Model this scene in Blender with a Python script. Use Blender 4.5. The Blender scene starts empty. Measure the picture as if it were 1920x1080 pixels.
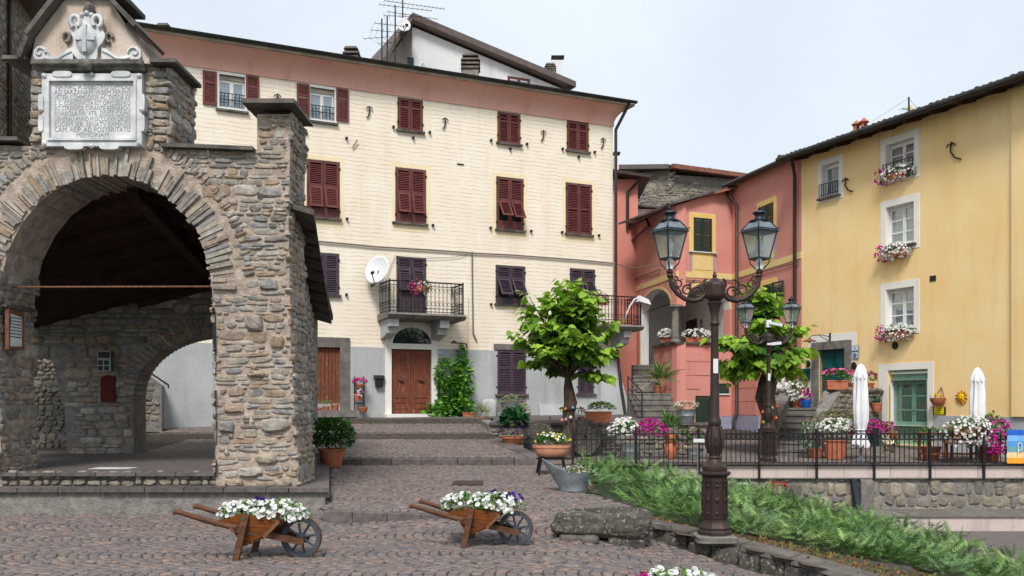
import bpy, math, random
import numpy as np
from mathutils import Matrix, Vector
from mathutils.geometry import tessellate_polygon

# ------------------------------------------------------------------ camera, sky, sun, exposure
SC = bpy.context.scene
COL = SC.collection
FPX, HY, CAMZ = 1800.0, 755.0, 1.7            # focal length and horizon row in 1920-wide pixels, eye height
cam_data = bpy.data.cameras.new('camera')
cam_data.sensor_width = 36.0
cam_data.lens = FPX / 1920.0 * 36.0
cam_data.shift_y = (HY - 540.0) / 1920.0
cam_data.clip_start = 0.1
cam_data.clip_end = 2000.0
cam = bpy.data.objects.new('camera', cam_data)
cam.location = (0, 0, CAMZ)
cam.rotation_euler = (math.radians(90), 0, 0)
COL.objects.link(cam)
SC.camera = cam

SUN_EL, SUN_AZ = math.radians(50), math.radians(189)   # azimuth clockwise from +Y: behind the camera, a bit left
W = bpy.data.worlds.new('World')
SC.world = W
W.use_nodes = True
nt = W.node_tree
for n in list(nt.nodes):
    nt.nodes.remove(n)
wo = nt.nodes.new('ShaderNodeOutputWorld')
bg = nt.nodes.new('ShaderNodeBackground')
sky = nt.nodes.new('ShaderNodeTexSky')
sky.sky_type = 'NISHITA'
sky.sun_disc = False
sky.sun_elevation = SUN_EL
sky.sun_rotation = SUN_AZ
sky.air_density = 1.2
sky.dust_density = 2.5
tc = nt.nodes.new('ShaderNodeTexCoord')
cn = nt.nodes.new('ShaderNodeTexNoise')
cn.inputs['Scale'].default_value = 1.6
cn.inputs['Detail'].default_value = 5
cn.inputs['Roughness'].default_value = 0.5
cr = nt.nodes.new('ShaderNodeMapRange')
cr.inputs['From Min'].default_value = 0.3
cr.inputs['From Max'].default_value = 0.7
cr.inputs['To Min'].default_value = 0.45
cr.inputs['To Max'].default_value = 0.92
mx = nt.nodes.new('ShaderNodeMix')
mx.data_type = 'RGBA'
mx.inputs[7].default_value = (7.2, 7.85, 8.5, 1)      # thin bright cloud veil
nt.links.new(tc.outputs['Generated'], cn.inputs['Vector'])
nt.links.new(cn.outputs['Fac'], cr.inputs['Value'])
nt.links.new(cr.outputs['Result'], mx.inputs[0])
nt.links.new(sky.outputs['Color'], mx.inputs[6])
nt.links.new(mx.outputs[2], bg.inputs['Color'])
bg.inputs['Strength'].default_value = 0.10
nt.links.new(bg.outputs['Background'], wo.inputs['Surface'])

sd = bpy.data.lights.new('sun', 'SUN')
sd.energy = 2.7
sd.angle = math.radians(16)
sd.color = (1.0, 0.96, 0.9)
sun = bpy.data.objects.new('sun', sd)
sun.rotation_euler = (math.pi / 2 - SUN_EL, 0, math.pi - SUN_AZ)
COL.objects.link(sun)

SC.view_settings.view_transform = 'Standard'
SC.view_settings.look = 'None'
SC.view_settings.gamma = 1.0
SC.view_settings.use_curve_mapping = False
SC.view_settings.exposure = 0.35
SC.cycles.max_bounces = 6
SC.cycles.diffuse_bounces = 3
SC.cycles.transparent_max_bounces = 6

# ------------------------------------------------------------------ helpers
rng = np.random.default_rng(7)
random.seed(7)
U = random.uniform

def at(u, v, Y):
    return ((u - 960) / FPX * Y, Y, CAMZ + (HY - v) / FPX * Y)
def X_at(u, Y): return (u - 960) / FPX * Y
def Z_at(v, Y): return CAMZ + (HY - v) / FPX * Y

class PL:
    """vertical plane: local x along the wall (to the right in the picture), y into the wall, z up"""
    def __init__(s, p, d):
        L = math.hypot(*d)
        s.O = (p[0], p[1]); s.d = (d[0] / L, d[1] / L); s.n = (-s.d[1], s.d[0])
    def sx(s, u):
        k = (u - 960) / FPX
        return (k * s.O[1] - s.O[0]) / (s.d[0] - k * s.d[1])
    def px(s, u, v):
        x = s.sx(u); Y = s.O[1] + s.d[1] * x
        return x, CAMZ + (HY - v) / FPX * Y
    def z(s, u, v): return s.px(u, v)[1]
    def P(s, x, y, z):
        return (s.O[0] + s.d[0] * x + s.n[0] * y, s.O[1] + s.d[1] * x + s.n[1] * y, z)
    def rect(s, u0, v0, u1, v1):
        a = s.sx(u0); b = s.sx(u1); um = (u0 + u1) / 2
        return a, b, s.z(um, v1), s.z(um, v0)
WLD = PL((0, 0), (1, 0))

class MB:
    def __init__(s, fr=None):
        s.v = []; s.f = []; s.fr = fr
    def add(s, vs, fs):
        b = len(s.v)
        s.v += [s.fr.P(*p) for p in vs] if s.fr else [tuple(p) for p in vs]
        s.f += [tuple(i + b for i in f) for f in fs]
        return s
    def box(s, x0, x1, y0, y1, z0, z1):
        if x0 > x1: x0, x1 = x1, x0
        if y0 > y1: y0, y1 = y1, y0
        if z0 > z1: z0, z1 = z1, z0
        return s.add([(x0,y0,z0),(x1,y0,z0),(x1,y1,z0),(x0,y1,z0),(x0,y0,z1),(x1,y0,z1),(x1,y1,z1),(x0,y1,z1)],
              [(0,3,2,1),(4,5,6,7),(0,1,5,4),(1,2,6,5),(2,3,7,6),(3,0,4,7)])
    def hexa(s, bot, top):
        n = len(bot)
        return s.add(list(bot) + list(top), [tuple(range(n))[::-1], tuple(range(n, 2 * n))] +
              [(i, (i + 1) % n, n + (i + 1) % n, n + i) for i in range(n)])
    def bar(s, p, q, w, h=None, up=(0, 0, 1)):
        h = h or w
        p = Vector(p); q = Vector(q); t = (q - p).normalized(); up = Vector(up)
        if abs(t.dot(up)) > 0.98: up = Vector((0, 1, 0))
        a = t.cross(up).normalized() * (w / 2); b = a.cross(t).normalized() * (h / 2)
        r = lambda c: [c - a - b, c + a - b, c + a + b, c - a + b]
        return s.hexa([tuple(x) for x in r(p)], [tuple(x) for x in r(q)])
    def tube(s, pts, r, n=6, cap=True):
        pts = [Vector(p) for p in pts]
        rs = r if isinstance(r, (list, tuple)) else [r] * len(pts)
        V = []; F = []
        ref = Vector((0.31, 0.23, 0.92))
        for i, p in enumerate(pts):
            t = (pts[min(i + 1, len(pts) - 1)] - pts[max(i - 1, 0)]).normalized()
            if i == 0:
                if abs(t.dot(ref)) > 0.9: ref = Vector((1, 0.1, 0))
                a = t.cross(ref).normalized()
            else:
                a = (a - t * a.dot(t)).normalized()
            b = t.cross(a)
            for k in range(n):
                w = 2 * math.pi * k / n
                V.append(tuple(p + (a * math.cos(w) + b * math.sin(w)) * rs[i]))
        for i in range(len(pts) - 1):
            for k in range(n):
                F.append((i*n + k, i*n + (k+1) % n, (i+1)*n + (k+1) % n, (i+1)*n + k))
        if cap:
            F.append(tuple(range(n))[::-1]); F.append(tuple(range((len(pts)-1)*n, len(pts)*n)))
        return s.add(V, F)
    def lathe(s, prof, c=(0, 0, 0), n=16, sx=1.0, sy=1.0, twist=0.0):
        V = []; F = []
        for (r, z) in prof:
            for k in range(n):
                w = 2 * math.pi * k / n + twist
                V.append((c[0] + r * sx * math.cos(w), c[1] + r * sy * math.sin(w), c[2] + z))
        for i in range(len(prof) - 1):
            for k in range(n):
                F.append((i*n + k, i*n + (k+1) % n, (i+1)*n + (k+1) % n, (i+1)*n + k))
        F.append(tuple(range(n))[::-1]); F.append(tuple(range((len(prof)-1)*n, len(prof)*n)))
        return s.add(V, F)
    def prism(s, outer, y0, y1, holes=()):
        """polygon (x,z) with holes, extruded from y0 (front) to y1"""
        loops = [list(outer)] + [list(h) for h in holes]
        flat = [p for l in loops for p in l]
        tris = tessellate_polygon([[Vector((p[0], p[1], 0)) for p in l] for l in loops])
        n = len(flat); F = []
        for t in tris:
            a, b, c = t
            A, B, C = flat[a], flat[b], flat[c]
            if (B[0]-A[0])*(C[1]-A[1]) - (B[1]-A[1])*(C[0]-A[0]) < 0: a, c = c, a
            F.append((a, b, c)); F.append((c + n, b + n, a + n))
        o = 0
        for li, l in enumerate(loops):
            m = len(l)
            area = sum(l[i][0]*l[(i+1) % m][1] - l[(i+1) % m][0]*l[i][1] for i in range(m))
            fl = (area > 0) == (li == 0)
            for i in range(m):
                j = (i + 1) % m
                q = (o + i, o + i + n, o + j + n, o + j)
                F.append(q if fl else q[::-1])
            o += m
        return s.add([(p[0], y0, p[1]) for p in flat] + [(p[0], y1, p[1]) for p in flat], F)
    def sweep(s, prof, x0, x1, e0=None, e1=None):
        """profile (y,z) extruded along x"""
        n = len(prof)
        e0 = e0 or [0] * n; e1 = e1 or [0] * n
        V = [(x0 + e0[i], p[0], p[1]) for i, p in enumerate(prof)] + [(x1 + e1[i], p[0], p[1]) for i, p in enumerate(prof)]
        F = [(i, i + n, (i + 1) % n + n, (i + 1) % n) for i in range(n)] + [tuple(range(n)), tuple(range(n, 2 * n))[::-1]]
        return s.add(V, F)

def mesh_of(name, mb):
    me = bpy.data.meshes.new(name)
    me.from_pydata(mb.v, [], mb.f)
    me.update()
    return me

def mesh_np(name, V, F, rnd=None, col=None, smooth=False):
    V = np.asarray(V, np.float32); F = np.asarray(F, np.int32); k = F.shape[1]
    me = bpy.data.meshes.new(name)
    me.vertices.add(len(V)); me.vertices.foreach_set('co', V.ravel())
    me.loops.add(F.size); me.loops.foreach_set('vertex_index', F.ravel())
    me.polygons.add(len(F)); me.polygons.foreach_set('loop_start', np.arange(0, F.size, k, dtype=np.int32))
    if smooth: me.polygons.foreach_set('use_smooth', np.ones(len(F), bool))
    if rnd is not None:
        a = me.attributes.new('rnd', 'FLOAT', 'POINT'); a.data.foreach_set('value', np.asarray(rnd, np.float32))
    if col is not None:
        a = me.attributes.new('Col', 'FLOAT_COLOR', 'POINT')
        c = np.ones((len(V), 4), np.float32); c[:, :3] = col
        a.data.foreach_set('color', c.ravel())
    me.update(calc_edges=True)
    me.validate()
    return me

def scatter_arrays(TV, TF, M, T):
    """template verts (n,3), faces (m,k); M (q,3,3) columns = axes; T (q,3)"""
    TV = np.asarray(TV, float); TF = np.asarray(TF)
    V = np.einsum('qij,nj->qni', M, TV) + T[:, None, :]
    F = TF[None] + (np.arange(len(T)) * len(TV))[:, None, None]
    return V.reshape(-1, 3), F.reshape(-1, TF.shape[1])

def rnd_rot(n, tilt=1.0):
    """random rotations: z axis tilted at most tilt*90deg"""
    th = rng.uniform(0, 2*np.pi, n); ph = rng.uniform(0, tilt*np.pi/2, n); sp = rng.uniform(0, 2*np.pi, n)
    return axes_from(np.stack([np.sin(ph)*np.cos(th), np.sin(ph)*np.sin(th), np.cos(ph)], 1), sp)

def axes_from(nrm, spin):
    nrm = nrm / np.linalg.norm(nrm, axis=1, keepdims=True)
    ref = np.where(np.abs(nrm[:, 2:3]) > 0.9, np.array([[1., 0, 0]]), np.array([[0, 0, 1.]]))
    a = np.cross(ref, nrm); a /= np.linalg.norm(a, axis=1, keepdims=True); b = np.cross(nrm, a)
    c, s = np.cos(spin)[:, None], np.sin(spin)[:, None]
    return np.stack([a*c + b*s, b*c - a*s, nrm], 2)

ROOTS = {}
def thing(name, label, cat, loc=(0, 0, 0), group=None, rotz=0, local=False):
    o = bpy.data.objects.new(name, None)
    o.empty_display_size = 0.2
    o.location = loc; o.rotation_euler = (0, 0, rotz)
    COL.objects.link(o)
    o['label'] = label; o['category'] = cat
    if group: o['group'] = group
    ROOTS[o.name] = None if local else loc
    return o

def tag(o, label, cat, group=None):
    o['label'] = label; o['category'] = cat
    if group: o['group'] = group
    return o

def obj(name, mb, mat, parent=None, smooth=None, kind=None, label=None):
    me = mesh_of(name, mb) if isinstance(mb, MB) else mb
    if mat is not None and len(me.materials) == 0: me.materials.append(mat)
    if smooth is not None:
        me.polygons.foreach_set('use_smooth', np.ones(len(me.polygons), bool))
        if smooth < 180: me.set_sharp_from_angle(angle=math.radians(smooth))
    o = bpy.data.objects.new(name, me)
    COL.objects.link(o)
    if parent is not None:
        o.parent = parent
        if parent.name in ROOTS and ROOTS[parent.name] is not None:
            L = ROOTS[parent.name]; o.location = (-L[0], -L[1], -L[2])
    if kind: o['kind'] = kind
    if label: o['label'] = label
    return o

def piece(name, me, parent, M):
    """a small part sharing mesh data, placed by a world matrix"""
    o = bpy.data.objects.new(name, me)
    COL.objects.link(o)
    o.parent = parent
    if parent.name in ROOTS and ROOTS[parent.name] is not None:
        L = ROOTS[parent.name]; M = Matrix.Translation((-L[0], -L[1], -L[2])) @ M
    o.matrix_basis = M
    return o

def copy_tree(o, loc, rotz=None, label=None, parent=None):
    c = o.copy(); COL.objects.link(c)
    if parent is None:
        c.location = loc
        if rotz is not None: c.rotation_euler = (0, 0, rotz)
        if label: c['label'] = label
        ROOTS[c.name] = None
    else:
        c.parent = parent
    for ch in list(o.children): copy_tree(ch, None, parent=c)
    return c

# ------------------------------------------------------------------ materials
def lin(c):
    c = c / 255.0
    return c / 12.92 if c <= 0.04045 else ((c + 0.055) / 1.055) ** 2.4
def C(r, g, b): return (lin(r), lin(g), lin(b), 1)

class NT:
    def __init__(s, name):
        s.m = bpy.data.materials.new(name); s.m.use_nodes = True
        s.t = s.m.node_tree
        s.b = s.t.nodes['Principled BSDF']
        s.tc = s.t.nodes.new('ShaderNodeTexCoord')
    def n(s, typ): return s.t.nodes.new('ShaderNode' + typ)
    def link(s, a, b): s.t.links.new(a, b)
    def noise(s, scale, detail=5, rough=0.55, vec=None, dist=0.0):
        o = s.n('TexNoise'); o.inputs['Scale'].default_value = scale; o.inputs['Detail'].default_value = detail
        o.inputs['Roughness'].default_value = rough; o.inputs['Distortion'].default_value = dist
        s.link(vec or s.tc.outputs['Object'], o.inputs['Vector'])
        return o.outputs['Fac']
    def vmap(s, scale, rot=(0, 0, 0)):
        o = s.n('Mapping'); o.inputs['Scale'].default_value = scale; o.inputs['Rotation'].default_value = rot
        s.link(s.tc.outputs['Object'], o.inputs['Vector'])
        return o.outputs['Vector']
    def mr(s, v, a, b, c, d):
        o = s.n('MapRange'); s.link(v, o.inputs['Value'])
        for k, x in zip(('From Min', 'From Max', 'To Min', 'To Max'), (a, b, c, d)): o.inputs[k].default_value = x
        return o.outputs['Result']
    def mix(s, f, a, b, mode='MIX'):
        o = s.n('Mix'); o.data_type = 'RGBA'; o.blend_type = mode
        for v, k in ((f, 0), (a, 6), (b, 7)):
            if hasattr(v, 'links'): s.link(v, o.inputs[k])
            else: o.inputs[k].default_value = v
        return o.outputs[2]
    def math(s, op, a, b):
        o = s.n('Math'); o.operation = op
        for i, v in enumerate((a, b)):
            if hasattr(v, 'links'): s.link(v, o.inputs[i])
            else: o.inputs[i].default_value = v
        return o.outputs['Value']
    def ramp(s, f, stops):
        o = s.n('ValToRGB'); e = o.color_ramp.elements
        e[0].position, e[0].color = stops[0]; e[1].position, e[1].color = stops[-1]
        for p, c in stops[1:-1]:
            x = e.new(p); x.color = c
        s.link(f, o.inputs['Fac'])
        return o.outputs['Color']
    def bump(s, h, strength=0.4, dist=0.02):
        o = s.n('Bump'); o.inputs['Strength'].default_value = strength; o.inputs['Distance'].default_value = dist
        s.link(h, o.inputs['Height']); s.link(o.outputs['Normal'], s.b.inputs['Normal'])
        return o
    def rnd(s):
        oi = s.n('ObjectInfo'); at_ = s.n('Attribute'); at_.attribute_name = 'rnd'
        return s.math('FRACT', s.math('ADD', oi.outputs['Random'], at_.outputs['Fac']), 0)
    def done(s, col, rough=0.8, metal=0.0, spec=0.3):
        if hasattr(col, 'links'): s.link(col, s.b.inputs['Base Color'])
        else: s.b.inputs['Base Color'].default_value = col
        if hasattr(rough, 'links'): s.link(rough, s.b.inputs['Roughness'])
        else: s.b.inputs['Roughness'].default_value = rough
        s.b.inputs['Metallic'].default_value = metal
        s.b.inputs['Specular IOR Level'].default_value = spec
        return s.m

def pm(name, col, col2=None, scale=4, amt=0.3, bump=0.3, bscale=60, bdist=0.01, rough=0.8, metal=0.0, spec=0.3, objvar=0.0, vec=None):
    t = NT(name)
    v = t.vmap(vec) if vec else None
    n1 = t.noise(scale, 6, 0.6, v)
    c2 = col2 or tuple(x * (1 - amt) for x in col[:3]) + (1,)
    c = t.mix(t.mr(n1, 0.35, 0.65, 0, 1), col, c2)
    if objvar:
        k = t.mr(t.rnd(), 0, 1, 1 - objvar, 1 + objvar)
        cc = t.n('CombineColor')
        for i in range(3): t.link(k, cc.inputs[i])
        c = t.mix(1.0, c, cc.outputs['Color'], 'MULTIPLY')
    if bump: t.bump(t.noise(bscale, 4, 0.6, v), bump, bdist)
    return t.done(c, rough, metal, spec)

def stone_mat(name, palette, lo=0.62, hi=1.2, bump=0.8, bscale=18, bdist=0.012, rough=0.85, smear=0, lichen=0.25):
    """each stone picks a colour by its own random value; grain, blotches and lichen by noise"""
    t = NT(name)
    n = len(palette)
    geo = t.n('NewGeometry').outputs['Position']
    base = t.ramp(t.rnd(), [(i / max(1, n - 1), c) for i, c in enumerate(palette)])
    v = t.mr(t.noise(9, 8, 0.65, geo), 0.3, 0.7, lo, hi)
    cc = t.n('CombineColor')
    for i in range(3): t.link(v, cc.inputs[i])
    c = t.mix(1.0, base, cc.outputs['Color'], 'MULTIPLY')
    if lichen:
        c = t.mix(t.mr(t.noise(23, 6, 0.7, geo), 0.56, 0.66, 0, lichen), c, C(205, 203, 190))
    if smear:
        c = t.mix(t.mr(t.noise(6, 6, 0.7, geo), 0.5, 0.62, 0, smear), c, C(178, 160, 142))
    t.bump(t.noise(bscale, 8, 0.65, geo), bump, bdist)
    return t.done(c, rough)

def attr_mat(name, rough=0.6, transl=0.3, spec=0.3, amt=0.25):
    """plant matter: colour from the 'Col' attribute, light passing through thin leaves"""
    t = NT(name)
    a = t.n('Attribute'); a.attribute_name = 'Col'
    c = a.outputs['Color']
    t.done(c, rough, 0, spec)
    tr = t.n('BsdfTranslucent'); t.link(c, tr.inputs['Color'])
    ms = t.n('MixShader'); ms.inputs[0].default_value = transl
    t.link(t.b.outputs[0], ms.inputs[1]); t.link(tr.outputs[0], ms.inputs[2])
    out = [n for n in t.t.nodes if n.type == 'OUTPUT_MATERIAL'][0]
    t.link(ms.outputs[0], out.inputs['Surface'])
    return t.m

def plaster(name, col, dark, light, grain=90, bump=0.35, streak=0.25, cracks=None):
    t = NT(name)
    n1 = t.noise(0.7, 6, 0.6)
    c = t.mix(t.mr(n1, 0.35, 0.7, 0, 1), col, light)
    st = t.noise(1.0, 5, 0.6, t.vmap((2.2, 2.2, 0.22)))
    c = t.mix(t.mr(st, 0.52, 0.75, 0, streak), c, dark)
    n3 = t.noise(14, 6, 0.7)
    c = t.mix(t.mr(n3, 0.5, 0.8, 0, 0.25), c, dark)
    h = t.noise(grain, 4, 0.7)
    if cracks:
        wv = t.n('TexWave'); wv.wave_type = 'BANDS'; wv.bands_direction = 'Z'; wv.wave_profile = 'SIN'
        for k_, x_ in (('Scale', 2.5), ('Distortion', 3.2), ('Detail', 4.0), ('Detail Scale', 0.9), ('Detail Roughness', 0.62)): wv.inputs[k_].default_value = x_
        t.link(t.tc.outputs['Object'], wv.inputs['Vector'])
        br = t.mr(t.noise(2.2, 6, 0.65), 0.38, 0.58, 0.15, 1.0)
        line = t.math('MULTIPLY', t.mr(wv.outputs['Fac'], 0.02, 0.16, 1, 0), br)
        c = t.mix(t.math('MULTIPLY', line, 0.55), c, cracks)
        h = t.math('SUBTRACT', t.math('MULTIPLY', h, 0.25), t.math('MULTIPLY', line, 0.6))
    t.bump(h, bump, 0.012)
    return t.done(c, 0.92, 0, 0.2)

M = {}
M['cream'] = plaster('cream_plaster', C(233, 222, 202), C(208, 180, 150), C(238, 230, 216), grain=60, bump=.2, cracks=C(176, 146, 122), streak=0.3)
M['cream_trim'] = plaster('cream_trim', C(232, 214, 176), C(212, 186, 142), C(236, 222, 192), grain=60, bump=0.2)
M['grey_render'] = plaster('grey_render', C(166, 169, 170), C(112, 116, 118), C(186, 189, 190), grain=24, bump=1.0, streak=.5)
M['cornice'] = plaster('pink_cornice', C(220, 166, 152), C(190, 126, 112), C(226, 180, 168), grain=30, bump=0.25, streak=0.5)
M['eave_board'] = pm('eave_board', C(176, 164, 148), amt=0.35, scale=3, bump=0.2)
M['white_wall'] = plaster('white_wall', C(208, 210, 212), C(150, 152, 155), C(222, 223, 225), grain=40, streak=0.45)
M['pink'] = plaster('pink_plaster', C(207, 140, 128), C(186, 114, 102), C(214, 154, 143), grain=70, bump=0.2, streak=0.15)
M['pink_far'] = plaster('pink_far', C(200, 130, 118), C(178, 106, 94), C(208, 142, 130), grain=70, bump=0.2)
M['yellow'] = plaster('yellow_plaster', C(238, 203, 142), C(216, 172, 110), C(242, 216, 166), grain=26, bump=0.55, streak=0.4)
M['band_yellow'] = pm('band_yellow', C(228, 204, 142), amt=0.1, bump=0.1)
M['frame_yellow'] = pm('frame_yellow', C(232, 198, 118), amt=0.1, bump=0.1)
M['lilac'] = pm('lilac_paint', C(158, 160, 182), amt=0.15, bump=0.1)
M['white_paint'] = pm('white_paint', C(226, 226, 224), amt=0.08, bump=0.15)
M['white_frame'] = plaster('white_surround', C(228, 224, 216), C(190, 184, 172), C(234, 231, 226), grain=40, bump=0.4)
M['shutter_red'] = pm('shutter_red', C(112, 61, 58), C(95, 50, 49), scale=6, bump=0.1, rough=0.55, objvar=0.08)
M['shutter_plum'] = pm('shutter_plum', C(78, 64, 75), C(64, 52, 62), scale=6, bump=0.1, rough=0.5, objvar=0.06)
M['shutter_green'] = pm('shutter_green', C(24, 68, 58), C(18, 56, 48), bump=0.1, rough=0.5)
M['door_green'] = pm('door_green', C(14, 84, 84), C(10, 70, 72), bump=0.1, rough=0.4)
M['door_mint'] = pm('door_mint', C(160, 200, 180), amt=0.1, bump=0.1, rough=0.5)
M['old_door_plain'] = pm('old_door', C(126, 70, 48), C(96, 56, 42), scale=3, bump=0.4, bscale=30, rough=0.65, vec=(6, 6, 0.8))
_t = NT('worn_door'); _v = _t.vmap((6, 6, .8))
_c = _t.mix(_t.mr(_t.noise(3, 6, .6, _v), .35, .65, 0, 1), C(128, 70, 48), C(98, 56, 42))
_c = _t.mix(_t.mr(_t.noise(5, 8, .75, _t.vmap((2.5, 2.5, .9))), .56, .68, 0, .65), _c, C(168, 134, 116))
_t.bump(_t.noise(30, 4, .6, _v), .4, .01); M['old_door'] = _t.done(_c, .65)
M['iron'] = pm('wrought_iron', C(40, 40, 44), amt=0.3, bump=0.2, rough=0.55, metal=0.3)
M['cast_iron'] = pm('cast_iron', C(54, 48, 47), C(70, 53, 47), scale=7, bump=0.25, bscale=50, rough=0.5, metal=0.35)
M['lantern_iron'] = pm('lantern_iron', C(52, 60, 68), amt=0.25, scale=9, bump=0.15, rough=0.42, metal=0.4)
M['rust'] = pm('rusty_iron', C(128, 90, 68), C(98, 64, 46), scale=20, bump=0.4, rough=0.85)
M['gutter'] = pm('gutter_metal', C(70, 60, 56), amt=0.3, bump=0.1, rough=0.45, metal=0.4)
M['dark_gutter'] = pm('dark_gutter', C(58, 58, 56), amt=0.35, bump=0.1, rough=0.5, metal=0.3)
M['slate'] = pm('slate_slab', C(104, 98, 92), C(66, 62, 58), scale=3, bump=0.6, bscale=20, bdist=0.02, objvar=0.15)
M['roof_brown'] = pm('roof_brown', C(104, 95, 92), amt=0.25, bump=0.2)
M['tile'] = pm('roof_tile', C(150, 96, 78), C(110, 76, 66), scale=6, bump=0.4, objvar=0.2)
M['marble'] = pm('marble', C(216, 217, 217), C(172, 176, 180), scale=3.5, bump=0.25, bscale=40, rough=0.6)
M['marble_dark'] = pm('weathered_marble', C(150, 146, 140), C(86, 82, 78), scale=5, bump=0.5, bscale=30, rough=0.8)
M['letter'] = pm('letter_grey', C(112, 116, 120), C(170, 172, 174), scale=7, bump=0, rough=0.9)
M['old_plaster'] = plaster('old_plaster', C(190, 172, 156), C(104, 92, 84), C(204, 194, 182), grain=22, bump=0.8, streak=0.8)
M['terracotta'] = pm('terracotta', C(188, 116, 86), C(168, 98, 72), scale=8, bump=0.2, rough=0.85, objvar=0.12)
M['terracotta_pale'] = pm('terracotta_pale', C(206, 150, 124), C(186, 128, 102), scale=8, bump=0.25, rough=0.85)
M['zinc'] = pm('zinc', C(150, 158, 162), C(122, 130, 136), scale=7, bump=0.12, rough=0.42, metal=0.55)
M['soil'] = pm('soil', C(70, 54, 44), C(48, 38, 30), scale=20, bump=0.8, bscale=50)
M['bark'] = pm('bark', C(96, 80, 68), C(56, 46, 40), scale=9, bump=1.0, bscale=14, bdist=0.04, vec=(1, 1, 0.35))
M['barrow_wood'] = pm('barrow_wood', C(142, 82, 38), C(98, 56, 28), scale=4, bump=0.3, bscale=20, rough=0.5, vec=(1.2, 9, 9))
M['barrow_dark'] = pm('barrow_dark', C(104, 68, 44), C(66, 44, 32), scale=4, bump=0.5, bscale=20, rough=0.65, vec=(1.2, 9, 9))
M['wheel_paint'] = pm('wheel_paint', C(76, 84, 94), C(60, 66, 74), scale=9, bump=0.15, rough=0.45)
M['garden_wood'] = pm('garden_wood', C(150, 92, 56), C(120, 70, 42), scale=4, bump=0.2, rough=0.6)
M['dark_wood'] = pm('dark_wood', C(70, 48, 36), C(46, 32, 26), scale=4, bump=0.4)
M['cloth'] = pm('white_cloth', C(228, 228, 230), amt=0.06, bump=0.1, rough=0.95)
M['black_plastic'] = pm('black_plastic', C(34, 36, 40), amt=0.2, bump=0.05, rough=0.4)
M['blue_plastic'] = pm('blue_plastic', C(24, 78, 156), amt=0.15, bump=0.05, rough=0.35)
M['white_plastic'] = pm('white_plastic', C(215, 216, 218), amt=0.08, bump=0.05, rough=0.4)
M['step_stone'] = pm('step_stone', C(128, 122, 116), C(96, 92, 88), scale=5, bump=0.5, bscale=40, objvar=0.15)
M['kerb'] = pm('kerb_stone', C(106, 98, 95), C(78, 73, 72), scale=8, bump=0.5, bscale=50, objvar=0.2)
M['coping_pink'] = plaster('coping_pink', C(188, 172, 166), C(112, 102, 100), C(204, 190, 184), grain=40, bump=0.4, streak=0.6)
M['mortar'] = pm('mortar', C(184, 169, 155), C(144, 131, 119), scale=7, bump=0.9, bscale=22, bdist=0.03, rough=0.95)
M['mortar_grey'] = pm('mortar_grey', C(142, 138, 132), C(112, 108, 104), scale=7, bump=0.9, bscale=22, bdist=0.03, rough=0.95)
M['joint'] = pm('joint_sand', C(74, 66, 60), C(52, 48, 42), scale=9, bump=0.6, bscale=70)
M['earth'] = pm('bed_earth', C(112, 88, 70), C(80, 66, 52), scale=7, bump=0.9, bscale=45, bdist=0.03)
M['asphalt'] = pm('road_setts', C(112, 104, 102), C(92, 86, 85), scale=9, bump=0.5)
M['grass_ground'] = pm('grass_ground', C(84, 90, 66), C(70, 78, 54), scale=3, bump=0.4)
GREYS = [C(116, 110, 102), C(156, 152, 144), C(134, 128, 120), C(162, 150, 132), C(124, 124, 126), C(146, 126, 106), C(150, 134, 116), C(176, 172, 164), C(116, 114, 108), C(142, 142, 144)]
M['schist'] = stone_mat('schist_stone', GREYS, lo=0.55, hi=1.25, lichen=0.45, smear=.35)
M['rubble'] = stone_mat('rubble_stone', [C(120, 112, 100), C(146, 136, 120), C(104, 100, 94), C(132, 126, 116), C(156, 146, 128), C(112, 104, 96), C(126, 122, 120)], lichen=0.25)
M['cobble'] = stone_mat('cobble_stone', [C(114, 103, 99), C(104, 100, 99), C(130, 111, 102), C(96, 93, 95), C(122, 112, 108), C(110, 103, 102), C(140, 120, 109), C(108, 106, 109)], lo=0.75, hi=1.15, bump=0.4, bscale=60, bdist=0.004, lichen=0.12)
M['trough'] = stone_mat('trough_stone', [C(76, 73, 67), C(88, 84, 77)], lo=0.45, hi=1.25, bump=1.0, lichen=0.6)
M['leaf'] = attr_mat('leaf', 0.5, 0.32)
M['petal'] = attr_mat('petal', 0.6, 0.35)
M['needle'] = attr_mat('needle', 0.65, 0.2)
tg = NT('dark_glass'); M['dark_glass'] = tg.done(C(46, 54, 60), 0.06, 0.0, 0.6)
tg = NT('window_glass')
_tr = tg.n('BsdfTransparent'); _tr.inputs['Color'].default_value = (.82, .88, .9, 1); _gl = tg.n('BsdfGlossy'); _gl.inputs['Roughness'].default_value = 0.03
_ms = tg.n('MixShader'); _ms.inputs[0].default_value = 0.22
tg.link(_tr.outputs[0], _ms.inputs[1]); tg.link(_gl.outputs[0], _ms.inputs[2])
tg.link(_ms.outputs[0], [n for n in tg.t.nodes if n.type == 'OUTPUT_MATERIAL'][0].inputs['Surface'])
M['glass'] = tg.m
tg = NT('lamp_glass')
tg.b.inputs['Transmission Weight'].default_value = 0.75; tg.b.inputs['IOR'].default_value = 1.1
M['lamp_glass'] = tg.done(C(196, 204, 200), 0.12, 0.0, 0.5)
M['curtain'] = pm('curtain', C(196, 206, 210), C(170, 182, 188), scale=3, bump=0.15, bscale=8, vec=(10, 10, 0.4))
M['dark_room'] = pm('dark_room', C(40, 38, 38), amt=0.2, bump=0)
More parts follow.
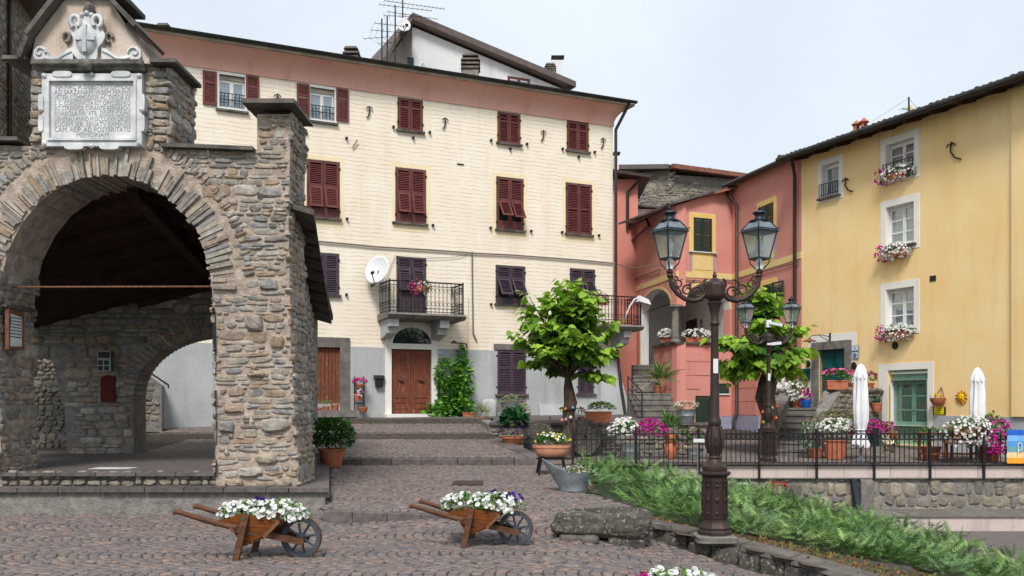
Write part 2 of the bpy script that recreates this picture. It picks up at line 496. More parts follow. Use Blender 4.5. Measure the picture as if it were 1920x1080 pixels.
# ------------------------------------------------------------------ ground levels
def sstep(a, b, x):
    t = min(1.0, max(0.0, (x - a) / (b - a))); return t * t * (3 - 2 * t)
def step_line(x):                      # first kerb across the square
    if x < -2.74: return 14.75
    return 13.7 - (min(max(x, -2.74), 0.0) + 2.64) * 0.35
def z_ramp(x, y): return 0.16 + 0.0235 * (y - 13.4)
def z_fall(x, y): return -0.158 * max(0.0, x - 0.9) * (1 - sstep(12.4, 15.5, y))
def z_front(x, y):
    L = step_line(x)
    r = sstep(-2.6, -0.3, x)
    return r * z_ramp(x, L) * min(1, max(0, (y - 11.5) / (L - 11.5))) + z_fall(x, y)
def cheek_x(y): return 0.55 - (y - 21.0) * 0.255
def z_sq(x, y):                        # square and its sloping treads
    if y < step_line(x): return z_front(x, y)
    if y < 21.0: return z_ramp(x, y) + z_fall(x, y)
    if y < 25.5: return 0.475 + (y - 21.0) * 0.061
    if y < 28.5: return 0.89 + (y - 25.5) * 0.07
    return 1.235 + (y - 28.5) * 0.015
def z_terr(x, y):
    if y < 24: return 0.25 + (0.335 - 0.25) * max(0, (23 - y) / 2.0) * (1 if x < 3 else 0)
    return 0.25 + (y - 24) * 0.036
def z_bed(x, y): return 0.13 - 0.155 * (x - 1.6) + 0.10 * sstep(13, 20, y) - 0.06 * sstep(2.5, 5, x) - 0.05 * max(0.0, x - 3.6)

def grid(name, x0, x1, y0, y1, zf, mat, st=0.35, keep=None, kind='structure', dz=0.0, parent=None):
    nx = max(2, int((x1 - x0) / st) + 1); ny = max(2, int((y1 - y0) / st) + 1)
    xs = np.linspace(x0, x1, nx); ys = np.linspace(y0, y1, ny)
    V = [(x, y, zf(x, y) + dz) for y in ys for x in xs]
    F = [(j*nx+i, j*nx+i+1, (j+1)*nx+i+1, (j+1)*nx+i) for j in range(ny-1) for i in range(nx-1)
         if keep is None or keep((xs[i]+xs[i+1])/2, (ys[j]+ys[j+1])/2)]
    mb = MB(); mb.v = V; mb.f = F
    return obj(name, mb, mat, parent, kind=kind)

gm = MB(); gm.add([(-400, -300, -2.6), (400, -300, -2.6), (400, 600, -2.6), (-400, 600, -2.6)], [(0, 1, 2, 3)])
obj('ground', gm, M['grass_ground'], kind='structure')
square = grid('square', -12, 5.4, -12, 14.2, z_front, M['joint'], 0.3, keep=lambda x, y: y < step_line(x) + 0.2, dz=-0.016)
tread_a = grid('stepped_ramp', -5.2, 3.2, 12.6, 21.05, z_ramp, M['joint'], 0.2, keep=lambda x, y: y > step_line(x) + 0.12 and x < (1.8 if y < 14.2 else 1.85 - (y - 14.2) * 0.28 if y < 16 else 1.4 + (y - 16) * 0.06), dz=-0.016)
tread_b = grid('stepped_ramp', -12, 0.8, 21.05, 25.5, z_sq, M['joint'], 0.25, keep=lambda x, y: x < cheek_x(y) + 0.1, dz=-0.016)
tread_c = grid('stepped_ramp', -14, -0.3, 25.55, 28.5, z_sq, M['joint'], 0.3, keep=lambda x, y: x < -0.5, dz=-0.016)
landing = grid('landing', -14, 5.0, 28.55, 36, z_sq, M['kerb'], 0.4)
landing2 = grid('landing', -0.55, 4.6, 25.75, 28.6, lambda x, y: 1.16 + (y - 25.7) * 0.025, M['kerb'], 0.4)
terrace = grid('terrace', 0.3, 14.5, 21.0, 40, z_terr, M['joint'], 0.4,
               keep=lambda x, y: (y > 22.75 or x < 3.2) and (x > cheek_x(y) - 0.2), dz=-0.016)
road = grid('road', 4.0, 40, -12, 21.4, lambda x, y: -1.15, M['asphalt'], 4)
pavement = MB().box(4.0, 30, 21.3, 23.0, -1.6, -0.84)
pv = obj('pavement', pavement, M['coping_pink'], kind='structure')
for k in range(14): obj('paving_slab', MB().box(4.0 + k * 1.2 + .006, 5.2 + k * 1.2 - .006, 21.26, 22.68, -.839, -.81), M['step_stone'], pv)
def bed_keep(x, y):
    fx = 1.75 + (12.5 - y) / 2.4 * 3.03
    left = 1.7 if y < 14.2 else 1.7 - (y - 14.2) * 0.28 if y < 16 else 1.2 + (y - 16) * 0.06
    return x > max(left, fx - 0.05 if y < 12.5 else -9)
bed = grid('planting_bed', 0.8, 13, 5, 22.76, z_bed, M['earth'], 0.25, keep=bed_keep)

# ------------------------------------------------------------------ pieces shared by all stonework
def stone_template(seed, k=8):
    r = random.Random(seed)
    ang = [2 * math.pi * (i + r.uniform(-0.22, 0.22)) / k for i in range(k)]
    pts = []
    e = r.uniform(0.45, 0.75)
    for a in ang:
        c, s = math.cos(a), math.sin(a)
        rr = r.uniform(0.88, 1.06)
        pts.append((0.5 * math.copysign(abs(c) ** e, c) * rr, 0.5 * math.copysign(abs(s) ** e, s) * rr))
    mb = MB()
    V = [(x, 0.8, z) for x, z in pts] + [(x * 0.98, -0.45 + r.uniform(-.12, .12), z * 0.97) for x, z in pts] + \
        [(x * 0.72 + r.uniform(-.04, .04), -0.85 + r.uniform(-.25, .2), z * 0.68 + r.uniform(-.04, .04)) for x, z in pts] + [(r.uniform(-.1, .1), -0.95, r.uniform(-.1, .1))]
    F = []
    for b in (0, k):
        for i in range(k):
            j = (i + 1) % k
            F += [(b + i, b + j, b + k + j), (b + i, b + k + j, b + k + i)]
    F += [(2 * k + i, 2 * k + (i + 1) % k, 3 * k) for i in range(k)]
    return np.array(V), np.array(F)
STONES = [stone_template(i) for i in range(14)]
_stone_me = {}
def stone_mesh(i, mat):
    if (i, mat.name) not in _stone_me:
        V, F = STONES[i]
        me = mesh_np('stone', V, F, smooth=True); me.materials.append(mat)
        me.set_sharp_from_angle(angle=math.radians(50))
        _stone_me[i, mat.name] = me
    return _stone_me[i, mat.name]

def emit_stones(F, lst, parent, mat, n_ind=300, name='stone', rest='stonework'):
    """lst of (x, y, z, w, h, proud, rot) in the frame F; the ones that show largest become objects"""
    items = []
    for (x, y, z, w, h, pr, rot) in lst:
        P = F.P(x, y, z)
        if P[1] < 1: continue
        u = 960 + FPX * P[0] / P[1]; v = HY - FPX * (P[2] - CAMZ) / P[1]
        vis = (-40 < u < 1960) and (-40 < v < 1120)
        items.append(((w * h / P[1] ** 2) * (1 if vis else 1e-4), P, w, h, pr, rot))
    items.sort(key=lambda t: -t[0])
    d = Vector((F.d[0], F.d[1], 0)); n = Vector((F.n[0], F.n[1], 0)); up = Vector((0, 0, 1))
    Ms = {}
    Ts = {}
    for q, (a, P, w, h, pr, rot) in enumerate(items):
        c, s = math.cos(rot), math.sin(rot)
        ax = (d * c + up * s) * w; az = (up * c - d * s) * h; ay = n * pr
        i = random.randrange(len(STONES))
        if q < n_ind and a > 1e-5:
            Mx = Matrix(((ax.x, ay.x, az.x, P[0]), (ax.y, ay.y, az.y, P[1]), (ax.z, ay.z, az.z, P[2]), (0, 0, 0, 1)))
            piece(name, stone_mesh(i, mat), parent, Mx)
        else:
            Ms.setdefault(i, []).append([[ax.x, ay.x, az.x], [ax.y, ay.y, az.y], [ax.z, ay.z, az.z]])
            Ts.setdefault(i, []).append(P)
    Vs, Fs, Rs = [], [], []
    off = 0
    for i in Ms:
        V, Fc = scatter_arrays(STONES[i][0], STONES[i][1], np.array(Ms[i]), np.array(Ts[i]))
        Vs.append(V); Fs.append(Fc + off); off += len(V)
        Rs.append(np.repeat(rng.uniform(0, 1, len(Ts[i])), len(STONES[i][0])))
    if Vs:
        me = mesh_np(rest, np.concatenate(Vs), np.concatenate(Fs), rnd=np.concatenate(Rs), smooth=True)
        me.set_sharp_from_angle(angle=math.radians(50))
        return obj(rest, me, mat, parent, kind='stuff')

def courses(x0, x1, z0, z1, ok, ch=(0.07, 0.16), ln=(0.14, 0.45), y=0.0, proud=(0.02, 0.05), gap=0.015, big=0.08, rot=0.05, yfun=None):
    out = []; z = z0
    while z < z1:
        h = U(*ch) if random.random() > big else U(ch[1], ch[1] * 1.7)
        x = x0 - U(0, 0.2)
        while x < x1:
            w = U(*ln) * (1.0 if h < ch[1] else 1.25)
            hh = h * U(0.88, 1.2)
            cx, cz = x + w / 2, z + h / 2 + U(-0.15, 0.15) * h
            if random.random() < 0.12 and h > 0.12:             # two thin stones instead of one
                for q in (-0.25, 0.25):
                    if ok(cx, cz + q * h, w / 2, hh / 4):
                        out.append((cx, (yfun(cx, cz) if yfun else y), cz + q * h, w - gap, hh * 0.5, U(*proud), U(-rot, rot)))
            elif ok(cx, cz, w / 2, hh / 2):
                out.append((cx, (yfun(cx, cz) if yfun else y), cz, w - gap, hh - gap * 0.6, U(*proud), U(-rot, rot)))
            x += w * U(.93, 1.02)
        z += h * .97
    return out

def fill_gaps(st, x0, x1, z0, z1, ok, tries=5000, w=(.08, .26), h=(.04, .12), proud=(.015, .04), yfun=None):
    """small stones thrown into whatever gaps the courses left"""
    A = [(s[0], s[2], s[3] / 2, s[4] / 2) for s in st]; B = np.array(A)
    for k in range(tries):
        ww, hh = U(*w), U(*h); x, z = U(x0, x1), U(z0, z1)
        if k > tries * .5: ww, hh = ww * .6, hh * .6
        if not ok(x, z, ww / 2, hh / 2): continue
        if len(B) and ((np.abs(B[:, 0] - x) < B[:, 2] * .9 + ww * .45) & (np.abs(B[:, 1] - z) < B[:, 3] * .9 + hh * .45)).any(): continue
        st.append((x, yfun(x, z) if yfun else 0, z, ww, hh, U(*proud), U(-.15, .15)))
        B = np.vstack([B, [[x, z, ww / 2, hh / 2]]])
    return st

# ------------------------------------------------------------------ cobbles laid in arcs
CT = np.array([(-.5,-.5,-.6),(.5,-.5,-.6),(.5,.5,-.6),(-.5,.5,-.6),(-.48,-.48,-.12),(.48,-.48,-.12),(.48,.48,-.12),(-.48,.48,-.12),
               (-.44,-.44,.02),(.44,-.43,.035),(.43,.44,.02),(-.44,.43,.03)])
CF = np.array([(0,1,5,4),(1,2,6,5),(2,3,7,6),(3,0,4,7),(4,5,9,8),(5,6,10,9),(6,7,11,10),(7,4,8,11),(8,9,10,11)])
def cobbles(parent, x0, x1, y0, y1, zf, keep, size=0.105, Wd=1.25, n_ind=0, sag=0.30, phase=0.0):
    pts = []
    nc = int((y1 - y0) / Wd) + 2
    m = int(round(Wd * 1.16 / size))
    for k in range(-1, nc):
        for j in range(int((x1 - x0 + 1) / size) + 4):
            bx = x0 - 0.5 + j * size * 1.06
            for i in range(m):
                t = (i + 0.5 + (0.5 if j % 2 else 0)) / m
                if t > 1: continue
                w = 2 * t - 1
                x = bx + sag * Wd * (w * w) + (k % 2) * 0.05
                y = y0 + phase + (k + t) * Wd
                if not (x0 < x < x1 and y0 < y < y1) or not keep(x, y): continue
                u = 960 + FPX * x / max(y, 1)
                if y < 7.5 or u < -60 or u > 1980: continue
                ang = math.atan2(Wd, sag * Wd * 4 * w)        # tangent of the arc
                pts.append((x, y, ang))
    if not pts: return
    A = np.array(pts); n = len(A)
    th = A[:, 2] + rng.normal(0, 0.05, n)
    sx = size * rng.uniform(0.86, 0.99, n) * 1.02; sy = size * rng.uniform(0.84, 0.96, n)
    zz = np.array([zf(x, y) for x, y in A[:, :2]]) + rng.uniform(-0.006, 0.006, n)
    e = 0.1
    gx = np.array([(zf(x + e, y) - zf(x - e, y)) / (2 * e) for x, y in A[:, :2]]).clip(-.3, .3)
    gy = np.array([(zf(x, y + e) - zf(x, y - e)) / (2 * e) for x, y in A[:, :2]]).clip(-.08, .08)
    gx += rng.normal(0, 0.02, n); gy += rng.normal(0, 0.02, n)
    c, s = np.cos(th), np.sin(th)
    Mx = np.zeros((n, 3, 3))
    Mx[:, 0, 0] = c * sx; Mx[:, 1, 0] = s * sx; Mx[:, 2, 0] = (gx * c + gy * s) * sx
    Mx[:, 0, 1] = -s * sy; Mx[:, 1, 1] = c * sy; Mx[:, 2, 1] = (-gx * s + gy * c) * sy
    Mx[:, 2, 2] = 0.07
    T = np.stack([A[:, 0] + rng.normal(0, .005, n), A[:, 1] + rng.normal(0, .005, n), zz], 1)
    u = 960 + FPX * A[:, 0] / A[:, 1]
    v = HY - FPX * (zz - CAMZ) / A[:, 1]
    vis = (u > 5) & (u < 1915) & (v < 1076)
    order = np.argsort(np.where(vis, A[:, 1], 1e3))
    ind = order[:n_ind]; rest = order[n_ind:]
    if n_ind:
        me = mesh_np('cobble', CT, CF); me.materials.append(M['cobble'])
        for q in ind:
            B = Mx[q]
            piece('cobble', me, parent, Matrix(((B[0,0],B[0,1],B[0,2],T[q,0]),(B[1,0],B[1,1],B[1,2],T[q,1]),(B[2,0],B[2,1],B[2,2],T[q,2]),(0,0,0,1))))
    if len(rest):
        V, F = scatter_arrays(CT, CF, Mx[rest], T[rest])
        me = mesh_np('cobbles', V, F, rnd=np.repeat(rng.uniform(0, 1, len(rest)), len(CT)))
        obj('cobbles', me, M['cobble'], parent, kind='stuff')

def in_platform(x, y): return y > 14.55 and x < -2.74 - (y - 14.6) * 0.19
def keep_front(x, y):
    if y > step_line(x) - 0.05 or in_platform(x, y): return False
    if x > 1.75 + (12.5 - y) / 2.4 * 3.03 - 0.2: return False
    return True
cobbles(square, -7.5, 5.2, 7.6, 14.6, z_front, keep_front, n_ind=300, size=.112, Wd=1.3)
def keep_ramp(x, y):
    if y < step_line(x) + (0.22 if x < 0 else 0.0) or in_platform(x, y): return False
    left = 1.7 if y < 14.2 else 1.7 - (y - 14.2) * 0.28 if y < 16 else 1.2 + (y - 16) * 0.06
    return x < left
cobbles(tread_a, -4.6, 2.2, 12.7, 20.95, z_ramp, keep_ramp, n_ind=300, phase=0.4, size=.112, Wd=1.3)
cobbles(tread_b, -8.5, 0.6, 21.3, 25.4, z_sq, lambda x, y: x < cheek_x(y) - 0.1, size=0.115)
cobbles(tread_c, -9.5, -0.6, 25.8, 28.4, z_sq, lambda x, y: True, size=0.125)
cobbles(terrace, 0.9, 12.6, 22.9, 31, z_terr, lambda x, y: (x > 4.0 or y < 25.5) and x > cheek_x(y) + 0.15, size=0.12)

# kerb stones of the steps, each a block of its own
def kerb_row(parent, pts, zt, zb, depth=0.3, ln=(0.5, 0.9), mat='kerb', zf=None):
    (xa, ya), (xb, yb) = pts
    L = math.hypot(xb - xa, yb - ya); F = PL((xa, ya), (xb - xa, yb - ya))
    s = 0
    while s < L - 0.1:
        w = min(U(*ln), L - s)
        if L - s - w < 0.2: w = L - s
        j = U(-0.006, 0.006)
        b = 0.012
        z1 = zt + (zf(s / L) if zf else 0) + j; z1b = zt + (zf((s + w) / L) if zf else 0) + j
        x0, x1 = s + 0.006, s + w - 0.006
        mb = MB(F)
        mb.hexa([(x0, j, zb), (x1, j, zb), (x1, depth, zb), (x0, depth, zb)], [(x0, j, z1 - b), (x1, j, z1b - b), (x1, depth, z1b - b), (x0, depth, z1 - b)])
        mb.hexa([(x0, j, z1 - b), (x1, j, z1b - b), (x1, depth, z1b - b), (x0, depth, z1 - b)], [(x0 + b, j + b, z1), (x1 - b, j + b, z1b), (x1 - b, depth, z1b), (x0 + b, depth, z1)])
        mb.f = [f for k, f in enumerate(mb.f) if k not in (1, 6)]
        obj('kerb_block', mb, M[mat], parent)
        s += w
kerb_row(tread_a, ((-2.7, 13.72), (-0.15, 12.83)), 0.165, -0.1, 0.25, (0.4, 0.62))
kerb_row(tread_b, ((-4.4, 21.0), (0.62, 21.0)), 0.475, 0.2, 0.3, (0.45, 0.8))
kerb_row(tread_b, ((-11, 20.98), (-4.4, 21.0)), 0.475, 0.2, 0.3, (0.6, 0.9))
kerb_row(tread_c, ((-11, 25.5), (-0.55, 25.5)), 0.89, 0.6, 0.3, (0.5, 0.95))
kerb_row(landing, ((-12, 28.5), (-0.8, 28.5)), 1.235, 0.9, 0.32, (0.5, 0.95))
# sloping slab along the right end of the treads
ck = MB()
for k in range(5):
    ya, yb = 21.0 + k * 0.9, 21.0 + (k + 1) * 0.9 - 0.01
    za, zb_ = 0.49 + (ya - 21) * 0.061, 0.49 + (yb - 21) * 0.061
    xa, xb = cheek_x(ya), cheek_x(yb)
    m_ = MB().hexa([(xa - .15, ya, -.1), (xa + .25, ya, -.1), (xb + .25, yb, -.1), (xb - .15, yb, -.1)], [(xa - .15, ya, za), (xa + .25, ya, za), (xb + .25, yb, zb_), (xb - .15, yb, zb_)])
    obj('edge_slab', m_, M['kerb'], tread_b)
# drain cover in the ramp
dx, dy = X_at(878, 17.3), 17.3
dc = MB().box(dx - .27, dx + .27, dy - .45, dy + .45, z_ramp(0, dy) - .02, z_ramp(0, dy) + .012)
o = obj('drain_cover', dc, M['cast_iron']); tag(o, 'rusty rectangular drain cover set in the cobbled ramp', 'drain cover')
# ------------------------------------------------------------------ stone loggia (left foreground)
LY = 14.95
FL = PL((0, LY), (1, 0))
lp = lambda u, v: (X_at(u, LY), Z_at(v, LY))
lx = lambda u: X_at(u, LY)
lz = lambda v: Z_at(v, LY)
log = thing('stone_loggia', 'old rubble stone loggia with round arch and gabled top', 'loggia', (lx(220), LY + 3, 0.4))

arch_px = [(405, 912), (404, 800), (403, 700), (401, 600), (398, 545), (393, 490), (381, 440), (360, 398), (331, 366), (295, 344), (250, 331), (205, 327),
           (160, 332), (115, 348), (74, 378), (40, 420), (15, 470), (2, 525), (-3, 580), (-2, 700), (0, 800), (4, 912)]
outer_px = [(-160, 912), (-160, 274), (60, 274), (60, 122), (322, 122), (320, 278), (482, 283), (482, 214), (545, 214), (541, 420), (545, 650), (562, 912)]
arch_xz = [lp(*p) for p in arch_px]
outer_xz = [lp(*p) for p in outer_px]
# front wall polygon: outer from bottom right, arch cut into the bottom edge
poly = [outer_xz[0]] + outer_xz[1:] + arch_xz
fw = MB(FL).prism([(x, max(z, 0.38)) for x, z in poly], 0.0, 1.1)
front_wall = obj('arcade_wall', fw, M['mortar'], log)

def inside(poly, x, z):
    c = False; j = len(poly) - 1
    for i in range(len(poly)):
        xi, zi = poly[i]; xj, zj = poly[j]
        if (zi > z) != (zj > z) and x < (xj - xi) * (z - zi) / (zj - zi) + xi: c = not c
        j = i
    return c
ac = (lx(198), lz(540))                                   # arch centre at the springing
def ring_r(a):                                             # radius of the intrados at angle a
    ca, sa = math.cos(a), math.sin(a)
    return 1 / math.sqrt((ca / (lx(398) - ac[0])) ** 2 + (sa / (lz(327) - ac[1])) ** 2)
RINGW = 0.5
plq = (lx(78), lx(280), lz(284), lz(0))
def ok_front(x, z, hw, hh):
    for sx_, sz_ in ((-.7, 0), (.7, 0), (0, .6), (0, -.6)):
        if not inside(poly, x + sx_ * hw, z + sz_ * hh): return False
    if z > ac[1] - 0.12:
        d = math.hypot(x - ac[0], z - ac[1]); a = math.atan2(z - ac[1], x - ac[0])
        if d - 0.5 * hh < ring_r(a) + RINGW: return False
    if plq[0] < x < plq[1] and z > plq[2] - 0.02: return False
    return True
st = courses(lx(-70), lx(560), 0.40, lz(122), ok_front, ch=(0.05, 0.125), ln=(0.13, 0.44), proud=(0.01, 0.038), big=0.12, rot=.1)
# big boulders at the foot of the right pier
for (u, v, w, h) in ((440, 765, .32, .17), (425, 800, .26, .2), (515, 797, .5, .23), (480, 700, .28, .12), (520, 640, .22, .2), (478, 605, .28, .3), (500, 860, .36, .18), (470, 885, .42, .16), (440, 905, .3, .13), (532, 905, .26, .13), (505, 535, .3, .17)):
    x, z = lp(u, v)
    st = [s for s in st if not (abs(s[0] - x) < (w + s[3]) / 2 * 0.8 and abs(s[2] - z) < (h + s[4]) / 2 * 0.8)]
    st.append((x, -0.01, z, w, h, 0.07, U(-.05, .05)))
fill_gaps(st, lx(-60), lx(560), .42, lz(125), ok_front, 9000)
emit_stones(FL, st, front_wall, M['schist'], 290)

# voussoirs: thin slabs set on edge round the arch, running through the thickness
vs = []
a = -0.02
while a < math.pi + 0.02:
    r0 = ring_r(a)
    t = U(0.03, 0.085)
    L = U(0.2, 0.46)
    vs.append((a + t / r0 / 2 + U(-.006, .006), r0 + U(-0.05, 0.015), L, t - U(0.004, 0.016), U(-0.07, -0.0)))
    a += t / r0
for (a, r0, L, t, yf) in vs:
    ca, sa = math.cos(a), math.sin(a)
    mb = MB(FL)
    tx, tz = -sa, ca
    def q(r, k, y): return (ac[0] + ca * r + tx * k, y, ac[1] + sa * r + tz * k)
    j = [U(-.008, .008) for _ in range(8)]
    mb.hexa([q(r0, -t/2 + j[0], yf), q(r0 + L, -t/2 + j[1], yf + .01), q(r0 + L, -t/2, 1.08), q(r0, -t/2, 1.08)],
            [q(r0 + j[4], t/2 + j[2], yf), q(r0 + L + j[5], t/2 + j[3], yf + .01), q(r0 + L, t/2, 1.08), q(r0, t/2, 1.08)])
    obj('voussoir', mb, M['schist'], front_wall)
# thin upper ring so that the arch reads as two courses of slabs
up = []
a = 0.1
while a < math.pi - 0.1:
    r0 = ring_r(a) + RINGW
    t = U(0.06, 0.12)
    x, z = ac[0] + math.cos(a) * (r0 + 0.09), ac[1] + math.sin(a) * (r0 + 0.09)
    if inside(poly, x, z) and not (plq[0] < x < plq[1] and z > plq[2] - .05):
        up.append((x, 0, z, U(.12, .24), t - .01, .04, a))
    a += t / r0
emit_stones(FL, up, front_wall, M['schist'], 20)
# reveal stones inside the jambs
for (u0, sgn) in ((403, -1), (2, 1)):
    FJ = PL((lx(u0), LY + (1.1 if sgn > 0 else 0.0)), (0, -1 if sgn > 0 else 1))
    # plane facing the opening
    FJ.n = (-1 * sgn, 0) if sgn > 0 else (1, 0)
    edge = [(545, 398), (600, 401), (700, 403), (800, 404), (912, 405)] if sgn < 0 else [(525, 2), (580, -3), (700, -2), (800, 0), (912, 4)]
    yf = lambda x, z, e=edge, q=u0, sg_=sgn: (-1 if sg_ > 0 else 1) * (lx(np.interp(HY - (z - CAMZ) * FPX / LY, [p[0] for p in e], [p[1] for p in e])) - lx(q))
    lst = courses(0.02, 1.08, 0.62, 3.6, lambda x, z, a, b: True, ln=(0.15, 0.4), proud=(.02, .04), yfun=yf)
    emit_stones(FJ, lst, front_wall, M['schist'], 20 if sgn < 0 else 60)

# stones on the right end of the front wall
FE = PL((lx(545), LY), (0, 1)); FE.n = (-1, 0)
ls = courses(0.0, 1.1, 0.4, lz(218), lambda x, z, a, b: 0.02 < x < 1.09, ln=(.15, .4), ch=(.06, .16), yfun=lambda x, z: -(lx(545 + 17 * max(0, (lz(650) - z) / (lz(650) - .4)) - 4 * (lz(420) - z < 1.2 and z < lz(300))) - lx(545)))
emit_stones(FE, ls, front_wall, M['schist'], 30)
FE2 = PL((lx(321), LY), (0, 1)); FE2.n = (-1, 0)
emit_stones(FE2, courses(0.0, 1.1, lz(276), lz(128), lambda x, z, a, b: 0.0 < x < 1.1, ln=(.15, .4), ch=(.06, .16)), front_wall, M['schist'], 20)
# --- right side wall
FS = PL((lx(543), LY + 0.05), (-0.86, 6.0))
SL = math.hypot(0.86, 6.0)
def roof_z(x, y): return 4.78 - 0.2 * (y - 15.2) + 0.22 * (min(-3.4, -0.0) - max(x, -12 - x)) if False else 4.78 - 0.2 * (y - 15.2) + 0.25 * (2.75 - abs(x + 6.2))
zs0, zs1 = 4.66, 3.5
hole = [(1.3, 0.4), (1.3, 2.6), (1.5, 2.95), (1.95, 3.25), (2.5, 3.33), (3.05, 3.25), (3.5, 2.95), (3.7, 2.6), (3.7, 0.4)]
side_poly = [(0.3, 0.38), (0.3, zs0), (SL, zs1), (SL, 0.38)] + hole[::-1]
sw = MB(FS).prism(side_poly, 0.0, 0.65)
side_wall = obj('wall', sw, M['mortar_grey'], log)
ls = courses(0.1, SL, 0.4, 4.7, lambda x, z, a, b: inside(side_poly, x - a, z) and inside(side_poly, x + a, z) and inside(side_poly, x, z + b), ln=(.15, .45), ch=(.06, .16))
emit_stones(FS, ls, side_wall, M['schist'], 60)
FR = PL((FS.P(3.7, 0, 0)[0], FS.P(3.7, 0, 0)[1]), (-1, -0.14)); FR.d = (-0.99, -0.14); FR.n = (-FS.d[0] * -1, FS.d[1])
ls = courses(0.0, 0.62, 0.4, 2.7, lambda x, z, a, b: True, ln=(.2, .5))
emit_stones(FR, ls, side_wall, M['schist'], 20)

# --- back wall and pier, left wall
BY = 20.8
FB = PL((0, BY), (1, 0))
bx = lambda u: X_at(u, BY)
bcx = -6.45
harc = [(bcx + 1.75, 0.4), (bcx + 1.75, 1.85)] + [(bcx + 1.75 * math.cos(t), 1.85 + 1.3 * math.sin(t)) for t in np.linspace(0, math.pi, 15)[1:-1]] + [(bcx - 1.75, 1.85), (bcx - 1.75, 0.4)]
bpoly = [(-12, 0.4), (-12, 4.6), (bcx, 4.9), (-4.4, 3.8), (-4.4, 0.4)] + harc
larc = [(-9.8, 0.4), (-9.8, 0.5), (-12.0, 0.5)]
bpoly2 = [(bx(126), 0.38), (bx(121), 1.6), (bx(98), 2.6), (-12, 3.3), (-12, 4.6), (bcx, 5.4), (-4.35, 4.2), (-4.35, 0.38)] + harc
bw = MB(FB).prism(bpoly2, 0, 0.7)
back_wall = obj('wall', bw, M['mortar_grey'], log)
ls = courses(-10.6, -4.4, 0.45, 5.2, lambda x, z, a, b: inside(bpoly2, x - a * .8, z) and inside(bpoly2, x + a * .8, z), ln=(.2, .55), ch=(.08, .2))
emit_stones(FB, ls, back_wall, M['schist'], 120)
for k in range(46):
    t = math.pi * (k + .5) / 46
    c, s = math.cos(t), math.sin(t)
    r0 = 1 / math.hypot(c / 1.75, s / 1.3); th = 0.085
    X0, Z0 = bcx, 1.85
    mb = MB(FB)
    q = lambda r, kk, y: (X0 + c * r - s * kk, y, Z0 + s * r + c * kk)
    L = U(.3, .42)
    mb.hexa([q(r0 - .02, -th/2, -.03), q(r0 + L, -th/2, -.03), q(r0 + L, -th/2, .68), q(r0 - .02, -th/2, .68)], [q(r0 - .02, th/2, -.03), q(r0 + L, th/2, -.03), q(r0 + L, th/2, .68), q(r0 - .02, th/2, .68)])
    obj('voussoir', mb, M['schist'], back_wall)
# left inner wall stub beside the front left pier
FLW = PL((lx(2) - 0.1, LY + 1.1), (bx(60) - lx(2), BY - LY - 1.1))
FLW.n = (FLW.d[1] * -1, FLW.d[0])
lw = MB(FLW).prism([(0, 0.4), (0, 5.0), (5.2, 5.0), (5.2, 3.3), (3.6, 3.3), (1.4, 2.9), (0.35, 2.3), (0.2, 0.4)], 0.0, 0.6)
obj('wall', lw, M['mortar_grey'], log)

# --- roof of stone slabs on timber
rf = MB()
for sg in (1, -1):
    e = 2.95 if sg > 0 else 4.5
    pts = [(-6.2, 15.3), (-6.2, 22.0), (-6.2 + sg * e - (0.85 if sg > 0 else 0), 22.0), (-6.2 + sg * e, 15.3)]
    zz = [roof_z(-6.2, p[1]) - 0.25 * abs(p[0] + 6.2) + 0.0 for p in pts]
    zz = [roof_z(p[0], p[1]) for p in pts]
    rf.hexa([(p[0], p[1], z) for p, z in zip(pts, zz)], [(p[0], p[1], z + .12) for p, z in zip(pts, zz)])
roof = obj('roof', rf, M['dark_wood'], log)
for k in range(9):                                          # slabs along the right eave
    a0, a1 = k / 9, (k + 1) / 9
    def ed(t, o): 
        p = FS.P(-0.0 + t * (SL + .1), o, 0); return p[0], p[1], 4.74 + (3.58 - 4.74) * t + o * 0.28
    m_ = MB()
    A, B, C_, D = ed(a0, -0.36), ed(a1 + .03, -0.36), ed(a1 + .03, 0.5), ed(a0, 0.5)
    j = U(-.01, .02)
    m_.hexa([A, B, C_, D], [(p[0], p[1], p[2] + .07 + j) for p in (A, B, C_, D)])
    obj('roof_slab', m_, M['slate'], roof)
for k in range(6):                                          # rafters
    y = 16.3 + k * 0.9
    for sg in (1, -1):
        obj('rafter', MB().bar((-6.2, y, roof_z(-6.2, y) - .07), (-6.2 + sg * 1.9, y, roof_z(-6.2 + sg * 1.9, y) - .07), .12, .14), M['dark_wood'], roof)
obj('ridge_beam', MB().bar((-6.2, 15.7, roof_z(-6.2, 15.7) - .2), (-6.2, 20.9, roof_z(-6.2, 20.9) - .2), .2, .22), M['dark_wood'], roof)
obj('tie_rod', MB().tube([(lx(-8), LY + .3, lz(534)), (lx(402), LY + .5, lz(530))], 0.016, 8), M['rust'], log)
obj('iron_bar', MB().bar((lx(402) + .0, LY - .03, lz(585)), (lx(404), LY - .03, lz(660)), .04, .03), M['black_plastic'], log)

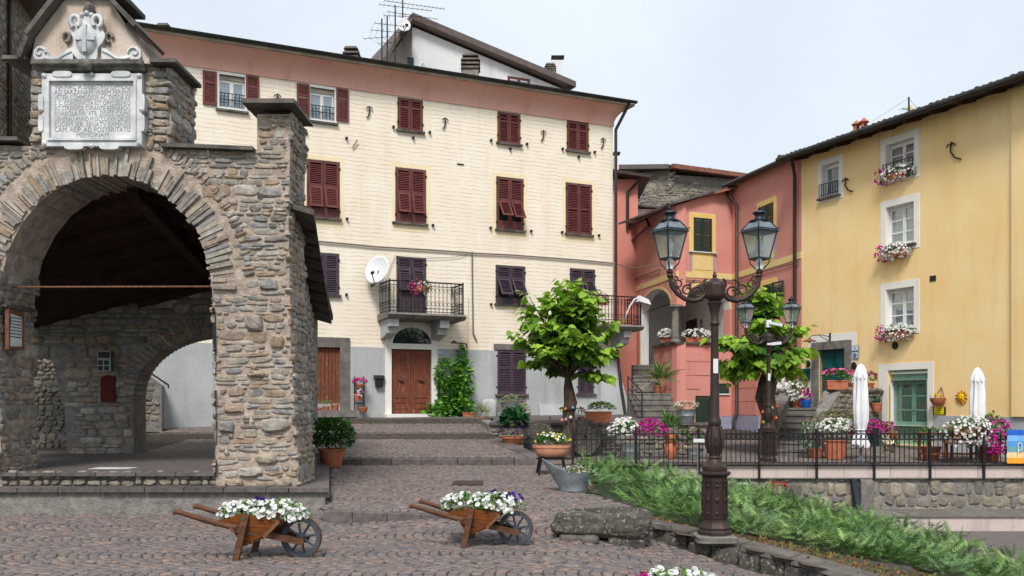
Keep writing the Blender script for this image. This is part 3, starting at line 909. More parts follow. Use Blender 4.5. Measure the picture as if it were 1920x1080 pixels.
# --- slabs on top
def cap(u0, u1, v, y0, y1, th=0.06, zr=0.0):
    z = lz(v)
    m_ = MB(FL).hexa([(lx(u0), y0, z), (lx(u1), y0, z + zr), (lx(u1) + U(-.04, .04), y1, z + zr), (lx(u0) + U(-.04, .04), y1, z)],
                     [(lx(u0) + .01, y0 + .01, z + th), (lx(u1) - .01, y0 + .01, z + th + zr), (lx(u1), y1, z + th + zr), (lx(u0), y1, z + th)])
    return obj('coping_slab', m_, M['slate'], log)
cap(-160, -30, 268, -.15, .9); cap(-28, 42, 268, -.16, .9)
cap(306, 390, 279, -.14, .9, zr=-.02); cap(391, 479, 282, -.15, .9, zr=-.03)
cap(462, 560, 203, -.28, 1.0, .07); cap(292, 341, 128, -.28, .95, .06); cap(18, 62, 121, -.25, .95, .06)
# flank brackets under the wing slabs (corbelled stones)
lst = []
for k in range(9):
    z = lz(270) + k * (lz(135) - lz(270)) / 9
    lst.append((lx(304) + U(-.03, .03), -0.02, z + .07, .26 + k * .012, .13, .06, U(-.08, .08)))
    lst.append((lx(72) + U(-.03, .03), -0.02, z + .07, .2 + k * .01, .13, .06, U(-.08, .08)))
emit_stones(FL, lst, log, M['schist'], 30)

# --- gabled aedicule above the plaque
gable_px = [(64, 124), (66, 112), (74, 76), (126, 8), (150, -6), (196, -4), (214, 8), (248, 62), (294, 118), (294, 124)]
gb = MB(FL).prism([lp(*p) for p in gable_px], -0.12, 0.6)
obj('gable', gb, M['old_plaster'], log)
def slab_line(a, b, w0=-0.3, w1=0.65, th=0.07, ext=0.04):
    (xa, za), (xb, zb) = lp(*a), lp(*b)
    L = math.hypot(xb - xa, zb - za); tx, tz = (xb - xa) / L, (zb - za) / L; nx, nz = -tz, tx
    if nz < 0 or (abs(nz) < .1 and nx * (1 if a[0] > 180 else -1) < 0): nx, nz = -nx, -nz
    xa -= tx * ext; za -= tz * ext; xb += tx * ext; zb += tz * ext
    m_ = MB(FL).hexa([(xa, w0, za), (xb, w0, zb), (xb, w1, zb), (xa, w1, za)], [(xa + nx * th, w0, za + nz * th), (xb + nx * th, w0, zb + nz * th), (xb + nx * th, w1, zb + nz * th), (xa + nx * th, w1, za + nz * th)])
    obj('gable_slab', m_, M['slate'], log)
slab_line((58, 116), (74, 74)); slab_line((73, 75), (127, 5), -.32); slab_line((112, 2), (238, 6), -.22, .65, .07)
slab_line((214, 8), (262, 62), -.34, .9, .06); slab_line((246, 60), (297, 120), -.2)
# moulded shelf under the gable and the small boss in its middle
obj('moulding', MB(FL).sweep([(0, lz(138)), (-.1, lz(136)), (-.12, lz(131)), (-.22, lz(128)), (-.24, lz(121)), (0, lz(120))], lx(72), lx(276)), M['marble_dark'], log)
obj('boss', MB(FL).lathe([(0.02, -.09), (.08, -.07), (.1, 0), (.08, .06), (.02, .08)], (lx(173), -.23, lz(130)), 10), M['marble_dark'], log, smooth=60)
# pine-cone on the gable face
pc = MB(FL)
for k in range(8):
    for j in range(7):
        w = math.pi * (j + (k % 2) * .5) / 6.5
        rr = 0.075 * math.sin(math.pi * (0.25 + 0.68 * k / 8))
        pc.lathe([(0.004, -.02), (.02, 0), (.004, .022)], (lx(175) - rr * 1.1 * math.cos(w), -.13 - rr * math.sin(w), lz(40) + k * .032), 5)
pc.lathe([(.03, 0), (.07, .05), (.075, .12), (.05, .22), (.01, .27)], (lx(175), -.13, lz(40)), 10)
obj('pine_cone', pc, M['marble_dark'], log, kind='stuff')

# --- platform: floor, riser stones, lower ledge slabs
plat_r = lambda y: -2.78 - (y - 14.6) * 0.19
pf = MB()
pf.hexa([(-12, LY + .05, -.2), (lx(560), LY + .05, -.2), (-4.3, 21.6, -.2), (-12, 21.6, -.2)], [(-12, LY + .05, .6), (lx(560), LY + .05, .6), (-4.3, 21.6, .6), (-12, 21.6, .6)])
floor = obj('platform_floor', pf, M['kerb'], log)
for k in range(6):
    x0 = lx(-40) + k * (lx(405) - lx(-40)) / 6
    mb = MB().box(x0 + .006, x0 + (lx(405) - lx(-40)) / 6 - .006, LY - .06, LY + .34, .56, .612 + U(0, .006)); obj('edge_slab', mb, M['kerb'], floor)
ls = courses(lx(-50), lx(403), .40, .56, lambda x, z, a, b: True, ch=(.1, .13), ln=(.1, .24), proud=(.03, .05), big=0, gap=.02)
FLr = PL((0, LY + .04), (1, 0)); emit_stones(FLr, ls, floor, M['rubble'], 80)
lg = MB().hexa([(-12, 14.68, -.3), (plat_r(14.68) - .06, 14.68, -.3), (plat_r(22) - .06, 22, -.3), (-12, 22, -.3)], [(-12, 14.68, .335), (plat_r(14.68) - .06, 14.68, .335), (plat_r(22) - .06, 22, .335), (-12, 22, .335)])
ledge = obj('ledge_base', lg, M['mortar_grey'], log)
x = -9.6
while x < plat_r(14.6) - .9:
    w = U(.5, .75)
    if plat_r(14.6) - .62 - (x + w) < .3: w = plat_r(14.6) - .62 - x
    obj('ledge_slab', MB().box(x + .006, x + w - .006, 14.6 + U(-.01, .01), LY + .03, .336, .405 + U(-.004, .004)), M['kerb'], ledge)
    x += w
y = 14.6
while y < 20.4:
    L = U(.7, 1.1)
    xa, xb = plat_r(y), plat_r(y + L)
    wa = .6 - (0 if y < 15 else .08)
    m_ = MB().hexa([(xa - .61, y + .005, .336), (xa, y + .005, .336), (xb, y + L - .005, .336), (xb - .61, y + L - .005, .336)], [(xa - .61, y + .005, .405), (xa, y + .005, .405), (xb, y + L - .005, .405), (xb - .61, y + L - .005, .405)])
    obj('ledge_slab', m_, M['kerb'], ledge); y += L
lst = courses(-9.6, -2.9, -.02, .3, lambda x, z, a, b: True, ch=(.1, .16), ln=(.15, .4), proud=(.006, .014), big=0)
emit_stones(PL((0, 14.69), (1, 0)), lst, ledge, M['mortar_grey'], 0)
obj('floor_plaque', MB().box(X_at(180, 16.2), X_at(255, 16.2), 15.9, 16.3, .6, .606), M['marble'], log)

# ------------------------------------------------------------------ plaque with inscription
def text_mesh(s, size, mat, align='CENTER', name='lettering'):
    cu = bpy.data.curves.new(name, 'FONT'); cu.body = s; cu.size = size; cu.align_x = align; cu.align_y = 'CENTER'
    cu.extrude = 0.0; cu.resolution_u = 2; cu.space_line = 1.0
    to = bpy.data.objects.new('tmp', cu); COL.objects.link(to)
    bpy.context.view_layer.update()
    dg = bpy.context.evaluated_depsgraph_get()
    me = bpy.data.meshes.new_from_object(to.evaluated_get(dg))
    bpy.data.objects.remove(to); me.name = name
    me.materials.clear(); me.materials.append(mat)
    return me
def put_text(s, F, x, y, z, size, mat, parent, width=None, align='CENTER', slant=0):
    me = text_mesh(s, size, mat, align)
    n = len(me.vertices); co = np.zeros(n * 3, np.float32); me.vertices.foreach_get('co', co); co = co.reshape(-1, 3)
    k = 1.0
    if width:
        w = co[:, 0].max() - co[:, 0].min(); k = width / w
    d = np.array([F.d[0], F.d[1], 0]); P = np.array(F.P(x, y, z))
    out = P + (co[:, :1] * k) * d + co[:, 1:2] * np.array([0, 0, 1.0])
    me.vertices.foreach_set('co', out.astype(np.float32).ravel()); me.update()
    return obj('lettering', me, mat, parent, kind='stuff')

plaque = thing('marble_plaque', 'white marble plaque with carved Latin inscription above the arch', 'plaque', (lx(180), LY - .1, lz(278)))
x0, x1, z0, z1 = lx(86), lx(272), lz(278), lz(143)
obj('panel', MB(FL).box(x0 + .08, x1 - .08, -.10, .02, z0 + .08, z1 - .08), M['marble'], plaque)
fr = MB(FL)
fr.prism([(x0, z0), (x1, z0), (x1, z1), (x0, z1)], -.13, .02, [[(x0 + .1, z0 + .1), (x1 - .1, z0 + .1), (x1 - .1, z1 - .1), (x0 + .1, z1 - .1)]])
pf_ = obj('frame', fr, M['marble'], plaque)
ins = MB(FL).prism([(x0 + .085, z0 + .085), (x1 - .085, z0 + .085), (x1 - .085, z1 - .085), (x0 + .085, z1 - .085)], -.155, -.1,
                   [[(x0 + .12, z0 + .12), (x1 - .12, z0 + .12), (x1 - .12, z1 - .12), (x0 + .12, z1 - .12)]])
obj('moulding', ins, M['marble'], plaque)
for (cx, cz) in ((x0 + .04, z0 + .04), (x1 - .04, z0 + .04), (x0 + .04, z1 - .04), (x1 - .04, z1 - .04), ((x0+x1)/2, z1 - .02), ((x0+x1)/2, z0 + .0), (x0, (z0+z1)/2), (x1, (z0+z1)/2)):
    obj('rosette', MB(FL).add([(cx + .045 * math.cos(t) * (1 if i % 2 else .7), -.145, cz + .045 * math.sin(t) * (1 if i % 2 else .7)) for i, t in enumerate(np.linspace(0, 2*math.pi, 12, endpoint=False))] + [(cx, -.17, cz)],
        [(i, (i + 1) % 12, 12) for i in range(12)]), M['marble'], plaque)
for (cx, cz, hor) in ((x0 + .32, z1 - .01, 1), (x1 - .32, z1 - .01, 1), (x0 + .5, z0 - .01, 1), (x1 - .5, z0 - .01, 1), (x0 - .01, z0 + .35, 0), (x0 - .01, z1 - .45, 0), (x1 + .01, z0 + .35, 0), (x1 + .01, z1 - .45, 0)):
    w, h = (.15, .045) if hor else (.04, .13)
    obj('scroll', MB(FL).prism([(cx + w * math.copysign(abs(math.cos(t)) ** .6, math.cos(t)), cz + h * math.copysign(abs(math.sin(t)) ** .6, math.sin(t))) for t in np.linspace(0, 2*math.pi, 14, endpoint=False)], -.15, .0), M['marble'], plaque)
LINES = ['VIA HAC A SIGESTRO OPPIDO', 'AD SARZANAM VRBEM FERENS', 'VETERI COMMODIOR AC TVTIOR EX', 'S. C. CONSTRVCTA EST OPVS SEDVLO', 'AC STRENVOS CVRANTE BERNARDO',
         'RIVAROLA IVR. VTR. DOCT. COMIS', 'GENERALI ANNO M DCCLXXIV DECER', 'EODEM SER. SENATV EXPENSIS', 'CAM. REIP. AD POSTERITATIS', 'MEMORIAM']
zt = z1 - .2; dz = (z1 - z0 - .36) / 9.2
for i, s_ in enumerate(LINES):
    put_text(s_, FL, (x0 + x1) / 2, -.104, zt - i * dz, .105, M['letter'], plaque, width=(1.18 if i < 9 else .5))

# coat of arms relief
coat = thing('coat_of_arms', 'carved marble coat of arms with cross shield and scrolls in the gable', 'relief', (lx(172), LY - .15, lz(120)))
cx, cz = lx(173), lz(80)
def dome(mb, cx, cz, rx, rz, y, h, n=20, rings=5):
    V = [(cx, y - h, cz)]; Fc = []
    for r in range(1, rings + 1):
        a = r / rings
        for k in range(n):
            t = 2 * math.pi * k / n
            V.append((cx + rx * a * math.cos(t), y - h * math.sqrt(max(0, 1 - a * a)), cz + rz * a * math.sin(t)))
    Fc += [(0, 1 + k, 1 + (k + 1) % n) for k in range(n)]
    for r in range(rings - 1):
        b = 1 + r * n
        Fc += [(b + k, b + n + k, b + n + (k + 1) % n, b + (k + 1) % n) for k in range(n)]
    return mb.add(V, Fc)
cart = [(cx + (.24 + .045 * math.sin(5 * t + 1)) * math.cos(t), cz + (.36 + .03 * math.cos(6 * t)) * math.sin(t)) for t in np.linspace(0, 2*math.pi, 36, endpoint=False)]
obj('cartouche', MB(FL).prism(cart, -.2, -.1), M['marble'], coat, smooth=40)
obj('shield', dome(MB(FL), cx, cz - .03, .17, .25, -.2, .08), M['marble'], coat, smooth=180)
cr_ = MB(FL)
cr_.box(cx - .03, cx + .03, -.292, -.22, cz - .24, cz + .18); cr_.box(cx - .15, cx + .15, -.287, -.22, cz - .06, cz)
obj('cross', cr_, M['marble'], coat)
for sg in (-1, 1):
    m_ = MB(FL).tube([(cx + sg * (.17 + .07 * math.cos(t)), -.22, cz + .24 + .09 * math.sin(t)) for t in np.linspace(-1.2, 4, 12)], .035, 8)
    obj('curl', m_, M['marble'], coat, smooth=60)
    band = [(.22, -.34), (.22, -.14), (.30, -.16), (.40, -.24), (.50, -.29), (.60, -.26), (.62, -.18), (.68, -.12), (.76, -.12), (.82, -.18), (.83, -.27), (.78, -.34)]
    obj('wing', MB(FL).prism([(cx + sg * x, cz + z) for x, z in band], -.18, -.1), M['marble'], coat, smooth=40)
    obj('volute', MB(FL).tube([(cx + sg * .725 + (.095 - .0065 * k) * math.cos(.5 * k) * -sg, -.19, cz - .225 + (.095 - .0065 * k) * math.sin(.5 * k)) for k in range(13)], [.022 - .001 * k for k in range(13)], 6), M['marble'], coat, smooth=60)
    obj('rib', MB(FL).tube([(cx + sg * x, -.185, cz + z) for x, z in ((.24, -.2), (.33, -.24), (.44, -.31), (.56, -.32), (.66, -.3))], .016, 6), M['marble'], coat, smooth=60)
    obj('scroll', MB(FL).tube([(cx + sg * .33 + .05 * math.cos(t) * sg, -.15, cz + .02 + .3 * 0 + .07 * math.sin(t)) for t in np.linspace(0, 5, 10)], .03, 6), M['marble_dark'], coat, smooth=60)
crown = MB(FL)
for k in range(5): dome(crown, cx + (k - 2) * .07, cz + .38 - abs(k - 2) * .03, .055, .06, -.12, .12, 10, 3)
obj('crest', crown, M['marble'], coat, smooth=180)

# info board on the left pier
board = thing('info_board', 'wooden framed information panel on the left pier of the loggia', 'sign', (lx(16), LY - .05, lz(658)))
bz0, bz1 = lz(650), lz(580)
FBo = PL((lx(2) + .07, LY + .02), (0, 1)); FBo.n = (-1, 0)
b0, b1 = .02, .5
obj('frame', MB(FBo).prism([(b0, bz0 - .04), (b1, bz0 - .02), (b1, bz1 - .02), (b0, bz1 + .02)], -.03, .03, [[(b0 + .045, bz0 + .01), (b1 - .03, bz0 + .03), (b1 - .03, bz1 - .08), (b0 + .045, bz1 - .04)]]), M['rust'], board)
obj('sheet', MB(FBo).box(b0 + .04, b1 - .025, -.005, .005, bz0 + .01, bz1 - .05), M['white_paint'], board)
M['print'] = pm('print_ink', C(90, 96, 104), amt=.1, bump=0)
M['crest_blue'] = pm('crest_blue', C(40, 110, 150), amt=.1, bump=0)
obj('crest', MB(FBo).prism([(b0 + .07, bz1 - .1), (b0 + .11, bz1 - .1), (b0 + .11, bz1 - .2), (b0 + .09, bz1 - .24), (b0 + .07, bz1 - .2)], -.012, -.006), M['crest_blue'], board)
for k in range(7):
    z = bz1 - .12 - k * .05
    a = b0 + (.13 if k < 3 else .06)
    obj('text_line', MB(FBo).box(a, b1 - .05, -.009, -.006, z, z + .016), M['print'], board)
obj('bracket', MB(FBo).bar((b0 + .02, .02, bz1 - .06), (b0 + .02, .16, bz1 - .06), .03), M['iron'], board)
obj('stone_hood', MB(FL).hexa([(lx(-2), -.02, lz(574)), (lx(12), .0, lz(576)), (lx(14), .95, lz(576)), (lx(-2), .95, lz(572))], [(lx(-2), -.02, lz(568)), (lx(12), .0, lz(571)), (lx(14), .95, lz(570)), (lx(-2), .95, lz(564))]), M['slate'], log)

# flood lights and brown niche door on the back pier
fl = thing('floodlight', 'grey square floodlight cluster on the back pier inside the loggia', 'floodlight', at(202, 690, BY - .1))
u0, u1 = bx(189), bx(214)
Ff = PL((0, BY - .18), (1, 0))
z0_, z1_ = Z_at(697, BY), Z_at(659, BY)
obj('housing', MB(Ff).box(u0, u1, 0, .14, z0_, z1_), M['zinc'], fl)
for i in range(2):
    for j in range(2):
        obj('lamp_cell', MB(Ff).box(u0 + .02 + i * .13, u0 + .12 + i * .13, -.01, .02, z0_ + .02 + j * .12, z0_ + .12 + j * .12), M['black_plastic'], fl)
obj('lamp_cell', MB(Ff).box(u0 + .02, u1 - .02, -.01, .02, z1_ - .15, z1_ - .02), M['black_plastic'], fl)
nd = thing('niche_door', 'small dark red arched cupboard door on the back pier', 'cupboard', at(204, 755, BY - .1))
a0, a1 = bx(191), bx(218)
arcp = [(a0, Z_at(754, BY)), (a1, Z_at(754, BY)), (a1, Z_at(712, BY))] + [((a0+a1)/2 + (a1-a0)/2 * math.cos(t), Z_at(712, BY) + .1 * math.sin(t)) for t in np.linspace(.3, 2.84, 8)] + [(a0, Z_at(712, BY))]
M['oxblood'] = pm('oxblood_paint', C(96, 32, 28), amt=.3, bump=.2)
obj('door_leaf', MB(FB).prism(arcp, -.07, 0.02), M['oxblood'], nd)
obj('knob', MB(FB).lathe([(.0, -.02), (.02, 0), (.0, .02)], (a1 - .05, -.08, Z_at(735, BY)), 8), M['iron'], nd)
# ------------------------------------------------------------------ cream house
FC = PL((X_at(770, 30.0), 30.0), (2.117, 1.0))
cream = thing('cream_house', 'tall cream plastered house with red and plum shutters and grey base', 'house', FC.P(2, 0, 1.2))
cR = FC.sx(1149)                                              # right corner
cL = FC.sx(130)
zGrey = FC.z(800, 655)
zBand = FC.z(850, 192)
zTop = FC.z(850, 152)

def louvre_leaf(mb, x0, x1, z0, z1, y, th=0.045, st=0.06, pitch=0.055, mid=None, top_open=True):
    """one shutter leaf: stiles, rails and slanted slats"""
    mb.box(x0, x0 + st, y, y + th, z0, z1); mb.box(x1 - st, x1, y, y + th, z0, z1)
    rails = [z0, z1 - st] + ([mid - st / 2] if mid else [])
    for r in rails: mb.box(x0 + st, x1 - st, y + .002, y + th - .002, r, r + st)
    z = z0 + st + pitch / 2
    while z < z1 - st - 0.01:
        if not (mid and abs(z - mid) < st / 2 + pitch * .3):
            a, b = x0 + st, x1 - st
            mb.add([(a, y + .006, z - pitch * .42), (b, y + .006, z - pitch * .42), (b, y + th - .006, z + pitch * .30), (a, y + th - .006, z + pitch * .30),
                    (a, y + .014, z - pitch * .48), (b, y + .014, z - pitch * .48), (b, y + th, z + pitch * .2), (a, y + th, z + pitch * .2)],
                   [(0, 1, 2, 3), (7, 6, 5, 4), (0, 4, 5, 1)])
        z += pitch
    return mb
def flap_leaf(F, x0, x1, zt, length, y, tilt, mat, parent):
    """lower panel of a Ligurian shutter pushed out at its foot"""
    class T:                                                  # frame rotated about its top edge
        @staticmethod
        def P(a, b, c):
            dz = c - zt; return F.P(a, y + (b - y) * math.cos(tilt) + dz * math.sin(tilt), zt + dz * math.cos(tilt) - (b - y) * math.sin(tilt))
    mb = MB(T); louvre_leaf(mb, x0, x1, zt - length, zt, y, th=.035, st=.05)
    obj('flap', mb, mat, parent)

def shutter_pair(F, name, rect, mat, root, flaps=0.0, flapr=(0.08, 0.5), trim=None, sill='slate', midf=0.5, y0=0.0):
    x0, x1, z0, z1 = rect
    w = MB(F)
    # sill and frame are the window part
    w.box(x0 - .08, x1 + .08, -.10, .06, z0 - .07, z0)
    for a, b in ((x0 - .035, x0), (x1, x1 + .035)): w.box(a, b, -.012, .1, z0, z1)
    w.box(x0 - .035, x1 + .035, -.012, .1, z1, z1 + .035)
    win = obj('window', w, M[sill], root)
    obj('dark_interior', MB(F).box(x0, x1, .16, .2, z0, z1), M['dark_room'], win)
    mid = (x0 + x1) / 2
    for (a, b) in ((x0 + .005, mid - .006), (mid + .006, x1 - .005)):
        mb = MB(F)
        if flaps:
            st = .06
            fz0, fz1 = z0 + (z1 - z0) * flapr[0], z0 + (z1 - z0) * flapr[1]
            louvre_leaf(mb, a, b, fz1, z1, -.02)
            mb.box(a, a + st, -.02, .025, z0, fz1); mb.box(b - st, b, -.02, .025, z0, fz1); mb.box(a + st, b - st, -.018, .023, z0, fz0)
            obj('shutter', mb, mat, win)
            flap_leaf(F, a + st * .6, b - st * .6, fz1 - .005, fz1 - fz0, -.03, flaps * U(.9, 1.1), mat, win)
        else:
            louvre_leaf(mb, a, b, z0, z1, -.02 + y0, mid=z0 + (z1 - z0) * midf)
            obj('shutter', mb, mat, win)
    for zz in (z0 + .2, z1 - .2):                             # hinges
        for sx_ in (x0 - .02, x1 + .02): obj('hinge', MB(F).box(sx_ - .03, sx_ + .03, -.035, -.02, zz, zz + .05), M['iron'], win)
    return win
def painted_trim(F, x0, x1, z0, z1, w, mat, root, y=-.006, drop=0.0, name='surround'):
    mb = MB(F).prism([(x0 - w, z0 - w - drop), (x1 + w, z0 - w - drop), (x1 + w, z1 + w), (x0 - w, z1 + w)], y, .004,
                     [[(x0 - .03, z0 - .06), (x1 + .03, z0 - .06), (x1 + .03, z1 + .03), (x0 - .03, z1 + .03)]])
    return obj(name, mb, mat, root)

def wall_cells(mb, outline, rects, y0, y1):
    """rectangular wall with rectangular openings, cut into a grid of cells"""
    x0, x1, z0, z1 = outline
    xs = sorted({x0, x1} | {r[0] for r in rects} | {r[1] for r in rects}); zs = sorted({z0, z1} | {r[2] for r in rects} | {r[3] for r in rects})
    for i in range(len(xs) - 1):
        for j in range(len(zs) - 1):
            cx, cz = (xs[i] + xs[i+1]) / 2, (zs[j] + zs[j+1]) / 2
            if any(r[0] < cx < r[1] and r[2] < cz < r[3] for r in rects): continue
            mb.add([(xs[i], y0, zs[j]), (xs[i+1], y0, zs[j]), (xs[i+1], y0, zs[j+1]), (xs[i], y0, zs[j+1])], [(0, 1, 2, 3)])
    for r in rects:
        a, b, c, d = r
        mb.add([(a, y0, c), (b, y0, c), (b, y0, d), (a, y0, d), (a, y1, c), (b, y1, c), (b, y1, d), (a, y1, d)], [(0, 4, 5, 1), (1, 5, 6, 2), (2, 6, 7, 3), (3, 7, 4, 0)])
    return mb
# openings in the wall
R4 = [FC.rect(411, 142, 459, 203), FC.rect(582, 166, 627, 225), FC.rect(747, 187, 791, 245), FC.rect(934, 213, 974, 269), FC.rect(1064, 230, 1102, 283)]
R3 = [FC.rect(577, 303, 635, 408), FC.rect(743, 318, 797, 418), FC.rect(932, 335, 980, 431), FC.rect(1062, 346, 1108, 439)]
R2 = [FC.rect(583, 476, 634, 552), FC.rect(745, 484, 797, 590), FC.rect(931, 500, 983, 570), FC.rect(1070, 506, 1114, 596)]
R1 = [FC.rect(583, 651, 637, 757), FC.rect(733, 655, 808, 776), FC.rect(932, 658, 985, 739), FC.rect(1083, 668, 1112, 738)]
fan = (FC.rect(735, 614, 808, 645))
fcx, fr_ = (fan[0] + fan[1]) / 2, (fan[1] - fan[0]) / 2
fanloop = [(fcx + fr_, fan[2])] + [(fcx + fr_ * math.cos(t), fan[2] + (fan[3] - fan[2]) * math.sin(t)) for t in np.linspace(0, math.pi, 13)[1:-1]] + [(fcx - fr_, fan[2])]
rl = lambda r: [(r[0], r[2]), (r[1], r[2]), (r[1], r[3]), (r[0], r[3])]
upper = [r for r in R4 + R3 + R2]
uw = wall_cells(MB(FC), (cL, cR, zGrey, zTop), upper, 0, .3)
wall = obj('wall', uw, M['cream'], cream)
gw = wall_cells(MB(FC), (cL, cR + .02, -.5, zGrey), R1, -.025, .3)
gw.box(cL, cR + .02, -.025, 0, zGrey, zGrey + .002)
obj('base_wall', gw, M['grey_render'], cream)
bk = MB(FC); bk.box(cL, cR, .32, 9, -.5, zTop); obj('house_body', bk, M['cream'], cream)
# raking buttress at the right foot
bt = MB(FC)
bt.hexa([(cR - .9, -.75, 0), (cR + .75, -.75, 0), (cR + .75, .3, 0), (cR - .9, .3, 0)], [(cR - .5, -.03, zGrey), (cR + .03, -.03, zGrey), (cR + .03, .3, zGrey), (cR - .5, .3, zGrey)])
obj('buttress', bt, M['grey_render'], cream)
obj('plinth', MB(FC).hexa([(FC.sx(1005), -.35, .9), (cR - .5, -.35, .9), (cR - .5, 0, .9), (FC.sx(1005), 0, .9)], [(FC.sx(1008), -.12, FC.z(1050, 758)), (cR - .5, -.12, FC.z(1050, 758)), (cR - .5, 0, FC.z(1050, 758)), (FC.sx(1008), 0, FC.z(1050, 758))]), M['grey_render'], cream)

# pink coved cornice, eave board, gutter and tiles
zt = zTop
prof = [(0.02, zBand)] + [(-.03 - .42 * (t ** 2.2), zBand + (zt - zBand) * .85 * t) for t in np.linspace(0, 1, 8)] + [(0.02, zBand + (zt - zBand) * .85)]
ends = [(-p[0]) * 0.95 for p in prof]
co = MB(FC).sweep(prof, cL, cR, None, [max(0, e) for e in ends])
obj('cornice', co, M['cornice'], cream, smooth=35)
obj('cornice_line', MB(FC).box(cL, cR + .03, -.04, .02, zBand - .045, zBand), M['cornice'], cream)
ze = zBand + (zt - zBand) * .85
obj('eave_board', MB(FC).box(cL, cR + .55, -.55, .2, ze + .002, ze + .07), M['eave_board'], cream)
gt = MB(FC)
gp = [(-.56 - .075 * math.sin(t) - .07, ze + .17 - .085 * (1 - math.cos(t)) * 0 + .085 * -math.cos(t) * 0 + -.085 * math.sin(t) * 0) for t in (0,)]
gp = [(-.60 + .085 * math.cos(t), ze + .15 + .085 * math.sin(t)) for t in np.linspace(math.pi, 2 * math.pi, 9)]
gt.sweep(gp + [(gp[-1][0] - .012, gp[-1][1])] + [(-.60 + .07 * math.cos(t), ze + .15 + .07 * math.sin(t)) for t in np.linspace(2 * math.pi, math.pi, 9)], cL, cR + .58)
gut = obj('gutter', gt, M['dark_gutter'], cream, smooth=40)
roofm = MB(FC).hexa([(cL, -.52, ze + .1), (cR + .5, -.52, ze + .1), (cR + .5, 5, ze + 1.6), (cL, 5, ze + 1.6)], [(cL, -.52, ze + .16), (cR + .5, -.52, ze + .16), (cR + .5, 5, ze + 1.7), (cL, 5, ze + 1.7)])
croof = obj('roof', roofm, M['tile'], cream)
# row of tile ends along the eave: half-round pantiles
x = FC.sx(275)
tm = MB()
for t in range(7):
    a = math.pi * t / 6
tv = [(.09 * math.cos(a), y, .05 * math.sin(a)) for y in (0, .9) for a in np.linspace(0, math.pi, 7)] + [(.075 * math.cos(a), y, .045 * math.sin(a)) for y in (0, .9) for a in np.linspace(0, math.pi, 7)]
tf = [(i, i + 1, i + 8, i + 7) for i in range(6)] + [(14 + i, 21 + i, 22 + i, 15 + i) for i in range(6)] + [(i, 14 + i, 15 + i, i + 1) for i in range(6)]
tile_me = mesh_np('roof_tile', tv, tf, smooth=True); tile_me.materials.append(M['tile'])
sl = math.atan2(1.5, 5.5)
while x < cR + .5:
    P = FC.P(x, -.5, ze + .15)
    R = Matrix(((FC.d[0], FC.n[0] * math.cos(sl), 0, P[0]), (FC.d[1], FC.n[1] * math.cos(sl), 0, P[1]), (0, math.sin(sl), 1, P[2] + U(-.006, .006)), (0, 0, 0, 1)))
    piece('roof_tile', tile_me, croof, R)
    x += .2
dp = cR + .06
obj('downpipe', MB(FC).tube([(cR + .3, -.58, ze + .1), (cR + .28, -.5, ze - .05), (dp, -.1, ze - .75), (dp, -.1, ze - .9), (dp, -.1, 4.4), (cR + .08, -.1, 3.2)], .055, 10), M['gutter'], cream, smooth=60)
obj('downpipe', MB(FC).tube([(cR + .0, -.14, 4.2), (cR + .12, -.35, 2.2), (cR + .2, -.58, 1.0), (cR + .28, -.72, .8), (cR + .3, -.85, .2)], .055, 10), M['dark_gutter'], cream, smooth=60)

# row 4: two windows with open shutters, three closed
for r, us in ((R4[0], ((380, 406, 134, 197), (461, 485, 143, 203))), (R4[1], ((556, 580, 158, 218), (630, 653, 167, 228)))):
    x0, x1, z0, z1 = r
    w = MB(FC)
    w.prism([(x0 - .07, z0 - .06), (x1 + .07, z0 - .06), (x1 + .07, z1 + .07), (x0 - .07, z1 + .07)], -.015, .1, [rl(r)])
    win = obj('window', w, M['white_paint'], cream)
    m = (x0 + x1) / 2
    for (a, b) in ((x0, m), (m, x1)):
        obj('casement', MB(FC).prism([(a, z0), (b, z0), (b, z1 - .12), (a, z1 - .12)], .1, .15, [[(a + .055, z0 + .06), (b - .055, z0 + .06), (b - .055, z1 - .2), (a + .055, z1 - .2)]]), M['white_paint'], win)
        obj('pane', MB(FC).box(a + .05, b - .05, .125, .13, z0 + .05, z1 - .19), M['glass'], win)
        obj('curtain', MB(FC).box(a + .05, b - .05, .19, .2, z0 + .05, z1 - .19), M['curtain'], win)
    obj('blind_box', MB(FC).box(x0, x1, .06, .16, z1 - .12, z1), M['eave_board'], win)
    rail = MB(FC)
    for zz in (z0 + .22, z0 + .4): rail.box(x0, x1, -.02, .0, zz, zz + .02)
    for k in range(7):
        xx = x0 + (x1 - x0) * (k + .5) / 7
        rail.box(xx - .01, xx + .01, -.02, 0, z0 + .04, z0 + .4)
    obj('guard_rail', rail, M['iron'], win)
    for (u0, u1, v0, v1) in us:
        q = FC.rect(u0, v0, u1, v1)
        obj('shutter', louvre_leaf(MB(FC), q[0], q[1], q[2], q[3], -.06, mid=q[3] - .33), M['shutter_red'], win)
    obj('sill', MB(FC).box(x0 - .1, x1 + .1, -.09, .0, z0 - .12, z0 - .06), M['slate'], win)
for r in R4[2:]:
    painted_trim(FC, *r, .1, M['cream_trim'], cream)
    shutter_pair(FC, 'window', r, M['shutter_red'], cream, midf=.72)
# row 3: red shutters, some with flaps pushed out
for i, r in enumerate(R3):
    painted_trim(FC, *r, .17, M['cream_trim'], cream, drop=.1)
    shutter_pair(FC, 'window', r, M['shutter_red'], cream, flaps=(.22, .26, .6, 0)[i], flapr=(.17, .55))
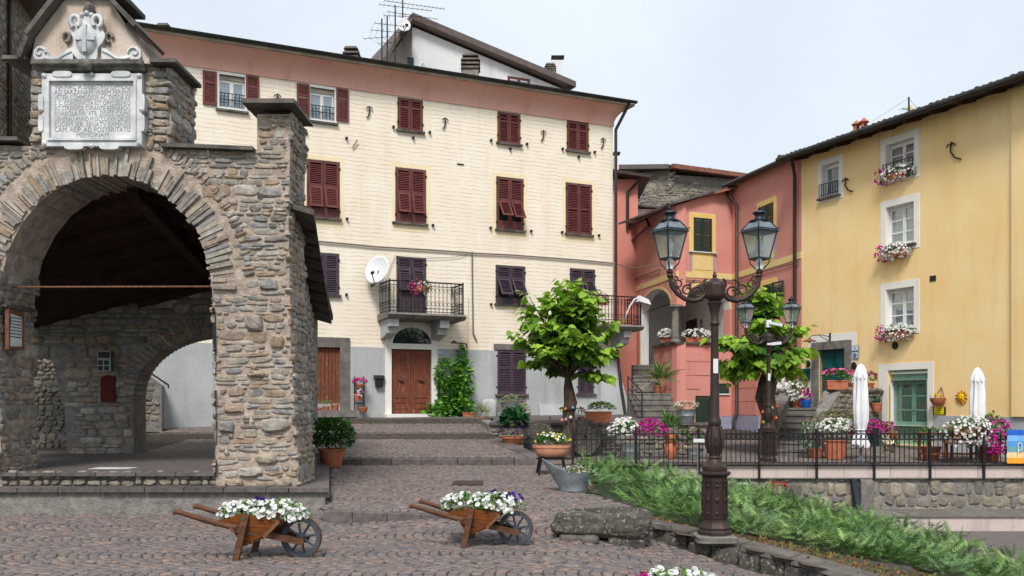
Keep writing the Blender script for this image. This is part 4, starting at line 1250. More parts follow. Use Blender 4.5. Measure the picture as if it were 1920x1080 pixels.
# air conditioner behind the third window's flaps
# row 2: plum shutters
shutter_pair(FC, 'window', R2[0], M['shutter_plum'], cream, midf=.62)
shutter_pair(FC, 'window', R2[1], M['shutter_plum'], cream, flaps=.2, flapr=(.42, .8), sill='slate')
obj('louvre_panel', louvre_leaf(MB(FC), R2[1][0], R2[1][1], R2[1][2], R2[1][2] + (R2[1][3] - R2[1][2]) * .42, -.02), M['shutter_plum'], cream)
shutter_pair(FC, 'window', R2[2], M['shutter_plum'], cream, flaps=.62, flapr=(.16, .66))
shutter_pair(FC, 'window', R2[3], M['shutter_plum'], cream, flaps=.62, flapr=(.45, .78))
obj('louvre_panel', louvre_leaf(MB(FC), R2[3][0], R2[3][1], R2[3][2], R2[3][2] + (R2[3][3] - R2[3][2]) * .42, -.02), M['shutter_plum'], cream)
# ground floor windows
for r in R1[2:]:
    x0, x1, z0, z1 = r
    obj('lintel', MB(FC).box(x0 - .12, x1 + .14, -.06, .06, z1 + .03, z1 + .22), M['step_stone'], cream)
    shutter_pair(FC, 'window', r, M['shutter_plum'], cream, midf=.6, y0=-.03)
pt = FC.rect(932, 739, 985, 772)
obj('stone_patch', MB(FC).box(pt[0] - .02, pt[1] + .02, -.03, .02, pt[2], pt[3] - .08), M['mortar_grey'], cream)
emit_stones(FC, courses(pt[0], pt[1], pt[2], pt[3] - .1, lambda x, z, a, b: pt[0] < x - a and x + a < pt[1], y=-.03, ch=(.06, .1), ln=(.12, .3)), cream, M['rubble'], 40)

# left old door with stone surround
x0, x1, z0, z1 = R1[0]
sr = MB(FC).prism([(x0 - .3, z0 - .25), (x1 + .3, z0 - .25), (x1 + .3, z1 + .3), (x0 - .3, z1 + .3)], -.06, .1, [[(x0, z0 - .2), (x1, z0 - .2), (x1, z1), (x0, z1)]])
obj('door_surround', sr, M['step_stone'], cream)
m = (x0 + x1) / 2
for a, b in ((x0, m - .008), (m + .008, x1)):
    d_ = obj('door', MB(FC).box(a, b, .06, .1, z0 - .2, z1), M['old_door'], cream)
    for k in range(3): obj('board_joint', MB(FC).box(a + (b - a) * (k + .9) / 4 - .004, a + (b - a) * (k + .9) / 4 + .004, .05, .062, z0 - .15, z1), M['dark_wood'], d_)
obj('door_step', MB(FC).box(x0 - .5, x1 + .45, -.55, 0, z0 - .4, z0 - .2), M['step_stone'], cream)
# main double door, pale stone frame, fanlight
x0, x1, z0, z1 = R1[1]
mf = MB(FC).prism([(x0 - .2, z0 - .1), (x1 + .2, z0 - .1), (x1 + .2, z1 + .17), (x0 - .2, z1 + .17)], -.07, .1, [[(x0, z0), (x1, z0), (x1, z1), (x0, z1)]])
dsur = obj('door_surround', mf, M['white_frame'], cream)
ao = [(fcx + (fr_ + .24) * math.cos(t), fan[2] - .02 + (fan[3] - fan[2] + .24) * math.sin(t)) for t in np.linspace(0, math.pi, 21)]
am = MB(FC).prism(ao + [(fcx - fr_, fan[2] - .02)] + [(fcx + fr_ * math.cos(t), fan[2] + (fan[3] - fan[2]) * math.sin(t)) for t in np.linspace(math.pi, 0, 17)] + [(fcx + fr_, fan[2] - .02)], -.065, .1)
obj('fanlight_arch', am, M['white_frame'], cream)
fg = obj('fanlight', MB(FC).prism(fanloop, -.012, .02), M['dark_glass'], cream)
gl = MB(FC)
for k in range(9):
    t = math.pi * (k + .5) / 9
    gl.tube([(fcx, -.03, fan[2] + .02), (fcx + fr_ * .95 * math.cos(t), -.03, fan[2] + (fan[3] - fan[2]) * .95 * math.sin(t))], .012, 5)
for q in (.35, .7):
    gl.tube([(fcx + fr_ * q * math.cos(t), -.03, fan[2] + (fan[3] - fan[2]) * q * math.sin(t)) for t in np.linspace(0, math.pi, 14)], .011, 5)
obj('grille', gl, M['iron'], fg)
m = (x0 + x1) / 2
for a, b in ((x0, m - .006), (m + .006, x1)):
    d_ = obj('door', MB(FC).box(a, b, .04, .09, z0, z1), M['old_door'], cream)
    for (q0, q1) in ((.08, .2), (.25, .95)):
        za, zb = z0 + (z1 - z0) * q0, z0 + (z1 - z0) * q1
        obj('door_panel', MB(FC).prism([(a + .09, za), (b - .09, za), (b - .09, zb), (a + .09, zb)], .02, .045, [[(a + .15, za + .06), (b - .15, za + .06), (b - .15, zb - .06), (a + .15, zb - .06)]]), M['old_door'], d_)
    obj('handle', MB(FC).bar(((a + b) / 2 - .08, .0, z0 + 1.05), ((a + b) / 2 + .1, .0, z0 + 1.0), .03), M['iron'], d_)
obj('threshold', MB(FC).box(x0 - .25, x1 + .25, -.35, .05, z0 - .12, z0 - .005), M['white_frame'], cream)

# balconies
def scroll_pts(cx, cz, r, y, turns=1.4, sg=1):
    return [(cx + sg * r * (1 - .06 * k) * math.cos(.55 * k), y, cz + r * (1 - .06 * k) * math.sin(.55 * k)) for k in range(int(turns * 11))]
def balcony(uL, uR, vTop, vSlab, dep, brackets, root):
    a, b = FC.sx(uL) , FC.sx(uR)
    um = (uL + uR) / 2
    zs = FC.z(um, vSlab) ; zr = zs + .95
    sl_ = obj('balcony', MB(FC).sweep([(-dep - .06, zs), (-dep - .1, zs - .06), (-dep, zs - .16), (0, zs - .2), (0, zs)], a - .08, b + .08), M['step_stone'], root)
    for bx_ in brackets:
        x = FC.sx(bx_)
        obj('bracket', MB(FC).sweep([(0, zs - .2), (-dep + .1, zs - .17), (-dep + .12, zs - .4), (-dep + .3, zs - .42), (-dep + .32, zs - .6), (-.2, zs - .72), (0, zs - .75)], x - .15, x + .15), M['grey_render'], sl_)
    rl_ = MB(FC)
    y = -dep + .02
    segs = [((a, y), (b, y)), ((a, 0), (a, y)), ((b, 0), (b, y))]
    for (p, q) in segs:
        L = math.hypot(q[0] - p[0], q[1] - p[1])
        for zz, hh in ((zr, .04), (zr - .12, .02), (zs + .16, .02), (zs + .06, .02)):
            rl_.bar((p[0], p[1], zz), (q[0], q[1], zz), .03 if hh > .03 else .018, hh)
        n = max(3, int(L / .125))
        for k in range(n + 1):
            t = k / n; x, yy = p[0] + (q[0] - p[0]) * t, p[1] + (q[1] - p[1]) * t
            rl_.bar((x, yy, zs), (x, yy, zr), .016)
            if k < n and L > .8:
                xm = x + (q[0] - p[0]) / n / 2; ym = yy + (q[1] - p[1]) / n / 2
                for zc in (zs + .3, zs + .72):
                    rl_.tube([(xm + .045 * math.cos(w) * (q[0] - p[0]) / L, ym + .045 * math.cos(w) * (q[1] - p[1]) / L, zc + .06 * math.sin(w)) for w in np.linspace(0, 5.2, 9)], .007, 4, False)
    for (px_, py_) in ((a, y), (b, y)): rl_.bar((px_, py_, zs), (px_, py_, zr + .05), .04)
    obj('railing', rl_, M['iron'], sl_)
    return zs, zr, y
BZ1 = balcony(712, 846, 535, 593, 1.0, (722, 815), cream)
BZ2 = balcony(1052, 1172, 565, 612, 1.0, (1063, 1152), cream)

# tie-rod anchors, small stains of iron, cables
def anchor(F, u, v, s, root, lean=.1):
    x, z = F.px(u, v)
    mb = MB(F)
    mb.tube([(x, -.03, z + s * .5), (x, -.06, z), (x - lean * s, -.05, z - s * .35), (x - lean * s * 2.4, -.04, z - s * .5)], .022, 6)
    mb.tube([(x - .28 * s, -.05, z + .28 * s), (x - .12 * s, -.06, z + .42 * s), (x, -.06, z + .36 * s), (x + .12 * s, -.06, z + .42 * s), (x + .28 * s, -.05, z + .28 * s)], .018, 6)
    obj('wall_anchor', mb, M['iron'], root)
for u, v in ((365, 165), (520, 188), (692, 211), (834, 232), (1018, 255), (1130, 269)): anchor(FC, u, v, .36, cream)
obj('iron_pin', MB(FC).bar((FC.px(660, 278)[0], -.05, FC.px(660, 278)[1]), (FC.px(669, 263)[0], -.08, FC.px(669, 263)[1]), .03), M['rust'], cream)
obj('iron_pin', MB(FC).box(FC.sx(857), FC.sx(869), -.03, 0, FC.z(863, 309), FC.z(863, 307)), M['iron'], cream)
for u, v in ((573, 249), (649, 260), (737, 239), (805, 249), (774, 259), (920, 264), (987, 271), (956, 280), (1054, 280), (1114, 286), (1084, 295), (570, 403), (650, 411), (737, 418), (811, 423), (919, 428), (995, 434), (1053, 436), (1122, 442), (649, 553), (920, 571), (998, 575)):
    x, z = FC.px(u, v)
    obj('shutter_catch', MB(FC).box(x - .03, x + .03, -.09, 0, z - .03, z + .04), M['iron'], cream)
def cable(F, pts, r, name='wall_cable', mat='gutter', parent=None, y=-.05):
    P = [F.px(u, v) for u, v in pts]
    return obj(name, MB(F).tube([(x, y, z) for x, z in P], r, 5), M[mat], parent)
M['cable_grey'] = pm('cable_grey', C(120, 112, 106), amt=.2, bump=0)
cable(FC, [(585, 452), (650, 458), (700, 463), (820, 470), (884, 475), (950, 478), (1005, 482), (1085, 488), (1148, 494)], .025, mat='cable_grey', parent=cream)
cable(FC, [(884, 472), (885, 560), (886, 625), (893, 640)], .025, mat='cable_grey', parent=cream)
cable(FC, [(740, 480), (732, 500), (722, 530)], .008, mat='cable_grey', parent=cream)
cable(FC, [(740, 480), (790, 485), (850, 483), (884, 474)], .008, mat='cable_grey', parent=cream)
cable(FC, [(876, 555), (876, 652)], .02, mat='cream_trim', parent=cream)

# chimneys of the cream house (seen above the eave)
def slab_chimney(F, u0, u1, v0, v1, y, root, n=4, mat='white_wall', full=False, parent=None):
    # v0 top, v1 bottom; F plane shifted back by y
    a, b = F.sx(u0), F.sx(u1)
    Yd = F.P((a + b) / 2, y, 0)[1]
    k = Yd / F.P((a + b) / 2, 0, 0)[1]
    cxm = (u0 + u1) / 2
    xw = (u1 - u0) / FPX * Yd
    P = at(cxm, v1, Yd); zt_ = Z_at(v0, Yd)
    o = obj('chimney', MB(WLD).box(P[0] - xw * .42, P[0] + xw * .42, Yd, Yd + xw * .7, P[2] - 1.5, P[2] + (zt_ - P[2]) * (.05 if not full else .45)), M[mat], parent or root)
    zb = P[2] + (zt_ - P[2]) * (.05 if not full else .45)
    for i in range(n):
        z = zb + (zt_ - zb) * (i + .15) / n
        w = xw * (.5 if i < n - 1 else .42)
        obj('chimney_slab', MB(WLD).hexa([(P[0] - w, Yd - .06, z), (P[0] + w, Yd - .06, z), (P[0] + w, Yd + xw * .75, z), (P[0] - w, Yd + xw * .75, z)],
            [(P[0] - w + .06, Yd, z + .09), (P[0] + w - .06, Yd, z + .09), (P[0] + w - .06, Yd + xw * .7, z + .09), (P[0] - w + .06, Yd + xw * .7, z + .09)]), M['slate'], o)
    obj('chimney_core', MB(WLD).box(P[0] - xw * .3, P[0] + xw * .3, Yd + .1, Yd + xw * .6, zb, zt_ - .02), M['dark_room'], o)
slab_chimney(FC, 642, 674, 84, 120, 2.0, cream, parent=croof)
slab_chimney(FC, 291, 320, 43, 70, 2.0, cream, parent=croof)
slab_chimney(FC, 864, 900, 98, 154, 2.0, cream, full=True, mat='mortar_grey', parent=croof)

# ------------------------------------------------------------------ white gabled house behind
FG = PL((X_at(772, 38.0), 38.0), (2.117, 1.0))
wh = thing('white_gabled_house', 'white house with a long sloping gable behind the cream roof', 'house', FG.P(3, 0, 8))
gp_ = lambda u, v: FG.px(u, v)
gx0 = FG.sx(773); gx1 = FG.sx(1052)
pw = [gp_(773, 200), gp_(1052, 210), gp_(1052, 165), gp_(773, 48)]
r_ = FG.rect(953, 147, 992, 165)
obj('wall', MB(FG).prism([(gx0, 8), (gx1, 8), gp_(1052, 166), gp_(773, 50)], 0, 6), M['white_wall'], wh)
mb = MB(FG)
a = gp_(768, 42); b = gp_(1072, 168)
mb.prism([a, b, (b[0], b[1] + .24), (a[0], a[1] + .26)], -.38, 6.4)
obj('roof', mb, M['roof_brown'], wh)
lf = MB(FG); c1 = gp_(718, 122)
lf.prism([c1, a, (a[0], a[1] + .26), (c1[0] - .02, c1[1] + .24)], -.38, 6.4)
rr_ = obj('roof', lf, M['roof_brown'], wh)
lw_ = MB(FG).prism([(FG.sx(742), 8), (gx0 - .003, 8), gp_(773, 55), gp_(742, 96)], 1.2, 6)
obj('side_wing', lw_, M['white_wall'], wh)
shutter_pair(FG, 'window', (r_[0], r_[1], r_[2] - .4, r_[3]), M['shutter_red'], wh)
obj('door_leaf', MB(FG).box(FG.sx(764), FG.sx(775), -.05, .02, gp_(770, 140)[1], gp_(770, 108)[1]), M['lantern_iron'], wh)
obj('downpipe', MB(FG).tube([gp_(1068, 160)[:1] + (-.3, gp_(1068, 160)[1]), (FG.sx(1066), -.2, gp_(1066, 168)[1]), (FG.sx(1054), -.1, gp_(1054, 176)[1]), (FG.sx(1053), -.1, 8)], .07, 8), M['gutter'], wh, smooth=60)
slab_chimney(FG, 1021, 1043, 118, 134, 2.5, wh, parent=rr_)
P = at(1046, 140, 44)
ch = obj('chimney', MB().box(P[0] - .2, P[0] + .2, 44, 44.4, P[2] - 1, Z_at(114, 44)), M['white_wall'], rr_)
obj('chimney_cap', MB().hexa([(P[0] - .18, 44.02, Z_at(113, 44) + .15), (P[0] + .18, 44.02, Z_at(113, 44) + .15), (P[0] + .18, 44.38, Z_at(113, 44) + .15), (P[0] - .18, 44.38, Z_at(113, 44) + .15)], [(P[0] - .3, 43.9, Z_at(105, 44)), (P[0] + .3, 43.9, Z_at(105, 44)), (P[0] + .3, 44.5, Z_at(105, 44)), (P[0] - .3, 44.5, Z_at(105, 44))]), M['slate'], ch)

# antennas and dishes on the roofs
def yagi(mb, p, d, L, n, el, r=.012):
    d = Vector(d).normalized(); side = d.cross(Vector((0, 0, 1))).normalized()
    p = Vector(p)
    mb.tube([p - d * L * .3, p + d * L * .7], r, 4)
    for k in range(n):
        c = p + d * (L * (k / (n - 1) - .3)); e = el * (1 - .4 * k / n)
        mb.tube([c - Vector((0, 0, e / 2)), c + Vector((0, 0, e / 2))] if False else [c - side * e / 2, c + side * e / 2], r * .6, 3)
def antenna(u, v0, v1, Y, arms, label):
    t = thing('roof_antenna', label, 'antenna', at(u, v1, Y), group='aerials on the roofs')
    P = at(u, v1, Y); top = Z_at(v0, Y)
    obj('mast', MB().tube([(P[0], Y, P[2] - 1.0), (P[0], Y, top)], .03, 6), M['gutter'], t)
    for (v, dx, dy, L, n, el) in arms:
        mb = MB(); yagi(mb, (P[0], Y, Z_at(v, Y)), (dx, dy, 0), L, n, el); obj('array', mb, M['gutter'], t, kind='stuff')
antenna(716, 35, 128, 36, [(58, 1, .25, 1.3, 7, .7), (70, -1, .2, 1.0, 5, .5)], 'thin aerial mast left of the gable peak with two short arrays')
antenna(726, 30, 128, 36.2, [(46, 1, .3, 1.6, 9, .5), (80, 1, -.3, 1.2, 6, .6)], 'middle aerial mast left of the gable peak')
antenna(741, 10, 128, 36.4, [(12, 1, .3, 2.0, 12, .4), (30, 1, .1, 1.4, 8, .6)], 'tall aerial mast closest to the gable peak')
antenna(755, -6, 40, 37.4, [(6, 1, .35, 2.4, 16, .35), (26, 1, .4, 2.0, 7, .3)], 'aerial with a long toothed array above the gable peak')
def dish(name, label, c, rx, face, mat, arm=True, wall=None):
    t = thing(name, label, 'satellite dish', c)
    f = Vector(face).normalized()
    a = f.cross(Vector((0, 0, 1))).normalized(); b = a.cross(f).normalized()
    cc = Vector(c)
    mb = MB(); V = [tuple(cc - f * (rx * .25))]; n = 24
    for r in range(1, 7):
        q = r / 6
        for k in range(n):
            w = 2 * math.pi * k / n
            V.append(tuple(cc + (a * math.cos(w) + b * math.sin(w) * 1.08) * rx * q - f * rx * .25 * (1 - q * q)))
    Fc = [(0, 1 + (k + 1) % n, 1 + k) for k in range(n)]
    for r in range(5):
        s_ = 1 + r * n
        Fc += [(s_ + k, s_ + (k + 1) % n, s_ + n + (k + 1) % n, s_ + n + k) for k in range(n)]
    mb.add(V, Fc)
    d_ = obj('reflector', mb, mat, t, smooth=180)
    sm = d_.modifiers.new('thick', 'SOLIDIFY'); sm.thickness = 0.02
    tip = cc + f * rx * .9 - b * rx * .75 - a * rx * .35
    obj('feed_arm', MB().tube([tuple(cc - b * rx), tuple(tip)], .018, 6), M['gutter'], t)
    obj('feed_horn', MB().tube([tuple(tip), tuple(tip + (cc - tip).normalized() * .12)], .05, 8), M['black_plastic'], t)
    if wall: obj('mount', MB().tube([tuple(cc - f * rx * .3), tuple(cc - f * rx * .3 - b * rx * .9), wall], .035, 8), M['gutter'], t)
    return t
P = FC.P(FC.sx(696), -.55, FC.z(696, 509))
Pw = FC.P(FC.sx(697), 0, FC.z(697, 536))
dish('satellite_dish', 'white satellite dish on the cream wall left of the balcony', P, .42, (-.42, -.85, .3), M['white_plastic'], wall=Pw)
P = at(757, 46, 37.2); dish('satellite_dish', 'rust-stained round satellite dish at the gable peak', P, .27, (.25, -.9, .3), M['white_plastic'], wall=at(756, 66, 37.3))
P = at(796, 128, 37.4); dish('satellite_dish', 'small grey satellite dish low on the white gable wall', P, .22, (.8, -.5, .2), M['white_plastic'], wall=at(792, 138, 37.8))
# ------------------------------------------------------------------ pink house
FY = PL((X_at(1700, 28.0), 28.0), (0.45, -1.0))
pY = FY.P(FY.sx(1503), 0, 0)
F3 = PL((pY[0], pY[1]), (0.245, -1.0))
p23 = F3.P(F3.sx(1372), 0, 0)
F2 = PL((p23[0], p23[1]), (2.2, 1.0))
p12 = F2.P(F2.sx(1269), 0, 0)
F1 = PL((p12[0], p12[1]), (0.17, -1.0))
pink = thing('pink_house', 'salmon pink house with arched porch, yellow bands and dark green shutters', 'house', (p12[0], p12[1], 0.5))
def arc(F, a, top, b, n=11):
    """arch through pixel points a (left spring), top, b (right spring), as local points left to right"""
    (xa, za), (xt, zt), (xb, zb) = F.px(*a), F.px(*top), F.px(*b)
    cx, hw = (xa + xb) / 2, (xb - xa) / 2
    return [(cx - hw * math.cos(t), (za + (zb - za) * (1 - math.cos(t)) / 2) + (zt - (za + zb) / 2) * math.sin(t)) for t in np.linspace(0, math.pi, n)]
a1 = arc(F1, (1201, 588), (1232, 541), (1258, 574))
a2 = arc(F2, (1284, 575), (1326, 530), (1368, 580))
zlow = -0.2
P1 = [(F1.sx(1155), zlow), F1.px(1155, 440), F1.px(1269, 385), F1.px(1269, 573)] + a1[::-1] + [F1.px(1201, 700), F1.px(1226, 702), F1.px(1226, 650), F1.px(1269, 641), (F1.sx(1269), zlow)]
P2 = [(F2.sx(1269), zlow), F2.px(1269, 641), F2.px(1368, 645)] + a2[::-1] + [F2.px(1269, 573), F2.px(1269, 385), F2.px(1372, 350), (F2.sx(1372), zlow)]
obj('porch_wall', MB(F1).prism(P1, 0, .35), M['pink'], pink)
obj('wall', MB(F2).prism(P2, 0, .35), M['pink'], pink)
w3a = F3.rect(1424, 384, 1451, 432); w3b = F3.rect(1432, 533, 1452, 580)
P3 = [(F3.sx(1372), zlow), F3.px(1372, 350), F3.px(1503, 293), (F3.sx(1503), zlow)]
obj('wall', MB(F3).prism(P3, 0, .35), M['pink'], pink)
body = MB()
q = [F1.P(F1.sx(1155), .35, 0), F1.P(F1.sx(1269), .35, 0), F2.P(F2.sx(1372) - .1, .35, 0), F3.P(F3.sx(1503), .35, 0)]
# porch room, white inside
A = Vector(F1.P(F1.sx(1180), .3, 0)[:2]); Cn = Vector(F2.P(F2.sx(1271), .3, 0)[:2]); B = Vector(F2.P(F2.sx(1369), .3, 0)[:2]); D = A + (B - Cn) * 1.0
zf_ = F1.px(1201, 700)[1]; zc_ = F2.px(1320, 522)[1]
rm = MB()
def quadv(mb, p, q_, z0, z1): mb.add([(p.x, p.y, z0), (q_.x, q_.y, z0), (q_.x, q_.y, z1), (p.x, p.y, z1)], [(0, 1, 2, 3)])
quadv(rm, A, D, zf_, zc_); quadv(rm, D, B, zf_, zc_)
rm.add([(A.x, A.y, zc_), (Cn.x, Cn.y, zc_), (B.x, B.y, zc_), (D.x, D.y, zc_)], [(0, 1, 2, 3)])
rm.add([(A.x, A.y, zf_), (Cn.x, Cn.y, zf_), (B.x, B.y, zf_), (D.x, D.y, zf_)], [(0, 1, 2, 3)])
obj('porch_interior', rm, M['white_paint'], pink)
# white reveals of the two arches
for F, ar, y in ((F1, a1, .36), (F2, a2, .36)):
    mb = MB(F)
    lo = ar[0][1] - (2.2 if F is F1 else .0)
    pts = [(ar[0][0] + .002, ar[0][1] - 2.6)] + [(x, z) for x, z in ar] if F is F1 else ar
    V = [(x, .004, z - .004) for x, z in pts] + [(x, y, z - .004) for x, z in pts]; n = len(pts)
    mb.add(V, [(i, i + 1, n + i + 1, n + i) for i in range(n - 1)]); obj('arch_reveal', mb, M['white_paint'], pink)
    # painted yellow edge round the arch
    c = [(sum(p[0] for p in ar) / len(ar)), ar[0][1]]
    out = [(c[0] + (x - c[0]) * 1.10, c[1] + (z - c[1]) * 1.10) for x, z in ar]
    inn = ar
    poly_ = out + inn[::-1]
    if F is F1: poly_ = [(out[0][0], ar[0][1] - 2.4)] + poly_ + [(ar[0][0], ar[0][1] - 2.4)]
    obj('arch_trim', MB(F).prism(poly_, -.012, .004), M['band_yellow'], pink)
# column at the corner
cc = F2.P(F2.sx(1271) , .17, 0)
zb_, zt_ = F2.px(1271, 641)[1], F2.px(1271, 571)[1]
colm = obj('column', MB().lathe([(.2, 0), (.2, .06), (.15, .1), (.15, .12), (.14, (zt_ - zb_) * .5), (.125, zt_ - zb_ - .22), (.15, zt_ - zb_ - .2), (.15, zt_ - zb_ - .16), (.19, zt_ - zb_ - .08)], (cc[0], cc[1], zb_), 18), M['step_stone'], pink, smooth=40)
obj('capital', MB().box(cc[0] - .22, cc[0] + .22, cc[1] - .22, cc[1] + .22, zt_ - .08, zt_), M['step_stone'], colm)
obj('ledge', MB(F2).box(F2.sx(1269) - .08, F2.sx(1368), -.08, .3, zb_ - .08, zb_ - .002), M['slate'], pink)
s0 = F1.sx(1226)
obj('ledge', MB(F1).hexa([(s0, -.08, F1.px(1226, 652)[1]), (F1.sx(1269), -.08, zb_ - .08), (F1.sx(1269), .3, zb_ - .08), (s0, .3, F1.px(1226, 652)[1])], [(s0, -.08, F1.px(1226, 647)[1]), (F1.sx(1269), -.08, zb_ - .004), (F1.sx(1269), .3, zb_ - .004), (s0, .3, F1.px(1226, 647)[1])]), M['slate'], pink)
obj('porch_tie', MB(F1).tube([(F1.sx(1205), .2, F1.px(1205, 584)[1]), (F1.sx(1258), .2, F1.px(1258, 566)[1])], .025, 6), M['iron'], pink)
# porch door and plates on the back wall
FD = PL((D.x, D.y), (B.x - D.x, B.y - D.y))
obj('porch_door', MB(FD).box(FD.sx(1289), FD.sx(1307), -.06, -.0, zf_, FD.px(1298, 600)[1]), M['dark_wood'], pink)
for (u, v, w, h) in ((1316, 603, .22, .18), (1316, 614, .2, .22)):
    x, z = FD.px(u, v); obj('plate', MB(FD).box(x - w / 2, x + w / 2, -.04, -.003, z - h / 2, z + h / 2), M['step_stone'], pink)
x, z = FD.px(1293, 592); obj('vent_hole', MB(FD).lathe([(.1, 0), (.1, .02)], (x, -.02, z), 12), M['dark_room'], pink)
# yellow string course
def band(F, ua, va, ub, vb, th, mat, name='string_course', y=-.02):
    (xa, za), (xb, zb) = F.px(ua, va), F.px(ub, vb)
    obj(name, MB(F).hexa([(xa, y, za - th), (xb, y, zb - th), (xb, .01, zb - th), (xa, .01, za - th)], [(xa, y, za), (xb, y, zb), (xb, .01, zb), (xa, .01, za)]), M[mat], pink)
band(F1, 1155, 551, 1269, 508, .22, 'band_yellow'); band(F2, 1269, 508, 1372, 514, .22, 'band_yellow'); band(F3, 1372, 514, 1503, 472, .22, 'band_yellow')
# rusticated base: raised plaster blocks with joints
base_top = F2.px(1300, 660)[1]
def blocks(F, ua, ub, z0, z1, rects=(), bw=1.0, bh=.5, root=pink):
    xa, xb = F.sx(ua), F.sx(ub); j = 0; z = z0
    while z < z1 - .15:
        zh = min(bh, z1 - z); x = xa - (bw / 2 if j % 2 else 0)
        while x < xb:
            x0, x1 = max(x, xa), min(x + bw, xb)
            if x1 - x0 > .1 and not any(x0 < r[1] and x1 > r[0] and z < r[3] and z + zh > r[2] for r in rects):
                obj('plaster_block', MB(F).box(x0 + .012, x1 - .012, -.022, .01, z + .012, z + zh - .012), M['pink'], root)
            x += bw
        z += zh; j += 1
gd = F2.rect(1304, 742, 1331, 806); vt = F2.rect(1348, 719, 1366, 738)
zsk = F2.px(1350, 781)[1]
blocks(F2, 1270, 1371, zsk, base_top, [gd, vt], 1.0, .52)
blocks(F1, 1227, 1268, zsk, base_top, (), 1.6, .52)
blocks(F3, 1373, 1420, F3.px(1395, 778)[1], F3.px(1395, 655)[1], (), 1.4, .5)
obj('skirting', MB(F2).box(F2.sx(1333), F2.sx(1371), -.04, .01, 0, zsk), M['lilac'], pink)
obj('skirting', MB(F3).box(F3.sx(1373), F3.sx(1424), -.04, .01, 0, F3.px(1395, 779)[1]), M['lilac'], pink)
obj('green_door', louvre_leaf(MB(F2), gd[0], gd[1], gd[2], gd[3], -.035), M['shutter_green'], pink)
obj('vent_shutter', louvre_leaf(MB(F2), vt[0], vt[1], vt[2], vt[3], -.03), M['shutter_green'], pink)
obj('vent_sill', MB(F2).box(vt[0] - .03, vt[1] + .03, -.05, 0, vt[2] - .05, vt[2]), M['white_paint'], pink)
# windows with yellow painted surrounds
def pink_window(F, r, root, panel_z=None, mat='shutter_green'):
    x0, x1, z0, z1 = r; w = .15
    win = obj('window', MB(F).prism([(x0 - w, z0 - .02), (x1 + w, z0 - .02), (x1 + w, z1 + w), (x0 - w, z1 + w)], -.02, .01, [[(x0, z0), (x1, z0), (x1, z1), (x0, z1)]]), M['frame_yellow'], root)
    obj('outer_edge', MB(F).prism([(x0 - w - .04, z0 - .02), (x1 + w + .04, z0 - .02), (x1 + w + .04, z1 + w + .04), (x0 - w - .04, z1 + w + .04)], -.012, .008, [[(x0 - w + .002, z0), (x1 + w - .002, z0), (x1 + w - .002, z1 + w - .002), (x0 - w + .002, z1 + w - .002)]]), M['band_yellow'], win)
    m = (x0 + x1) / 2
    for a, b in ((x0, m - .004), (m + .004, x1)): obj('shutter', louvre_leaf(MB(F), a, b, z0, z1, -.035, mid=z0 + (z1 - z0) * .55, st=.05, pitch=.05), M[mat], win)
    obj('sill', MB(F).box(x0 - w - .06, x1 + w + .06, -.09, .01, z0 - .05, z0 - .005), M['marble'], win)
    if panel_z:
        obj('apron', MB(F).box(x0 - .06, x1 + .06, -.018, .01, panel_z, z0 - .05), M['frame_yellow'], win)
        obj('apron_panel', MB(F).box(x0 + .04, x1 - .04, -.03, .0, panel_z + .1, z0 - .16), M['band_yellow'], win)
        for a, b in ((x0 - w, x0 - .065), (x1 + .065, x1 + w)): obj('pilaster', MB(F).box(a, b, -.016, .01, panel_z, z0 - .05), M['lilac'], win)
r = F2.rect(1300, 409, 1334, 472); pink_window(F2, r, pink, F2.px(1317, 510)[1] - .02)
pink_window(F3, w3a, pink, F3.px(1437, 492)[1])
pink_window(F3, w3b, pink)
sh = MB(F3); xh = w3b[1] + .02
obj('open_shutter', louvre_leaf(MB(F3), xh, xh + .75, w3b[2] + .3, w3b[3], -.12), M['shutter_green'], pink)
lt = F3.rect(1438, 712, 1468, 722)
obj('cellar_lintel', MB(F3).box(lt[0], lt[1], -.1, .02, lt[2], lt[3]), M['step_stone'], pink)
cd = F3.rect(1445, 722, 1468, 790); obj('cellar_door', MB(F3).box(cd[0], cd[1], -.03, .01, cd[2], cd[3]), M['shutter_green'], pink)
nw = F3.rect(1444, 690, 1466, 710); obj('cellar_window', MB(F3).box(nw[0], nw[1], -.02, .01, nw[2], nw[3]), M['dark_room'], pink)
# roof edge, gutters, pipes
def eave(F, ua, va, ub, vb, over=.3, th=.08, back=4.0, gut=True, root=pink, tmat='tile', rise=1.2):
    (xa, za), (xb, zb) = F.px(ua, va), F.px(ub, vb)
    o = obj('roof', MB(F).hexa([(xa, -over, za), (xb, -over, zb), (xb, back, zb + rise), (xa, back, za + rise)], [(xa, -over, za + th), (xb, -over, zb + th), (xb, back, zb + rise + th), (xa, back, za + rise + th)]), M[tmat], root)
    if gut:
        obj('gutter', MB(F).tube([(xa, -over - .06, za + .02), (xb, -over - .06, zb + .02)], .085, 10), M['gutter'], root, smooth=60)
    return o
e1 = eave(F1, 1155, 440, 1266, 386, .22)
e2 = eave(F2, 1262, 383, 1372, 352, .25, gut=False, tmat='slate', rise=-.1)
e3 = eave(F3, 1371, 351, 1505, 293, .25)
obj('downpipe', MB(F3).tube([(F3.sx(1374), -.3, F3.px(1374, 352)[1]), (F3.sx(1376), -.25, F3.px(1376, 364)[1]), (F3.sx(1386), -.1, F3.px(1386, 386)[1]), (F3.sx(1386), -.1, F3.px(1386, 775)[1]), (F3.sx(1386) + .1, -.3, F3.px(1386, 790)[1]), (F3.sx(1386) + .1, -.3, .5)], .06, 10), M['gutter'], pink, smooth=60)
